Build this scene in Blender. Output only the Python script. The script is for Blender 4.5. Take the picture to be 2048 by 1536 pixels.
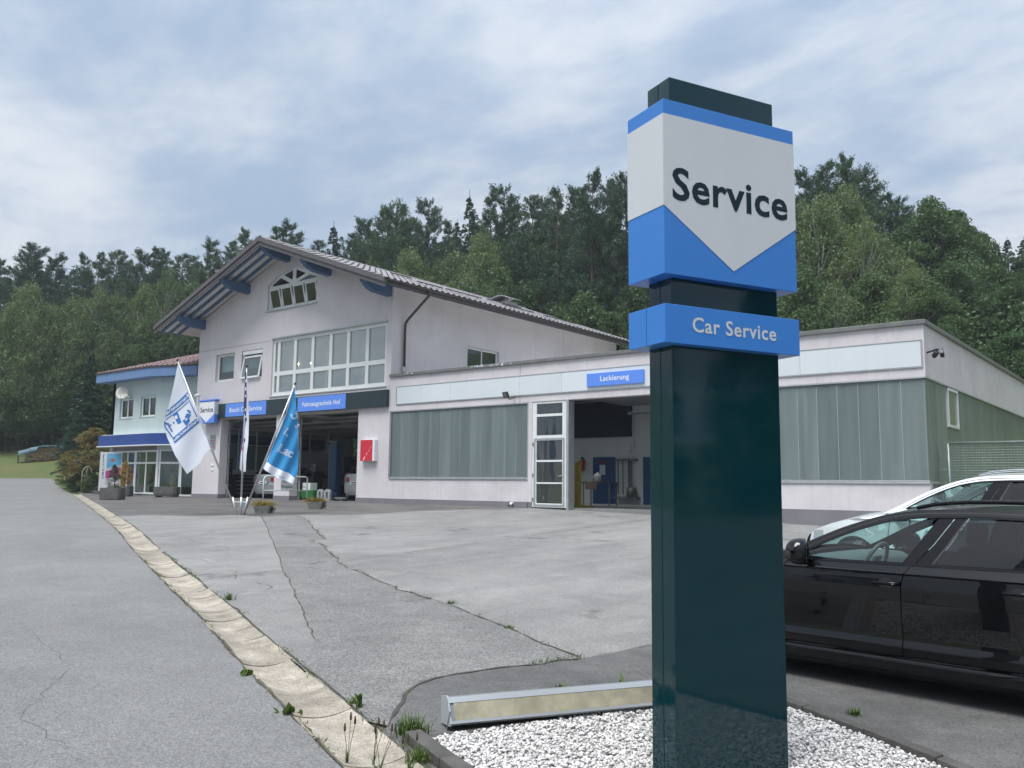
import bpy, bmesh, math, random
import numpy as np
from math import sin, cos, pi, radians, sqrt, atan2, hypot
from mathutils import Vector, Matrix
from mathutils.geometry import tessellate_polygon
random.seed(7); RNG = np.random.default_rng(7)
for o in list(bpy.data.objects): bpy.data.objects.remove(o)
S = bpy.context.scene
COL = S.collection

# ------------------------------------------------------------------ camera
cd = bpy.data.cameras.new('camera'); cam = bpy.data.objects.new('camera', cd); COL.objects.link(cam)
PITCH, ROLL, YAW = radians(6.7627), radians(0.64255), radians(38.7275)
d_ = Vector((-sin(YAW)*cos(PITCH), cos(YAW)*cos(PITCH), sin(PITCH)))
r_ = Vector((cos(YAW), sin(YAW), 0)); u_ = r_.cross(d_)
R_ = r_*cos(ROLL)+u_*sin(ROLL); U_ = -r_*sin(ROLL)+u_*cos(ROLL)
mw = Matrix((R_, U_, -d_)).transposed().to_4x4(); mw.translation = Vector((0, -21.5114, 0.6272))
cam.matrix_world = mw
cd.sensor_width = 36; cd.lens = 30.54; cd.clip_start = .05; cd.clip_end = 3000
S.camera = cam

# ------------------------------------------------------------------ sky, sun, exposure
SUN_EL, SUN_AZ = radians(68), radians(178)      # azimuth measured from +Y clockwise (towards +X)
w = bpy.data.worlds.new('World'); S.world = w; w.use_nodes = True
nt = w.node_tree; nt.nodes.clear()
def N(t, nt=nt, **k):
    n = nt.nodes.new(t)
    for a, b in k.items(): setattr(n, a, b)
    return n
out = N('ShaderNodeOutputWorld'); bg = N('ShaderNodeBackground')
sky = N('ShaderNodeTexSky', sky_type='NISHITA', sun_disc=False, sun_elevation=SUN_EL, sun_rotation=SUN_AZ,
        air_density=1.2, dust_density=2.5, ozone_density=1.5)
tc = N('ShaderNodeTexCoord'); sep = N('ShaderNodeSeparateXYZ')
nt.links.new(tc.outputs['Generated'], sep.inputs[0])
mx = N('ShaderNodeMath', operation='MAXIMUM'); mx.inputs[1].default_value = .0
nt.links.new(sep.outputs[2], mx.inputs[0])
ad = N('ShaderNodeMath', operation='ADD'); ad.inputs[1].default_value = .16
nt.links.new(mx.outputs[0], ad.inputs[0])
dv = N('ShaderNodeVectorMath', operation='DIVIDE'); cmb = N('ShaderNodeCombineXYZ')
for i in range(3): nt.links.new(ad.outputs[0], cmb.inputs[i])
nt.links.new(tc.outputs['Generated'], dv.inputs[0]); nt.links.new(cmb.outputs[0], dv.inputs[1])
mp = N('ShaderNodeMapping'); mp.inputs['Rotation'].default_value = (0, 0, radians(25)); mp.inputs['Scale'].default_value = (1.0, 1.5, 0.0)
mp.inputs['Location'].default_value = (1.3, .4, 0)
nt.links.new(dv.outputs[0], mp.inputs[0])
n1 = N('ShaderNodeTexNoise'); n1.inputs['Scale'].default_value = .5; n1.inputs['Detail'].default_value = 9; n1.inputs['Roughness'].default_value = .5; n1.inputs['Distortion'].default_value = .25
n2 = N('ShaderNodeTexNoise'); n2.inputs['Scale'].default_value = 1.15; n2.inputs['Detail'].default_value = 10; n2.inputs['Roughness'].default_value = .61; n2.inputs['Distortion'].default_value = .15
nt.links.new(mp.outputs[0], n1.inputs[0]); nt.links.new(mp.outputs[0], n2.inputs[0])
cr1 = N('ShaderNodeValToRGB'); cr1.color_ramp.interpolation = 'EASE'
cr1.color_ramp.elements[0].position = .38; cr1.color_ramp.elements[0].color = (.84, .84, .84, 1)
cr1.color_ramp.elements[1].position = .60; cr1.color_ramp.elements[1].color = (1, 1, 1, 1)
nt.links.new(n1.outputs[0], cr1.inputs[0])
cr2 = N('ShaderNodeValToRGB'); cr2.color_ramp.interpolation = 'EASE'     # cloud brightness
e = cr2.color_ramp.elements
e[0].position = .38; e[0].color = (3.8, 4.95, 6.6, 1)
e[1].position = .65; e[1].color = (7.3, 7.75, 8.4, 1)
nt.links.new(n2.outputs[0], cr2.inputs[0])
mixc = N('ShaderNodeMix', data_type='RGBA')
nt.links.new(cr1.outputs[0], mixc.inputs['Factor']); nt.links.new(sky.outputs[0], mixc.inputs['A']); nt.links.new(cr2.outputs[0], mixc.inputs['B'])
gr_ = N('ShaderNodeMath', operation='MULTIPLY_ADD'); gr_.inputs[1].default_value = .6; gr_.inputs[2].default_value = 1.0   # an overcast sky is brighter overhead than at the horizon
nt.links.new(mx.outputs[0], gr_.inputs[0])
vm = N('ShaderNodeVectorMath', operation='SCALE'); nt.links.new(mixc.outputs['Result'], vm.inputs[0]); nt.links.new(gr_.outputs[0], vm.inputs['Scale'])
nt.links.new(vm.outputs[0], bg.inputs[0]); bg.inputs[1].default_value = .0305
nt.links.new(bg.outputs[0], out.inputs[0])
sl = bpy.data.lights.new('sun', 'SUN'); sl.energy = 1.5; sl.angle = radians(32); sl.color = (1, .985, .96)
so = bpy.data.objects.new('sun', sl); COL.objects.link(so)
sdir = Vector((sin(SUN_AZ)*cos(SUN_EL), cos(SUN_AZ)*cos(SUN_EL), sin(SUN_EL)))
so.rotation_euler = sdir.to_track_quat('Z', 'Y').to_euler(); so.location = sdir*60
S.view_settings.view_transform = 'Standard'; S.view_settings.look = 'None'
S.view_settings.exposure = 1.58; S.view_settings.gamma = 1
S.render.engine = 'CYCLES'
S.cycles.max_bounces = 7; S.cycles.transparent_max_bounces = 24; S.cycles.diffuse_bounces = 4; S.cycles.glossy_bounces = 4; S.cycles.transmission_bounces = 8
S.cycles.caustics_reflective = False; S.cycles.caustics_refractive = False
try: S.cycles.use_denoising = True; S.cycles.use_adaptive_sampling = True; S.cycles.adaptive_threshold = .02
except Exception: pass

# ------------------------------------------------------------------ materials
def lin(c):
    if isinstance(c, str):
        c = [int(c[i:i+2], 16)/255 for i in (0, 2, 4)]
        return tuple(x/12.92 if x <= .04045 else ((x+.055)/1.055)**2.4 for x in c)
    return tuple(c)
MATS = {}
def mat(name, col=(.5, .5, .5), rough=.6, var=0, vscale=3.0, col2=None, bump=0, bscale=60, metal=0, spec=.5, coat=0, objvar=0,
        streak=0, alpha=1, detail=6, speckle=0, spscale=250, emit=None, bdist=.01, stretch=None, stain=0, stscale=.5):
    if name in MATS: return MATS[name]
    m = bpy.data.materials.new(name); m.use_nodes = True; nt = m.node_tree
    b = nt.nodes['Principled BSDF']; col = lin(col); L = nt.links
    b.inputs['Base Color'].default_value = (*col, 1); b.inputs['Roughness'].default_value = rough
    b.inputs['Metallic'].default_value = metal; b.inputs['Specular IOR Level'].default_value = spec
    b.inputs['Coat Weight'].default_value = coat; b.inputs['Coat Roughness'].default_value = .03
    pos = N('ShaderNodeNewGeometry', nt)
    src = pos.outputs['Position']
    cur = None
    def mixcol(fac, A, B, blend='MIX'):
        x = N('ShaderNodeMix', nt, data_type='RGBA', blend_type=blend)
        if hasattr(fac, 'links'): L.new(fac, x.inputs['Factor'])
        else: x.inputs['Factor'].default_value = fac
        for s, v in (('A', A), ('B', B)):
            if hasattr(v, 'links'): L.new(v, x.inputs[s])
            else: x.inputs[s].default_value = (*v, 1)
        return x.outputs['Result']
    if var or col2:
        n = N('ShaderNodeTexNoise', nt); n.inputs['Scale'].default_value = vscale; n.inputs['Detail'].default_value = detail; n.inputs['Roughness'].default_value = .62
        if stretch:
            mp = N('ShaderNodeMapping', nt); mp.inputs['Scale'].default_value = stretch
            L.new(src, mp.inputs[0]); L.new(mp.outputs[0], n.inputs[0])
        else: L.new(src, n.inputs[0])
        r = N('ShaderNodeValToRGB', nt); r.color_ramp.elements[0].position = .33; r.color_ramp.elements[1].position = .67
        L.new(n.outputs[0], r.inputs[0])
        c2 = lin(col2) if col2 else tuple(x*(1-var) for x in col)
        c1 = col if col2 else tuple(min(1, x*(1+var)) for x in col)
        cur = mixcol(r.outputs[0], c2, c1)
    if streak:
        n = N('ShaderNodeTexNoise', nt); n.inputs['Scale'].default_value = 1; n.inputs['Detail'].default_value = 5
        mp = N('ShaderNodeMapping', nt); mp.inputs['Scale'].default_value = (9, 9, .25)
        L.new(src, mp.inputs[0]); L.new(mp.outputs[0], n.inputs[0])
        r = N('ShaderNodeValToRGB', nt); r.color_ramp.elements[0].position = .5; r.color_ramp.elements[1].position = .8
        r.color_ramp.elements[1].color = (streak, streak, streak, 1); L.new(n.outputs[0], r.inputs[0])
        base = cur if cur is not None else col
        cur = mixcol(r.outputs[0], base, tuple(x*.45 for x in col))
    if speckle:
        n = N('ShaderNodeTexVoronoi', nt); n.inputs['Scale'].default_value = spscale; L.new(src, n.inputs[0])
        r = N('ShaderNodeValToRGB', nt); r.color_ramp.elements[0].position = 0; r.color_ramp.elements[1].position = 1
        r.color_ramp.elements[0].color = (1-speckle,)*3+(1,); r.color_ramp.elements[1].color = (1+speckle,)*3+(1,)
        sp = N('ShaderNodeSeparateColor', nt); L.new(n.outputs['Color'], sp.inputs[0]); L.new(sp.outputs[0], r.inputs[0])
        base = cur if cur is not None else col
        cur = mixcol(1.0, base, r.outputs[0], 'MULTIPLY')
    if stain:
        for k_, (sc_, am) in enumerate(((stscale, stain), (stscale*5.3, stain*.7))):
            n = N('ShaderNodeTexNoise', nt); n.inputs['Scale'].default_value = sc_; n.inputs['Detail'].default_value = 8; n.inputs['Roughness'].default_value = .68; n.inputs['Distortion'].default_value = .4; L.new(src, n.inputs[0])
            r = N('ShaderNodeMapRange', nt); r.inputs['From Min'].default_value = .35; r.inputs['From Max'].default_value = .65; r.inputs['To Min'].default_value = 1-am; r.inputs['To Max'].default_value = 1+am*.55; L.new(n.outputs[0], r.inputs[0])
            cc = N('ShaderNodeCombineColor', nt)
            for i in range(3): L.new(r.outputs[0], cc.inputs[i])
            base = cur if cur is not None else col; cur = mixcol(1.0, base, cc.outputs[0], 'MULTIPLY')
    if stain > .14:                                   # scattered oil and drip spots
        n = N('ShaderNodeTexNoise', nt); n.inputs['Scale'].default_value = 1.25; n.inputs['Detail'].default_value = 4; n.inputs['Roughness'].default_value = .55; L.new(src, n.inputs[0])
        r = N('ShaderNodeMapRange', nt); r.inputs['From Min'].default_value = .635; r.inputs['From Max'].default_value = .72; r.inputs['To Min'].default_value = 1; r.inputs['To Max'].default_value = .58; L.new(n.outputs[0], r.inputs[0])
        cc = N('ShaderNodeCombineColor', nt)
        for i in range(3): L.new(r.outputs[0], cc.inputs[i])
        cur = mixcol(1.0, cur if cur is not None else col, cc.outputs[0], 'MULTIPLY')
    if objvar:
        oi = N('ShaderNodeObjectInfo', nt); r = N('ShaderNodeMapRange', nt); r.inputs['To Min'].default_value = 1-objvar; r.inputs['To Max'].default_value = 1+objvar
        L.new(oi.outputs['Random'], r.inputs[0]); base = cur if cur is not None else col
        cc = N('ShaderNodeCombineColor', nt)
        for i in range(3): L.new(r.outputs[0], cc.inputs[i])
        cur = mixcol(1.0, base, cc.outputs[0], 'MULTIPLY')
    if cur is not None: L.new(cur, b.inputs['Base Color'])
    if bump:
        n = N('ShaderNodeTexNoise', nt); n.inputs['Scale'].default_value = bscale; n.inputs['Detail'].default_value = 5; L.new(src, n.inputs[0])
        bp = N('ShaderNodeBump', nt); bp.inputs['Strength'].default_value = bump; bp.inputs['Distance'].default_value = bdist
        L.new(n.outputs[0], bp.inputs['Height']); L.new(bp.outputs[0], b.inputs['Normal'])
    if emit: b.inputs['Emission Color'].default_value = (*lin(emit[0]), 1); b.inputs['Emission Strength'].default_value = emit[1]
    MATS[name] = m; return m
def glass(name, tint=(.8, .9, .88), refl=1.0, opac=0.0, body=(.02, .03, .03), ior=1.5, rough=0.0, gloss=(1, 1, 1)):
    """thin window glass: Fresnel reflection over tinted see-through (plus an optional diffuse body)"""
    if name in MATS: return MATS[name]
    m = bpy.data.materials.new(name); m.use_nodes = True; nt = m.node_tree; nt.nodes.clear(); L = nt.links
    o = N('ShaderNodeOutputMaterial', nt); tr = N('ShaderNodeBsdfTransparent', nt); gl = N('ShaderNodeBsdfGlossy', nt)
    tr.inputs[0].default_value = (*tint, 1); gl.inputs['Roughness'].default_value = rough; gl.inputs[0].default_value = (*gloss, 1)
    lw = N('ShaderNodeLayerWeight', nt); lw.inputs['Blend'].default_value = .5
    pw = N('ShaderNodeMath', nt, operation='POWER'); pw.inputs[1].default_value = 4.5; L.new(lw.outputs['Facing'], pw.inputs[0])
    mu = N('ShaderNodeMath', nt, operation='MULTIPLY_ADD', use_clamp=True); mu.inputs[1].default_value = .9; mu.inputs[2].default_value = .07*refl; L.new(pw.outputs[0], mu.inputs[0])
    df = N('ShaderNodeBsdfDiffuse', nt); df.inputs[0].default_value = (*body, 1)
    m0 = N('ShaderNodeMixShader', nt); m0.inputs[0].default_value = opac; L.new(tr.outputs[0], m0.inputs[1]); L.new(df.outputs[0], m0.inputs[2])
    m1 = N('ShaderNodeMixShader', nt); L.new(mu.outputs[0], m1.inputs[0]); L.new(m0.outputs[0], m1.inputs[1]); L.new(gl.outputs[0], m1.inputs[2])
    L.new(m1.outputs[0], o.inputs[0]); MATS[name] = m; return m

# ------------------------------------------------------------------ mesh helpers
WROOT = set()
class MB:
    def __init__(s): s.v = []; s.f = []
    def add(s, vs, fs):
        b = len(s.v); s.v += [tuple(p) for p in vs]; s.f += [tuple(b+i for i in q) for q in fs]; return s
    def box(s, x0, x1, y0, y1, z0, z1):
        return s.add([(x0,y0,z0),(x1,y0,z0),(x1,y1,z0),(x0,y1,z0),(x0,y0,z1),(x1,y0,z1),(x1,y1,z1),(x0,y1,z1)],
                     [(0,3,2,1),(4,5,6,7),(0,1,5,4),(1,2,6,5),(2,3,7,6),(3,0,4,7)])
    def obox(s, M, sx, sy, sz):
        c = [(-1,-1,-1),(1,-1,-1),(1,1,-1),(-1,1,-1),(-1,-1,1),(1,-1,1),(1,1,1),(-1,1,1)]
        return s.add([M @ Vector((a*sx/2, b*sy/2, c_*sz/2)) for a, b, c_ in c], [(0,3,2,1),(4,5,6,7),(0,1,5,4),(1,2,6,5),(2,3,7,6),(3,0,4,7)])
    def tube(s, pts, r, n=10, cap=True, closed=False):
        pts = [Vector(p) for p in pts]; m = len(pts); rs = r if isinstance(r, (list, tuple)) else [r]*m
        b = len(s.v); up = None
        for i, p in enumerate(pts):
            if closed: t = (pts[(i+1) % m]-pts[i-1])
            else: t = (pts[min(i+1, m-1)]-pts[max(i-1, 0)])
            t.normalize()
            if up is None:
                up = Vector((0, 0, 1)) if abs(t.z) < .9 else Vector((1, 0, 0))
            a = t.cross(up); a.normalize(); up = a.cross(t); up.normalize()
            for k in range(n):
                q = 2*pi*k/n; s.v.append(tuple(p+(a*cos(q)+up*sin(q))*rs[i]))
        for i in range(m if closed else m-1):
            j = (i+1) % m
            for k in range(n):
                s.f.append((b+i*n+k, b+i*n+(k+1) % n, b+j*n+(k+1) % n, b+j*n+k))
        if cap and not closed:
            s.f.append(tuple(b+k for k in range(n))[::-1]); s.f.append(tuple(b+(m-1)*n+k for k in range(n)))
        return s
    def lathe(s, prof, c=(0,0,0), n=24, axis='z'):
        b = len(s.v); m = len(prof)
        for k in range(n):
            q = 2*pi*k/n
            for r, h in prof:
                p = (r*cos(q), r*sin(q), h)
                if axis == 'y': p = (p[0], p[2], p[1])
                if axis == 'x': p = (p[2], p[0], p[1])
                s.v.append((p[0]+c[0], p[1]+c[1], p[2]+c[2]))
        for k in range(n):
            j = (k+1) % n
            for i in range(m-1): s.f.append((b+k*m+i, b+j*m+i, b+j*m+i+1, b+k*m+i+1))
        return s
    def prism(s, outer, holes=(), fn=None, t0=0., t1=.1):
        """2D outline with holes -> solid between t0 and t1; fn(u, v, t) -> xyz"""
        fn = fn or (lambda u, v, t: (u, t, v))
        loops = [list(outer)]+[list(h) for h in holes]
        tris = tessellate_polygon([[Vector((p[0], p[1], 0)) for p in l] for l in loops])
        flat = [p for l in loops for p in l]; n = len(flat); b = len(s.v)
        s.v += [tuple(fn(p[0], p[1], t0)) for p in flat]+[tuple(fn(p[0], p[1], t1)) for p in flat]
        for t in tris: s.f.append((b+t[0], b+t[1], b+t[2])); s.f.append((b+n+t[2], b+n+t[1], b+n+t[0]))
        i0 = 0
        for l in loops:
            k = len(l)
            for i in range(k):
                j = (i+1) % k; s.f.append((b+i0+i, b+i0+j, b+n+i0+j, b+n+i0+i))
            i0 += k
        return s
    def grid(s, P, closed_u=False):
        """P[i][j] -> points"""
        b = len(s.v); m, n = len(P), len(P[0])
        for r in P: s.v += [tuple(p) for p in r]
        for i in range(m if closed_u else m-1):
            k = (i+1) % m
            for j in range(n-1): s.f.append((b+i*n+j, b+k*n+j, b+k*n+j+1, b+i*n+j+1))
        return s
    def build(s, name, material, parent=None, smooth=False, bevel=0, solid=0, fix=True, bseg=2, sub=0):
        me = bpy.data.meshes.new(name); me.from_pydata(s.v, [], s.f)
        if fix:
            bm = bmesh.new(); bm.from_mesh(me); bmesh.ops.remove_doubles(bm, verts=bm.verts, dist=1e-5)
            bmesh.ops.recalc_face_normals(bm, faces=bm.faces); bm.to_mesh(me); bm.free()
        return link(name, me, material, parent, smooth, bevel, solid, bseg, sub)
def orient(o, d):
    """turn an open sheet so that it faces direction d"""
    d = Vector(d); a = sum((p.normal @ d)*p.area for p in o.data.polygons)
    if a < 0: o.data.flip_normals()
    return o
def link(name, me, material, parent=None, smooth=False, bevel=0, solid=0, bseg=2, sub=0):
    o = bpy.data.objects.new(name, me); COL.objects.link(o)
    if material is not None and not me.materials: me.materials.append(material)
    if smooth:
        me.polygons.foreach_set('use_smooth', [True]*len(me.polygons))
    if solid:
        m = o.modifiers.new('s', 'SOLIDIFY'); m.thickness = solid; m.offset = -1
    if sub:
        m = o.modifiers.new('u', 'SUBSURF'); m.levels = m.render_levels = sub
    if bevel:
        m = o.modifiers.new('b', 'BEVEL'); m.width = bevel; m.segments = bseg; m.limit_method = 'ANGLE'; m.angle_limit = radians(35); m.harden_normals = False
        me.polygons.foreach_set('use_smooth', [True]*len(me.polygons))
        o.modifiers.new('n', 'WEIGHTED_NORMAL').keep_sharp = True
    if parent is not None:
        o.parent = parent
        if parent.name in WROOT: o.location = -parent.location
    return o
def tag(o, label=None, cat=None, group=None, kind=None):
    if label: o['label'] = label
    if cat: o['category'] = cat
    if group: o['group'] = group
    if kind: o['kind'] = kind
    return o
def thing(name, label, cat, loc=(0, 0, 0), rotz=0, group=None, local=False):
    o = bpy.data.objects.new(name, None); COL.objects.link(o); o.location = loc; o.rotation_euler = (0, 0, rotz)
    o.empty_display_size = .2
    if not local: WROOT.add(o.name)
    return tag(o, label, cat, group)
def copy_tree(o, parent=None):
    c = o.copy(); COL.objects.link(c); c.parent = parent
    for ch in list(o.children): copy_tree(ch, c)
    return c

# ------------------------------------------------------------------ lettering (made first, while the scene is small)
def text_outline(body, r=.02):
    c = bpy.data.curves.new('lettering', 'FONT'); c.body = body; c.size = 1; c.fill_mode = 'NONE'; c.bevel_depth = r; c.bevel_resolution = 0; c.resolution_u = 3
    o = bpy.data.objects.new('lettering', c); COL.objects.link(o)
    dg = bpy.context.evaluated_depsgraph_get(); me = bpy.data.meshes.new_from_object(o.evaluated_get(dg))
    vs = [tuple(v.co) for v in me.vertices]; fs = [tuple(p.vertices) for p in me.polygons]
    bpy.data.objects.remove(o); bpy.data.curves.remove(c); bpy.data.meshes.remove(me); return vs, fs
def text2d(body, size=1, weight=0.0, spacing=1.0):
    """verts (u,v) and faces of a line of text; baseline at v=0, starting at u=0"""
    c = bpy.data.curves.new('lettering', 'FONT'); c.body = body; c.size = size; c.offset = weight; c.space_character = spacing; c.resolution_u = 3
    o = bpy.data.objects.new('lettering', c); COL.objects.link(o)
    dg = bpy.context.evaluated_depsgraph_get(); me = bpy.data.meshes.new_from_object(o.evaluated_get(dg))
    vs = [tuple(v.co[:2]) for v in me.vertices]; fs = [tuple(p.vertices) for p in me.polygons]
    bpy.data.objects.remove(o); bpy.data.curves.remove(c); bpy.data.meshes.remove(me)
    a = min(v[0] for v in vs); vs = [(v[0]-a, v[1]) for v in vs]
    return vs, fs
TX = {}
for key, body, wt, sp in (('service', 'Service', .022, 1.06), ('carservice', 'Car Service', .018, 1.08), ('lack', 'Lackierung', .012, 1.04), ('fahr', 'Fahrzeugtechnik Hof', .016, 1.1),
                  ('bosch', 'Bosch Car Service', .016, 1.1), ('karo', 'Karosserie', .03, 1.1), ('fach', 'Fachbetrieb', .03, 1.1), ('kunden', 'Kunden', .012, 1.0),
                  ('park', 'Parkplatz', .012, 1.0), ('lack2', 'Lackierung', .0, 1.1)):
    TX[key] = text2d(body, 1, wt, sp)
TXO = {k: text_outline(k, .022) for k in ('Lac', 'D', 'L', 'S')}
for ch in 'WILKOMEN': TX['_'+ch] = text2d(ch, 1, .01)
def lettering(key, fn, width, mb=None, vs_=1.0):
    """scale text to width and place with fn(u,v)->xyz"""
    vs, fs = TX[key]; k = width/max(v[0] for v in vs); mb = mb or MB()
    mb.add([fn(v[0]*k, v[1]*k*vs_) for v in vs], fs); return mb
# ================================================================== GROUND
def terr(X, Y):
    ba = -.024*min(25, max(0, X+17))-.03*min(4, max(0, X+5.5))
    bb = -.024*min(11.5, max(0, X+17))-.09*min(1.8, max(0, X+5.5)); w_ = min(1, max(0, Y+16))       # the parking strip is level crosswise
    z = .0334*min(Y, 16)+ba+(bb-ba)*w_+.05*max(0, -45-X)+.05*max(0, -60-X)
    yl = 24 if X > -35 else 24+(X+35)*.55
    z += .28*min(60, max(0, Y-yl))
    if X > -17: z += .55*min(10, max(0, Y-17))*min(1, (X+17)/6)
    return z
def vnoise(x, y, s=0):
    return (sin(x*1.7+s)+sin(y*2.3+1.3*s)+sin((x+y)*.9+2.1*s)+sin((x-y)*3.1+.7*s))/4
M_asph_road = mat('asphalt_road', (.205, .205, .200), .82, vscale=.6, col2=(.180, .180, .177), bump=.5, bscale=110, speckle=.30, spscale=95, spec=.35, stain=0.10, stscale=0.4)
M_asph_rough = mat('asphalt_rough', (.212, .209, .202), .85, vscale=1.1, col2=(.178, .176, .172), bump=.7, bscale=90, speckle=.42, spscale=80, spec=.35, stain=0.16, stscale=0.7)
M_asph_dark = mat('asphalt_dark', (.145, .143, .138), .75, vscale=1.3, col2=(.105, .105, .104), bump=.5, bscale=120, speckle=.28, spscale=100, spec=.4, stain=0.22, stscale=0.8)
M_asph_old = mat('asphalt_old', (.262, .258, .248), .85, vscale=1.0, col2=(.205, .203, .198), bump=.5, bscale=90, speckle=.26, spscale=95, spec=.3, stretch=(1.7, .4, 1), stain=0.15, stscale=0.45)
M_apron = mat('apron', (.150, .143, .137), .8, vscale=.9, col2=(.100, .097, .095), bump=.4, bscale=120, speckle=.16, spscale=130, spec=.35, stretch=(.4, 1.6, 1), stain=0.22, stscale=0.5)
M_crack = mat('crack_dirt', (.045, .043, .036), .95, vscale=5, col2=(.10, .093, .068), bump=.8, bscale=80)
M_gut = mat('gutter_concrete', (.42, .38, .315), .85, vscale=4.5, col2=(.27, .235, .19), bump=.7, bscale=60, speckle=.25, spscale=110, objvar=.13, stain=0.22, stscale=1.5)
M_kerb = mat('kerb_stone', (.105, .10, .093), .85, vscale=6, col2=(.065, .062, .056), bump=.6, bscale=70, objvar=.12)
M_grass = mat('meadow', (.070, .115, .026), .9, vscale=.35, col2=(.120, .118, .042), bump=1, bscale=20, bdist=.05)
M_white_gravel = mat('white_gravel', (.66, .645, .63), .7, var=.0, speckle=.16, spscale=30, vscale=30, col2=(.5, .49, .48))

# base sheet reaching the horizon
xs = sorted(set([-700, -500, -350, -260]+[*range(-200, -50, 6)]+[-47, -46.2, -46, -40, -35, -30, -25, -20, -17, -14, -11, -8, -5.5, -4.9, -4.7, -3.7, -1.5, 3, 8]+[*range(14, 80, 8)]+[120, 200, 350, 700]))
ys = sorted(set([-700, -400, -200, -120, -80, -60, -45, -36, -28, -24, -20, -16, -15, -12, -8, -4, -.6, -.4, 4, 8, 12, 16, 16.2, 17, 19, 21, 24, 27, 30]+[*range(33, 110, 5)]+[130, 180, 300, 700]))
def gz(x, y):
    z = terr(x, y)-.07
    if -46.1 < x < -4.8 and -.5 < y < 16.1: z = min(z, -.35)
    if y > 24 or x < -62: z += .35*vnoise(x*.3, y*.3, 1)
    return z
P = [[(x, y, gz(x, y)) for y in ys] for x in xs]
g = MB().grid(P).build('ground', M_grass, smooth=False, fix=False); tag(g, kind='structure')

def resample(pl, step=.25, jag=0.0, seed=0):
    rnd = random.Random(seed); o = []
    for a, b in zip(pl[:-1], pl[1:]):
        L = hypot(b[0]-a[0], b[1]-a[1]); n = max(1, int(L/step))
        for i in range(n):
            t = i/n; x, y = a[0]+(b[0]-a[0])*t, a[1]+(b[1]-a[1])*t
            if jag and (i or o):
                x += rnd.uniform(-jag, jag); y += rnd.uniform(-jag, jag)
            o.append((x, y))
    o.append(tuple(pl[-1])); return o
CREASES = (-60, -45, -17, -5.5, -4.6, -3.7, -1.5, 8)
def sheet(name, poly, material, dz=0., parent=None, zf=None, cuts=True):
    me = bpy.data.meshes.new(name); bm = bmesh.new()
    tris = tessellate_polygon([[Vector((p[0], p[1], 0)) for p in poly]])
    vs = [bm.verts.new((p[0], p[1], 0)) for p in poly]
    for t in tris:
        try: bm.faces.new([vs[i] for i in t])
        except ValueError: pass
    if cuts:
        for cx in CREASES:
            bmesh.ops.bisect_plane(bm, geom=bm.verts[:]+bm.edges[:]+bm.faces[:], plane_co=(cx, 0, 0), plane_no=(1, 0, 0))
        for cy in (-16, -15.5, -15):
            bmesh.ops.bisect_plane(bm, geom=bm.verts[:]+bm.edges[:]+bm.faces[:], plane_co=(0, cy, 0), plane_no=(0, 1, 0))
    for v in bm.verts: v.co.z = (zf or terr)(v.co.x, v.co.y)+dz
    for f in bm.faces:
        f.normal_update()
        if f.normal.z < 0: f.normal_flip()
    bm.to_mesh(me); bm.free()
    o = link(name, me, material, parent)
    return o
def ribbon(name, pl, w0, w1, material, parent, dz=.006, seed=0, step=.12, jag=.015):
    pts = resample(pl, step, jag, seed); rnd = random.Random(seed+5); mb = MB(); P = []
    for i, p in enumerate(pts):
        a = pts[max(i-1, 0)]; b = pts[min(i+1, len(pts)-1)]
        tx, ty = b[0]-a[0], b[1]-a[1]; l = hypot(tx, ty) or 1
        w = rnd.uniform(w0, w1)/2*(0.25 if i in (0, len(pts)-1) else 1)
        nx, ny = -ty/l*w, tx/l*w
        P.append([(p[0]+nx, p[1]+ny, terr(p[0]+nx, p[1]+ny)+dz), (p[0]-nx, p[1]-ny, terr(p[0]-nx, p[1]-ny)+dz)])
    return mb.grid(P).build(name, material, parent, fix=False)

GUT_L = [(-59.1, 4.3), (-56.0, 3.1), (-52.2, 1.6), (-48.5, .35), (-45.6, -.55), (-37, -4.15), (-29.79, -7.18), (-20.42, -11.15), (-15.37, -13.38), (-13.07, -14.34), (-11.21, -15.11), (-9.53, -15.81), (-8.54, -16.2), (-7.65, -16.58), (-6.98, -16.87), (-6.35, -17.14), (-5.69, -17.42), (-5.29, -17.57), (-4.94, -17.70), (-4.6, -17.83), (-4.36, -17.92), (-4.05, -18.04), (-3.0, -18.45), (-1.5, -19.05), (1.5, -20.2), (8, -22.6), (30, -30)]
def offs(pl, w):
    o = []
    for i, p in enumerate(pl):
        a = pl[max(i-1, 0)]; b = pl[min(i+1, len(pl)-1)]; tx, ty = b[0]-a[0], b[1]-a[1]; l = hypot(tx, ty)
        o.append((p[0]-ty/l*w, p[1]+tx/l*w))
    return o
GW = .40
GUT_R = offs(GUT_L, GW)
# road: from the gutter edge out to the far verge
gl = resample(GUT_L, .2, .012, 3)
road = sheet('road', gl+[(30, -60), (-20, -48), (-50, -30), (-60.5, -14), (-61.5, -4), (-60.3, 1)], M_asph_road); tag(road, kind='structure')
for i, pl in enumerate(([(-9.5, -17.6), (-7.2, -18.1), (-6.2, -18.9), (-5.3, -19.0)], [(-33, -10.5), (-31, -11.2), (-27.5, -11.6)], [(-6.0, -19.6), (-5.2, -19.4), (-4.6, -19.6)])):
    ribbon('crack', pl, .0012, .0035, M_crack, road, .005, 40+i, jag=.03)
ribbon('verge_dirt', GUT_L[4:-2], .004, .035, M_crack, road, .005, 77, .1, .01)

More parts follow.
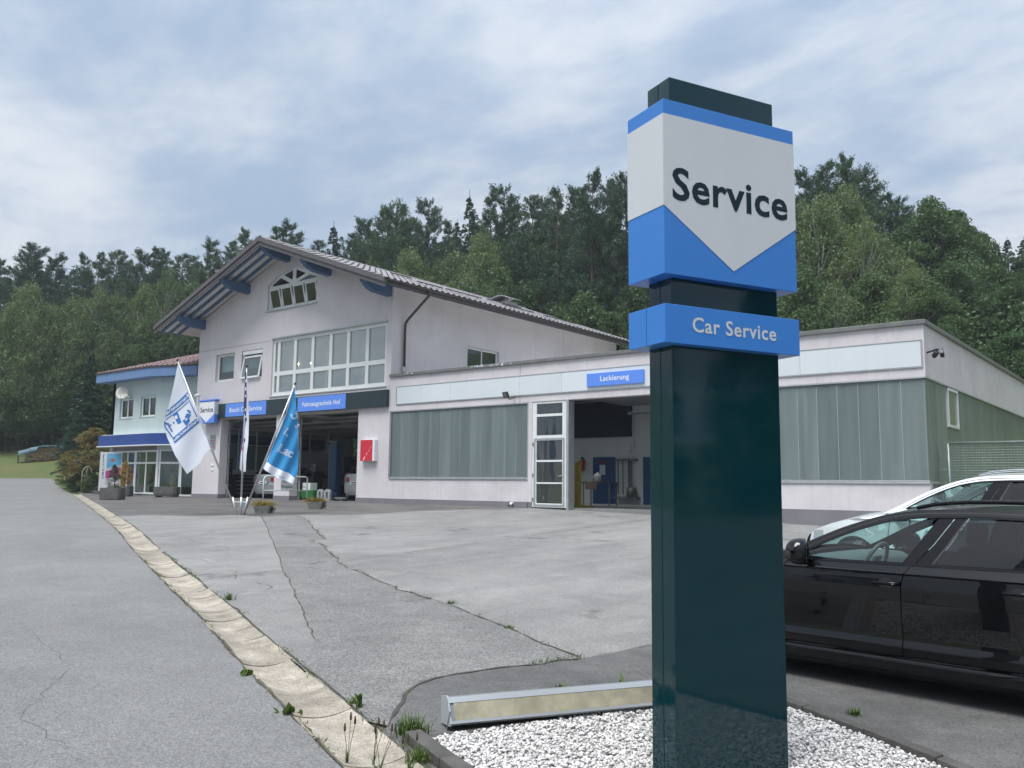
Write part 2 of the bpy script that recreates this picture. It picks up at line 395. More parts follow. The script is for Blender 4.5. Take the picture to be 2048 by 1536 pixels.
# gutter elements: dished concrete pieces, each its own object
gut = thing('gutter', 'shallow dished concrete drainage gutter of short pieces between road and yard', 'gutter', (-8, -16.4, -.75)); tag(gut, kind='structure')
del gut['category']
def polylen(pl):
    acc = [0]
    for a, b in zip(pl[:-1], pl[1:]): acc.append(acc[-1]+hypot(b[0]-a[0], b[1]-a[1]))
    return acc
accg = polylen(GUT_L)
def at_len(pl, acc, s):
    for i in range(len(acc)-1):
        if s <= acc[i+1] or i == len(acc)-2:
            t = (s-acc[i])/(acc[i+1]-acc[i]); a, b = pl[i], pl[i+1]
            l = hypot(b[0]-a[0], b[1]-a[1]); tx, ty = (b[0]-a[0])/l, (b[1]-a[1])/l
            return (a[0]+(b[0]-a[0])*t, a[1]+(b[1]-a[1])*t, tx, ty)
s = accg[4]; k = 0; rest = MB(); rg = random.Random(11)
SB = accg[GUT_L.index((-20.42, -11.15))]
while s < accg[-3]:
    ln = .5*rg.uniform(.92, 1.06); gap = rg.uniform(.004, .012)
    P = []; dzr = rg.uniform(-.006, .004); tw = rg.uniform(-.004, .004)
    w0, w1 = rg.uniform(-.015, .02), GW-.004+rg.uniform(-.02, .01)
    for t in (0, 1):
        x, y, tx, ty = at_len(GUT_L, accg, s+gap/2+(ln-gap)*t); row = []
        for j in range(9):
            q = j/8; wv = w0+(w1-w0)*q; px_, py_ = x-ty*wv, y+tx*wv
            row.append((px_, py_, terr(px_, py_)+.014-.036*(1-(2*q-1)**2)+dzr+tw*t))
        row = [(row[0][0], row[0][1], row[0][2]-.08)]+row+[(row[-1][0], row[-1][1], row[-1][2]-.08)]
        P.append(row)
    mb = MB() if s > SB else rest
    mb.grid([P[0], P[1]]); n = len(P[0])
    for r_w in P: mb.add(r_w, [tuple(range(n))])
    if s > SB: mb.build('gutter_piece', M_gut, gut, smooth=False)
    s += ln
tag(rest.build('far_gutter_pieces', M_gut, gut), kind='stuff')
bed = []
gb_l = offs(GUT_L, -.03); gb_r = offs(GUT_L, GW+.03)
o = sheet('gutter_bedding', gb_l[4:]+gb_r[4:][::-1], M_crack, 0, gut, zf=lambda x, y: terr(x, y)-.04)

# yard: pieces of different paving
gr = resample(GUT_R, .25, .01, 4)
def gr_between(xa, xb): return [p for p in gr if xa < p[0] < xb]
APR = [(-23.9, -9.25), (-23.7, -8.39), (-21.6, -7.9), (-21.37, -7.09), (-20.13, -7.19), (-19.78, -6.21), (-18.48, -5.49), (-18.2, -3.06), (-16.86, -1.01), (-16.4, .2)]
apr = resample(APR, .2, .02, 5)
SL = resample([(-20.13, -7.19), (-15.06, -10.56), (-11.59, -12.88), (-10.61, -13.56), (-9.47, -14.26), (-8.11, -15.17), (-6.54, -16.21)], .12, .022, 6)
SR = resample([(-19.78, -6.21), (-17.5, -7.7), (-15.3, -9.23), (-13.64, -10.31), (-13.5, -10.75), (-12.82, -11.03), (-10.9, -12.3), (-10.16, -12.77), (-9.59, -12.98), (-8.04, -13.69), (-6.85, -14.05), (-5.7, -14.55), (-4.84, -14.88), (-4.44, -14.94)], .12, .025, 7)
DK = resample([(-4.44, -14.94), (-4.59, -15.5), (-4.72, -16.0), (-4.86, -16.55), (-4.62, -16.95), (-4.45, -17.2), (-4.28, -17.42)], .1, .02, 8)
DN = resample([(-4.44, -14.94), (-4.26, -14.07), (-3.7, -11.9), (-2.2, -9.8), (2, -8.2), (30, -6)], .3, .05, 9)
J1 = resample([(-10.73, -12.38), (-10.95, -9), (-11.55, -1.3), (-11.6, .2)], .2, .012, 10)
J2 = resample([(-15.48, -9.1), (-16.12, -5.02), (-16.47, -1.24), (-16.4, .2)], .2, .012, 12)
J3 = [(-10.61, -13.56), (-10.63, -14.95)]
def near(pl, p): return min(range(len(pl)), key=lambda i: hypot(pl[i][0]-p[0], pl[i][1]-p[1]))
def sub(pl, a, b):
    i, j = near(pl, a), near(pl, b)
    return pl[i:j+1] if i <= j else pl[j:i+1][::-1]
yard = thing('yard', None, None, (-12, -8, -.4)); tag(yard, kind='structure')
sheet('yard_bedding', [(-47.2, .9)]+gr_between(-47, 20)+[(25, 2), (-5, .3), (-17, .2), (-38.7, .2)], M_crack, -.016, yard)
def piece(name, poly, m): return sheet(name, poly, m, 0, yard)
ap = piece('apron_paving', [(-47.2, 1.0), (-47.6, .62)]+gr_between(-47, -23.95)+apr+[(-16.4, .2), (-35.5, .2), (-38.7, .2)], M_apron)
iS = near(apr, (-20.13, -7.19)); iR = near(apr, (-19.78, -6.21))
slab_a = piece('paving_slab', apr[:iS+1]+sub(SL, (-20.13, -7.19), J3[0])+[J3[1]]+sub(gr, J3[1], (-23.95, -9.2)), M_asph_old)
slab_b = piece('paving_slab', sub(SL, J3[0], (-6.54, -16.21))+sub(gr, (-5.95, -16.9), J3[1])+[J3[1]], M_asph_old)
strip = piece('asphalt_patch', SL+sub(gr, (-5.95, -16.9), (-4.35, -17.5))+DK[::-1]+SR[::-1]+apr[iS:iR+1][::-1][:-1], M_asph_rough)
slab_c = piece('paving_slab', apr[iR:]+J2[::-1]+sub(SR, (-15.48, -9.1), (-19.78, -6.21)), M_asph_old)
slab_d = piece('paving_slab', J2+J1[::-1]+sub(SR, (-10.73, -12.38), (-15.48, -9.1)), M_asph_old)
slab_e = piece('paving_slab', J1+[(-5, .3), (-4.9, 1.5), (30, 2.5)]+DN[::-1]+sub(SR, (-4.44, -14.94), (-10.73, -12.38)), M_asph_old)
dark = piece('dark_asphalt', DN+sub(gr, (29.8, -29.6), (-4.3, -17.45))+DK[::-1], M_asph_dark)
for i, (pl, a, b) in enumerate(((SL, .003, .022), (SR, .004, .028), (DK, .008, .035), (J1, .006, .022), (J2, .004, .016), (J3, .006, .02), (DN[:6], .003, .008))):
    ribbon('joint', pl[::2] if len(pl) > 20 else pl, a, b, M_crack, yard, .006, 20+i, .1, .012)
ribbon('joint', apr[near(apr, (-18.4, -5.3)):], .008, .02, M_crack, yard, .006, 31, .15, .015)
ribbon('joint', [(p[0], p[1]+.02) for p in gr_between(-46, -4.4)][::2], .008, .03, M_crack, yard, .006, 32, .2, .012)
rc = random.Random(5)
for i in range(26):                                   # crazed area beside the gutter
    x, y = rc.uniform(-17.0, -11.2), 0
    y = -13.2+(-15.3-x)*-.42*-1+rc.uniform(.15, 1.4)
    a = rc.uniform(0, pi); pl = [(x, y)]
    for k in range(rc.randint(3, 7)):
        a += rc.uniform(-.9, .9); pl.append((pl[-1][0]+.22*cos(a), pl[-1][1]+.16*sin(a)))
    ribbon('crack', pl, .003, .010, M_crack, yard, .005, 60+i, .1, .02)
for i, pl in enumerate(([(-19.5, -9.2), (-18.3, -8.9), (-17.3, -8.4), (-16.9, -8.5)], [(-9.9, -14.5), (-9.4, -14.6), (-9.2, -14.9), (-9.5, -15.1)], [(-1.0, -13.6), (.6, -13.9), (2.2, -13.7)], [(-.6, -15.0), (.4, -15.2), (1.2, -14.8)])):
    ribbon('crack', pl, .003, .011, M_crack, yard, .005, 90+i, .1, .02)

# gravel bed round the pylon, edged with kerb stones
BED = [(-3.98, -17.50), (-2.86, -14.92), (-1.38, -15.64), (.9, -16.8), (1.0, -19.25), (-.7, -18.72), (-2.6, -18.02)]
gbed = sheet('gravel_bed', BED, mat('gravel_base', (.40, .39, .38), .9, vscale=25, col2=(.3, .29, .28), bump=1, bscale=60), .004); tag(gbed, kind='structure')
def kerb(a, b, h=.05, w=.08, name='kerb_stone', ln=.55):
    L = hypot(b[0]-a[0], b[1]-a[1]); n = max(1, round(L/ln)); tx, ty = (b[0]-a[0])/L, (b[1]-a[1])/L
    for i in range(n):
        s0, s1 = i*L/n+.004, (i+1)*L/n-.004; mb = MB(); q = []
        jz = random.uniform(-.006, .006)
        for s in (s0, s1):
            for k in (-w/2, w/2):
                x, y = a[0]+tx*s-ty*k, a[1]+ty*s+tx*k; q.append((x, y, terr(x, y)))
        vs = [(x, y, z-.08) for x, y, z in q]+[(x, y, z+h+jz) for x, y, z in q]
        mb.add(vs, [(0, 1, 3, 2), (4, 6, 7, 5), (0, 4, 5, 1), (1, 5, 7, 3), (3, 7, 6, 2), (2, 6, 4, 0)])
        mb.build(name, M_kerb, gbed, bevel=.008)
kerb(BED[1], BED[2]); kerb(BED[2], BED[3]); kerb(BED[0], BED[6], .07, .11); kerb(BED[6], BED[5], .06, .11); kerb(BED[0], BED[1], .015, .07)
# the stones themselves
def stones(poly, n, r0, r1, seed, name, material, parent, lift=.006, zf=terr):
    rg = np.random.default_rng(seed)
    ico = bmesh.new(); bmesh.ops.create_icosphere(ico, subdivisions=1, radius=1); bv = np.array([v.co[:] for v in ico.verts]); bf = np.array([[v.index for v in f.verts] for f in ico.faces]); ico.free()
    xsn, ysn = [p[0] for p in poly], [p[1] for p in poly]
    pts = np.column_stack([rg.uniform(min(xsn), max(xsn), n*3), rg.uniform(min(ysn), max(ysn), n*3)])
    inside = np.zeros(len(pts), bool); j = len(poly)-1
    for i in range(len(poly)):
        (xi, yi), (xj, yj) = poly[i], poly[j]
        c = ((yi > pts[:, 1]) != (yj > pts[:, 1])) & (pts[:, 0] < (xj-xi)*(pts[:, 1]-yi)/((yj-yi) or 1e-9)+xi); inside ^= c; j = i
    pts = pts[inside][:n]; n = len(pts)
    sz = rg.uniform(r0, r1, (n, 1))*np.column_stack([rg.uniform(.8, 1.5, n), rg.uniform(.7, 1.1, n), rg.uniform(.5, .85, n)])
    V = bv[None]*(1+rg.uniform(-.28, .28, (n, len(bv), 1)))*sz[:, None]
    a, b, c = rg.uniform(0, 6.28, n), rg.uniform(-.6, .6, n), rg.uniform(-.5, .5, n)
    def rot(V, i, j, t):
        W = V.copy(); W[..., i] = V[..., i]*np.cos(t)[:, None]-V[..., j]*np.sin(t)[:, None]; W[..., j] = V[..., i]*np.sin(t)[:, None]+V[..., j]*np.cos(t)[:, None]; return W
    V = rot(rot(rot(V, 1, 2, b), 0, 2, c), 0, 1, a)
    z = np.array([zf(x, y) for x, y in pts])+rg.uniform(.0, lift*3, n)+lift
    V += np.column_stack([pts, z])[:, None]
    F = (bf[None]+np.arange(n)[:, None, None]*len(bv)).reshape(-1, 3)
    return np_mesh(name, V.reshape(-1, 3), F, material, parent)
def np_mesh(name, V, F, material, parent=None, smooth=False):
    me = bpy.data.meshes.new(name or 'crown'); k = F.shape[1]
    me.vertices.add(len(V)); me.vertices.foreach_set('co', np.ascontiguousarray(V, np.float32).ravel())
    me.loops.add(F.size); me.loops.foreach_set('vertex_index', np.ascontiguousarray(F, np.int32).ravel())
    me.polygons.add(len(F)); me.polygons.foreach_set('loop_start', np.arange(0, F.size, k, dtype=np.int32)); me.polygons.foreach_set('loop_total', np.full(len(F), k, np.int32))
    me.update(calc_edges=True); me.validate()
    return link(name, me, material, parent, smooth) if name else me
M_pebble = mat('white_pebble', (.57, .56, .55), .65, speckle=.42, spscale=48, bump=.3, bscale=120, vscale=9, col2=(.60, .58, .56))
st = stones([(-3.94, -17.48), (-2.86, -15.0), (-1.38, -15.7), (.55, -16.7), (.1, -18.95), (-.7, -18.66), (-2.6, -17.96)], 36000, .0075, .0145, 3, 'white_gravel', M_pebble, None)
tag(st, 'loose white gravel covering the bed round the pylon sign', kind='stuff')
# ================================================================== BUILDINGS
M_stucco = mat('stucco_lilac', (.68, .64, .655), .9, vscale=.6, col2=(.625, .585, .60), bump=.55, bscale=45, bdist=.012, streak=.14, stain=.04, stscale=.6)
M_render = mat('render_panel', (.70, .66, .675), .9, vscale=1.1, col2=(.63, .59, .605), bump=.25, bscale=120, streak=.20, stain=.06, stscale=.8)
M_plinth = mat('plinth_grey', (.225, .215, .235), .85, vscale=1.5, col2=(.18, .172, .188), bump=.3, bscale=80)
M_panel = mat('pale_sheet', (.68, .725, .755), .42, vscale=.5, col2=(.64, .685, .715), streak=.10, objvar=.03)
M_cap = mat('cap_metal', (.21, .215, .21), .5, metal=.3, vscale=4, col2=(.16, .165, .16))
M_white = mat('white_frame', (.76, .78, .77), .4, vscale=6, col2=(.70, .72, .71))
M_alu = mat('aluminium_frame', (.50, .525, .53), .4, metal=.6, vscale=6, col2=(.42, .44, .45))
M_bluewood = mat('blue_timber', (.075, .145, .265), .6, vscale=5, col2=(.055, .115, .22), bump=.35, bscale=30)
M_soffit = mat('soffit_board', (.78, .75, .72), .7, vscale=3, col2=(.70, .67, .64))
M_barge = mat('barge_board', (.115, .105, .11), .6, vscale=4, col2=(.09, .083, .088), bump=.2, bscale=40)
M_tile = mat('roof_tile', (.30, .285, .30), .7, vscale=7, col2=(.19, .178, .188), bump=.4, bscale=60, objvar=.14)
M_brown = mat('brown_metal', (.058, .046, .045), .45, vscale=5, col2=(.045, .036, .036))
M_dkgreen = mat('petrol_panel', (.012, .030, .036), .28, spec=.5, vscale=2, col2=(.010, .026, .032))
M_signblue = mat('sign_blue', (.115, .27, .80), .4)
M_signwhite = mat('sign_white', (.80, .81, .83), .4)
M_letter = mat('letter_white', (.80, .84, .88), .5)
M_uglass = None
G_win = glass('window_glass', (.78, .84, .84), 1.0, .0)
G_dark = glass('dark_window_glass', (.42, .5, .5), 1.1, .0)
M_int = mat('interior_wall', (.78, .79, .79), .85, vscale=.8, col2=(.72, .73, .73))
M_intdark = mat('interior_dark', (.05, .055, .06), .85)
M_floor = mat('workshop_floor', (.26, .26, .25), .45, vscale=1.5, col2=(.18, .18, .175))
M_curtain = mat('net_curtain', (.62, .64, .64), .9, vscale=3, col2=(.52, .54, .54))
M_bluedoor = mat('blue_steel', (.018, .085, .24), .45, vscale=2, col2=(.014, .07, .2))

def uglass(name, c1, c2, rnd=.32, tr=.42):
    m = bpy.data.materials.new(name); m.use_nodes = True; nt = m.node_tree; L = nt.links; b = nt.nodes['Principled BSDF']; o = nt.nodes['Material Output']
    pos = N('ShaderNodeNewGeometry', nt); oi = N('ShaderNodeObjectInfo', nt)
    mp = N('ShaderNodeMapping', nt); mp.inputs['Scale'].default_value = (5, 5, .30); L.new(pos.outputs['Position'], mp.inputs[0])
    n = N('ShaderNodeTexNoise', nt); n.inputs['Scale'].default_value = 1; n.inputs['Detail'].default_value = 6; n.inputs['Roughness'].default_value = .6; L.new(mp.outputs[0], n.inputs[0])
    a = N('ShaderNodeMath', nt, operation='MULTIPLY_ADD'); a.inputs[1].default_value = rnd; L.new(oi.outputs['Random'], a.inputs[0])
    s = N('ShaderNodeMath', nt, operation='SUBTRACT'); s.inputs[1].default_value = rnd/2; L.new(n.outputs[0], s.inputs[0]); L.new(s.outputs[0], a.inputs[2])
    r = N('ShaderNodeValToRGB', nt); r.color_ramp.elements[0].position = .25; r.color_ramp.elements[0].color = (*c1, 1)
    r.color_ramp.elements[1].position = .8; r.color_ramp.elements[1].color = (*c2, 1); L.new(a.outputs[0], r.inputs[0]); L.new(r.outputs[0], b.inputs['Base Color'])
    b.inputs['Roughness'].default_value = .30; b.inputs['Specular IOR Level'].default_value = .55
    bp = N('ShaderNodeBump', nt); bp.inputs['Strength'].default_value = .10; bp.inputs['Distance'].default_value = .02; L.new(n.outputs[0], bp.inputs['Height']); L.new(bp.outputs[0], b.inputs['Normal'])
    t = N('ShaderNodeBsdfTranslucent', nt); t.inputs[0].default_value = (.62, .78, .72, 1); mx_ = N('ShaderNodeMixShader', nt); mx_.inputs[0].default_value = tr
    L.new(b.outputs[0], mx_.inputs[1]); L.new(t.outputs[0], mx_.inputs[2]); L.new(mx_.outputs[0], o.inputs[0]); MATS[name] = m
    return m
M_uglass = uglass('channel_glass', (.185, .222, .232), (.33, .378, .375))
M_uglass_side = uglass('channel_glass_side', (.235, .282, .262), (.38, .43, .40), .40)

def rect(x0, x1, z0, z1): return [(x0, z0), (x1, z0), (x1, z1), (x0, z1)]
def frame_window(parent, x0, x1, z0, z1, y, cols=(.5,), rows=(), fw=.07, mw=.05, depth=.07, gm=None, fm=None, fn=None, name='window', curtain=False, sill=True):
    """window in a wall whose outside is at smaller y; fn(u,v,t)->xyz maps (x,z,y)"""
    fn = fn or (lambda u, v, t: (u, t, v)); fm = fm or M_white; gm = gm or G_win
    W, H = x1-x0, z1-z0; us = [x0]+[x0+W*c for c in cols]+[x1]; vs = [z0]+[z0+H*c for c in rows]+[z1]
    holes = []
    for i in range(len(us)-1):
        for j in range(len(vs)-1):
            a = us[i]+(fw if i == 0 else mw/2); b = us[i+1]-(fw if i == len(us)-2 else mw/2)
            c = vs[j]+(fw if j == 0 else mw/2); d = vs[j+1]-(fw if j == len(vs)-2 else mw/2)
            holes.append(rect(a, b, c, d))
    f = MB().prism(rect(x0, x1, z0, z1), holes, fn, y, y+depth).build(name, fm, parent, bevel=.006)
    for h in holes:
        MB().prism([(h[0][0]-.01, h[0][1]-.01), (h[1][0]+.01, h[1][1]-.01), (h[2][0]+.01, h[2][1]+.01), (h[3][0]-.01, h[3][1]+.01)], (), fn, y+depth*.5, y+depth*.5+.006).build('pane', gm, f)
    if sill:
        mb = MB(); pts = [fn(u, v, t) for t in (y-.09, y+.02) for v in (z0-.05, z0-.015) for u in (x0-.05, x1+.05)]
        mb.add(pts, [(0, 1, 3, 2), (4, 6, 7, 5), (0, 2, 6, 4), (1, 5, 7, 3), (2, 3, 7, 6), (0, 4, 5, 1)]); mb.build('sill', M_alu, f)
    if curtain:
        P = []
        for i in range(41):
            u = x0+.05+(W-.1)*i/40; t = y+.16+.025*sin(i*1.35)
            P.append([fn(u, z0+H*.38+.02*sin(i*1.7), t), fn(u, z1-.03, t)])
        MB().grid(P).build('curtain', M_curtain, f, smooth=True)
    return f

# ---------------------------------------------------------------- gable-roofed workshop
wb = thing('workshop_building', 'lilac rendered two-storey workshop with wide gable roof and two open service bays', 'building', (-29.15, 0, 0))
X0, X1, AX = -35.45, -22.85, -29.15
rz_top = lambda x: 10.42-.365*abs(x-AX)
rz_bot = lambda x: rz_top(x)-.33
ARCH = [(-30.47, 7.84), (-27.27, 7.84), (-27.27, 8.93), (-27.75, 9.22), (-28.83, 9.50), (-29.85, 9.25), (-30.47, 8.92)]
BIG = rect(-29.98, -23.12, 4.22, 6.58); W1 = rect(-34.06, -32.66, 5.07, 6.28); W2 = rect(-32.13, -30.64, 5.07, 6.28)
outer = [(X0, -.5), (-33.42, -.5), (-33.42, 3.42), (-29.49, 3.42), (-29.49, -.5), (-28.47, -.5), (-28.47, 3.42), (-24.53, 3.42), (-24.53, -.5), (X1, -.5), (X1, rz_bot(X1)+.1), (AX, rz_bot(AX)+.1), (X0, rz_bot(X0)+.1)]
MB().prism(outer, [ARCH, BIG, W1, W2], None, 0, .38).build('front_wall', M_stucco, wb)
# side and back walls, upper storey
sidew = [(.38, 4.2), (15.6, 4.2), (15.6, rz_bot(X1)+.05), (.38, rz_bot(X1)+.05)]
SW1 = rect(4.12, 6.1, 4.95, 6.2); SW2 = rect(9.0, 10.3, 4.9, 6.02)
fx = lambda X, s=1: (lambda u, v, t: (X-s*t, u, v))
MB().prism(sidew, [SW1, SW2], fx(X1), 0, .3).build('side_wall', M_stucco, wb)
LWIN = [rect(1.2, 4.2, 1.2, 3.2), rect(5.2, 7.4, 2.2, 3.2), rect(9.0, 12.5, 2.0, 3.2)]
MB().prism([(.38, -.5), (15.6, -.5), (15.6, rz_bot(X0)+.05), (.38, rz_bot(X0)+.05)], LWIN, fx(X0, -1), 0, .3).build('side_wall', M_stucco, wb)
FILL_WIN = [rect(-34.6+i*2.3, -32.7+i*2.3, 1.3, 3.2) for i in range(5)]  # unseen back windows, added to let more daylight into the bays
MB().prism([(X0, -.5), (X1, -.5), (X1, rz_bot(X1)), (AX, rz_bot(AX)), (X0, rz_bot(X0))], FILL_WIN, None, 15.3, 15.6).build('back_wall', M_stucco, wb)
for r in FILL_WIN: frame_window(wb, r[0][0], r[1][0], r[0][1], r[2][1], 15.4, (.5,), (), sill=False)
for r in LWIN: frame_window(wb, r[0][0], r[1][0], r[0][1], r[2][1], .1, (.33, .66) if r[0][0] < 3 else (.5,), (.62,) if r[0][0] < 3 else (), fn=fx(X0, -1), sill=False)
for c in ((-35.47, -33.41), (-29.50, -28.46), (-24.54, X1)):
    mb = MB().box(c[0], c[1], -.012, .39, -.5, .18); mb.build('plinth', M_plinth, wb)
# thin plaster joint line and vertical edge trim
MB().box(X0+.02, -30.2, -.006, .004, 6.53, 6.545).build('plaster_joint', M_plinth, wb)
# windows of the front
f = frame_window(wb, -34.06, -32.66, 5.07, 6.28, .12, (), (), .1, gm=G_win, curtain=True)
f = frame_window(wb, -32.13, -30.64, 5.07, 6.28, .12, (), (), .06, gm=G_win, curtain=True)
mbx = MB(); Mx = Matrix.Translation((-31.38, .0, 5.55)) @ Matrix.Rotation(radians(-9), 4, 'X')
mbx.obox(Mx @ Matrix.Translation((-.62, 0, 0)), .08, .05, .95); mbx.obox(Mx @ Matrix.Translation((.62, 0, 0)), .08, .05, .95); mbx.obox(Mx @ Matrix.Translation((0, 0, -.45)), 1.3, .05, .08); mbx.obox(Mx @ Matrix.Translation((0, 0, .45)), 1.3, .05, .08)
s_ = mbx.build('tilted_sash', M_white, wb, bevel=.006); MB().obox(Mx, 1.2, .006, .86).build('pane', G_win, s_)
MB().box(-32.08, -30.69, .02, .1, 6.1, 6.27).build('shutter_box', M_white, wb, bevel=.01)
# large window: narrow side light + six lights, lower row of opaque-looking panes
W = 6.86; cu = [(x+29.98)/W for x in (-29.60, -28.535, -27.425, -26.325, -25.305, -24.23)]
f = frame_window(wb, -29.98, -23.12, 4.22, 6.58, .06, cu, (.385,), .14, .17, .09, gm=glass('big_window_glass', (.84, .9, .9), 2.2, .20, (.50, .56, .56)), name='large_window')
MB().box(-30.03, -23.07, -.05, .06, 6.585, 6.64).build('window_head', M_alu, wb)
# arched window with four tilted sashes and fan lights
fan = []
c0 = (-28.86, 8.82)
def inset(poly, k=.10):
    cx, cz = sum(p[0] for p in poly)/len(poly), sum(p[1] for p in poly)/len(poly); o = []
    for p in poly:
        d = hypot(p[0]-cx, p[1]-cz); o.append((p[0]+(cx-p[0])/d*k, p[1]+(cz-p[1])/d*k))
    return o
fan = [inset([(-30.42, 8.86), (c0[0]-.15, 8.86), (-29.72, 9.26), (-30.40, 8.95)], .09), inset([(c0[0]-.05, 8.92), (-28.88, 9.47), (-29.66, 9.28)], .09),
       inset([(c0[0]+.05, 8.92), (-28.02, 9.12+.02), (-28.80, 9.47)], .09), inset([(c0[0]+.15, 8.86), (-27.30, 8.86), (-27.36, 8.95), (-27.9, 9.14)], .09)]
cells = [rect(-30.40+i*.785+.04, -30.40+(i+1)*.785-.04, 7.92, 8.74) for i in range(4)]
aw = MB().prism(ARCH, fan+cells, None, .1, .18).build('arched_window', M_white, wb, bevel=.006)
for p in fan: MB().prism(p, (), None, .14, .146).build('pane', G_dark, aw)
for i in range(4):
    cx = -30.40+(i+.5)*.785; Mx = Matrix.Translation((cx, .08, 8.31)) @ Matrix.Rotation(radians(13), 4, 'X')
    mb = MB(); w2, h2 = .62, .76
    for q, a, b in ((Vector((-w2/2, 0, 0)), .055, h2), (Vector((w2/2, 0, 0)), .055, h2), (Vector((0, 0, -h2/2)), w2+.05, .055), (Vector((0, 0, h2/2)), w2+.05, .055)):
        mb.obox(Mx @ Matrix.Translation(q), a, .045, b)
    sash = mb.build('tilted_sash', M_white, aw, bevel=.005); MB().obox(Mx, w2, .006, h2).build('pane', G_dark, sash)
MB().box(-30.55, -27.2, -.06, .1, 7.78, 7.835).build('sill', M_alu, aw)
# rooms behind the upper windows
MB().prism(rect(X0+.02, X1-.32, 3.62, 6.9), (), None, 4.5, 4.6).build('room_back', M_int, wb)
MB().box(X0+.3, X1-.3, .4, 4.6, 3.45, 3.6).build('upper_floor', M_int, wb)
MB().box(X0+.3, X1-.3, .4, 4.6, 6.9, 7.0).build('upper_ceiling', M_int, wb)
MB().box(-30.55, -30.45, .4, 4.6, 3.6, 6.9).build('room_partition', M_int, wb)
for i, x in enumerate((-29.3, -27.2, -25.1)):                 # light curtains drawn back in the big window
    P = [[(x+j*.045, .55+.03*sin(j*1.5), 4.3), (x+j*.045, .55+.03*sin(j*1.5), 6.5)] for j in range(9)]
    MB().grid(P).build('curtain', M_curtain, wb, smooth=True)
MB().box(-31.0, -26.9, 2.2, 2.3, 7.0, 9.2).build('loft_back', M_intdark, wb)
for x, z in ((-31.05+.35, 5.78), (-29.8, 5.74)):               # two lit bulbs in the room behind the large window
    lp_ = thing('ceiling_lamp', 'small lit bulb glowing behind the large upper window, %s of two' % ('left' if x < -30 else 'right'), 'lamp', (x+.35, 1.6, z)); x += .35
    MB().lathe([(0, -.045), (.03, -.035), (.045, 0), (.03, .035), (0, .045)], (x, 1.6, z), 12).build('bulb', mat('lit_bulb', (1, .9, .7), .5, emit=((1, .78, .45), 9)), lp_, smooth=True)
    MB().tube([(x, 1.6, z+.04), (x, 1.6, 6.9)], .006, 6).build('flex', M_cap, lp_)
# windows of the side wall
frame_window(wb, 4.12, 6.1, 4.95, 6.2, .1, (.5,), (), .08, gm=G_dark, fn=fx(X1), curtain=True, sill=False)
frame_window(wb, 9.0, 10.3, 4.9, 6.02, .1, (.5,), (), .08, gm=G_dark, fn=fx(X1), sill=False)
MB().box(X1-.05, X1+.012, 10.72, 10.80, 4.4, rz_bot(X1)).build('wall_strip', M_stucco, wb)
# roof: two slabs, boards, timbers
rf = MB().prism([(AX-7.68, rz_top(AX-7.68)), (AX, rz_top(AX)), (AX+7.40, rz_top(AX+7.4)), (AX+7.40, rz_top(AX+7.4)-.14), (AX, rz_bot(AX)+.19), (AX-7.68, rz_top(AX-7.68)-.14)], (), None, -1.40, 15.9).build('roof', M_soffit, wb)
for sgn, xe in ((-1, AX-7.70), (1, AX+7.42)):
    for k, (dz0, dz1, y0, y1) in enumerate(((-.30, -.03, -1.45, -1.41), (-.13, .05, -1.50, -1.45))):
        pl = [(AX, rz_top(AX)+dz0), (xe, rz_top(xe)+dz0), (xe, rz_top(xe)+dz1), (AX, rz_top(AX)+dz1)]
        MB().prism(pl, (), None, y0, y1).build('barge_board', M_barge, rf)
    for yy in (-1.12, -.72, -.30):
        xi = AX+sgn*.06; xo = xe-sgn*.05
        pl = [(xi, rz_top(xi)-.15), (xo, rz_top(xo)-.15), (xo, rz_top(xo)-.235), (xi, rz_top(xi)-.235)]
        MB().prism(pl, (), None, yy-.055, yy+.055).build('rafter', M_bluewood, rf)
prof = [(0, 0), (-1.32, 0), (-1.36, -.05), (-1.30, -.09), (-1.30, -.13), (-1.20, -.17), (-1.20, -.21), (-1.08, -.25), (-1.08, -.29), (-.95, -.33), (-.80, -.38), (0, -.42)]
for x in (-35.15, -31.85, -29.15, -26.5, -23.05):
    z = rz_top(x)-.27
    MB().prism([(p[0], z+p[1]) for p in prof], (), lambda u, v, t, x=x: (x+t, u, v), -.13, .13).build('roof_console', M_bluewood, rf)
# gutter and downpipe on the right eave
ge = AX+7.40
P = []
for y in np.linspace(-1.42, 15.9, 12):
    P.append([(ge+.02+.075*(1-cos(q)), y, rz_top(ge)-.02-.085*sin(q)) for q in np.linspace(0, pi, 8)])
MB().grid(P).build('eave_gutter', M_brown, wb, smooth=True, solid=.006)
MB().box(ge-.01, ge+.02, -1.42, 15.9, rz_top(ge)-.2, rz_top(ge)-.01).build('fascia_board', M_barge, rf)
MB().tube([(ge+.09, .62, rz_top(ge)-.1), (ge+.09, .62, rz_top(ge)-.28), (ge-.1, .62, rz_top(ge)-.42), (X1+.25, .58, 6.72), (X1+.12, .55, 6.55), (X1+.10, .55, 6.3), (X1+.10, .55, 4.95)], .05, 10).build('downpipe', M_brown, wb, smooth=True)
MB().tube([(X1+.10, .55, 4.95), (X1+.10, .55, 4.62)], .055, 10).build('downpipe_shoe', M_alu, wb, smooth=True)
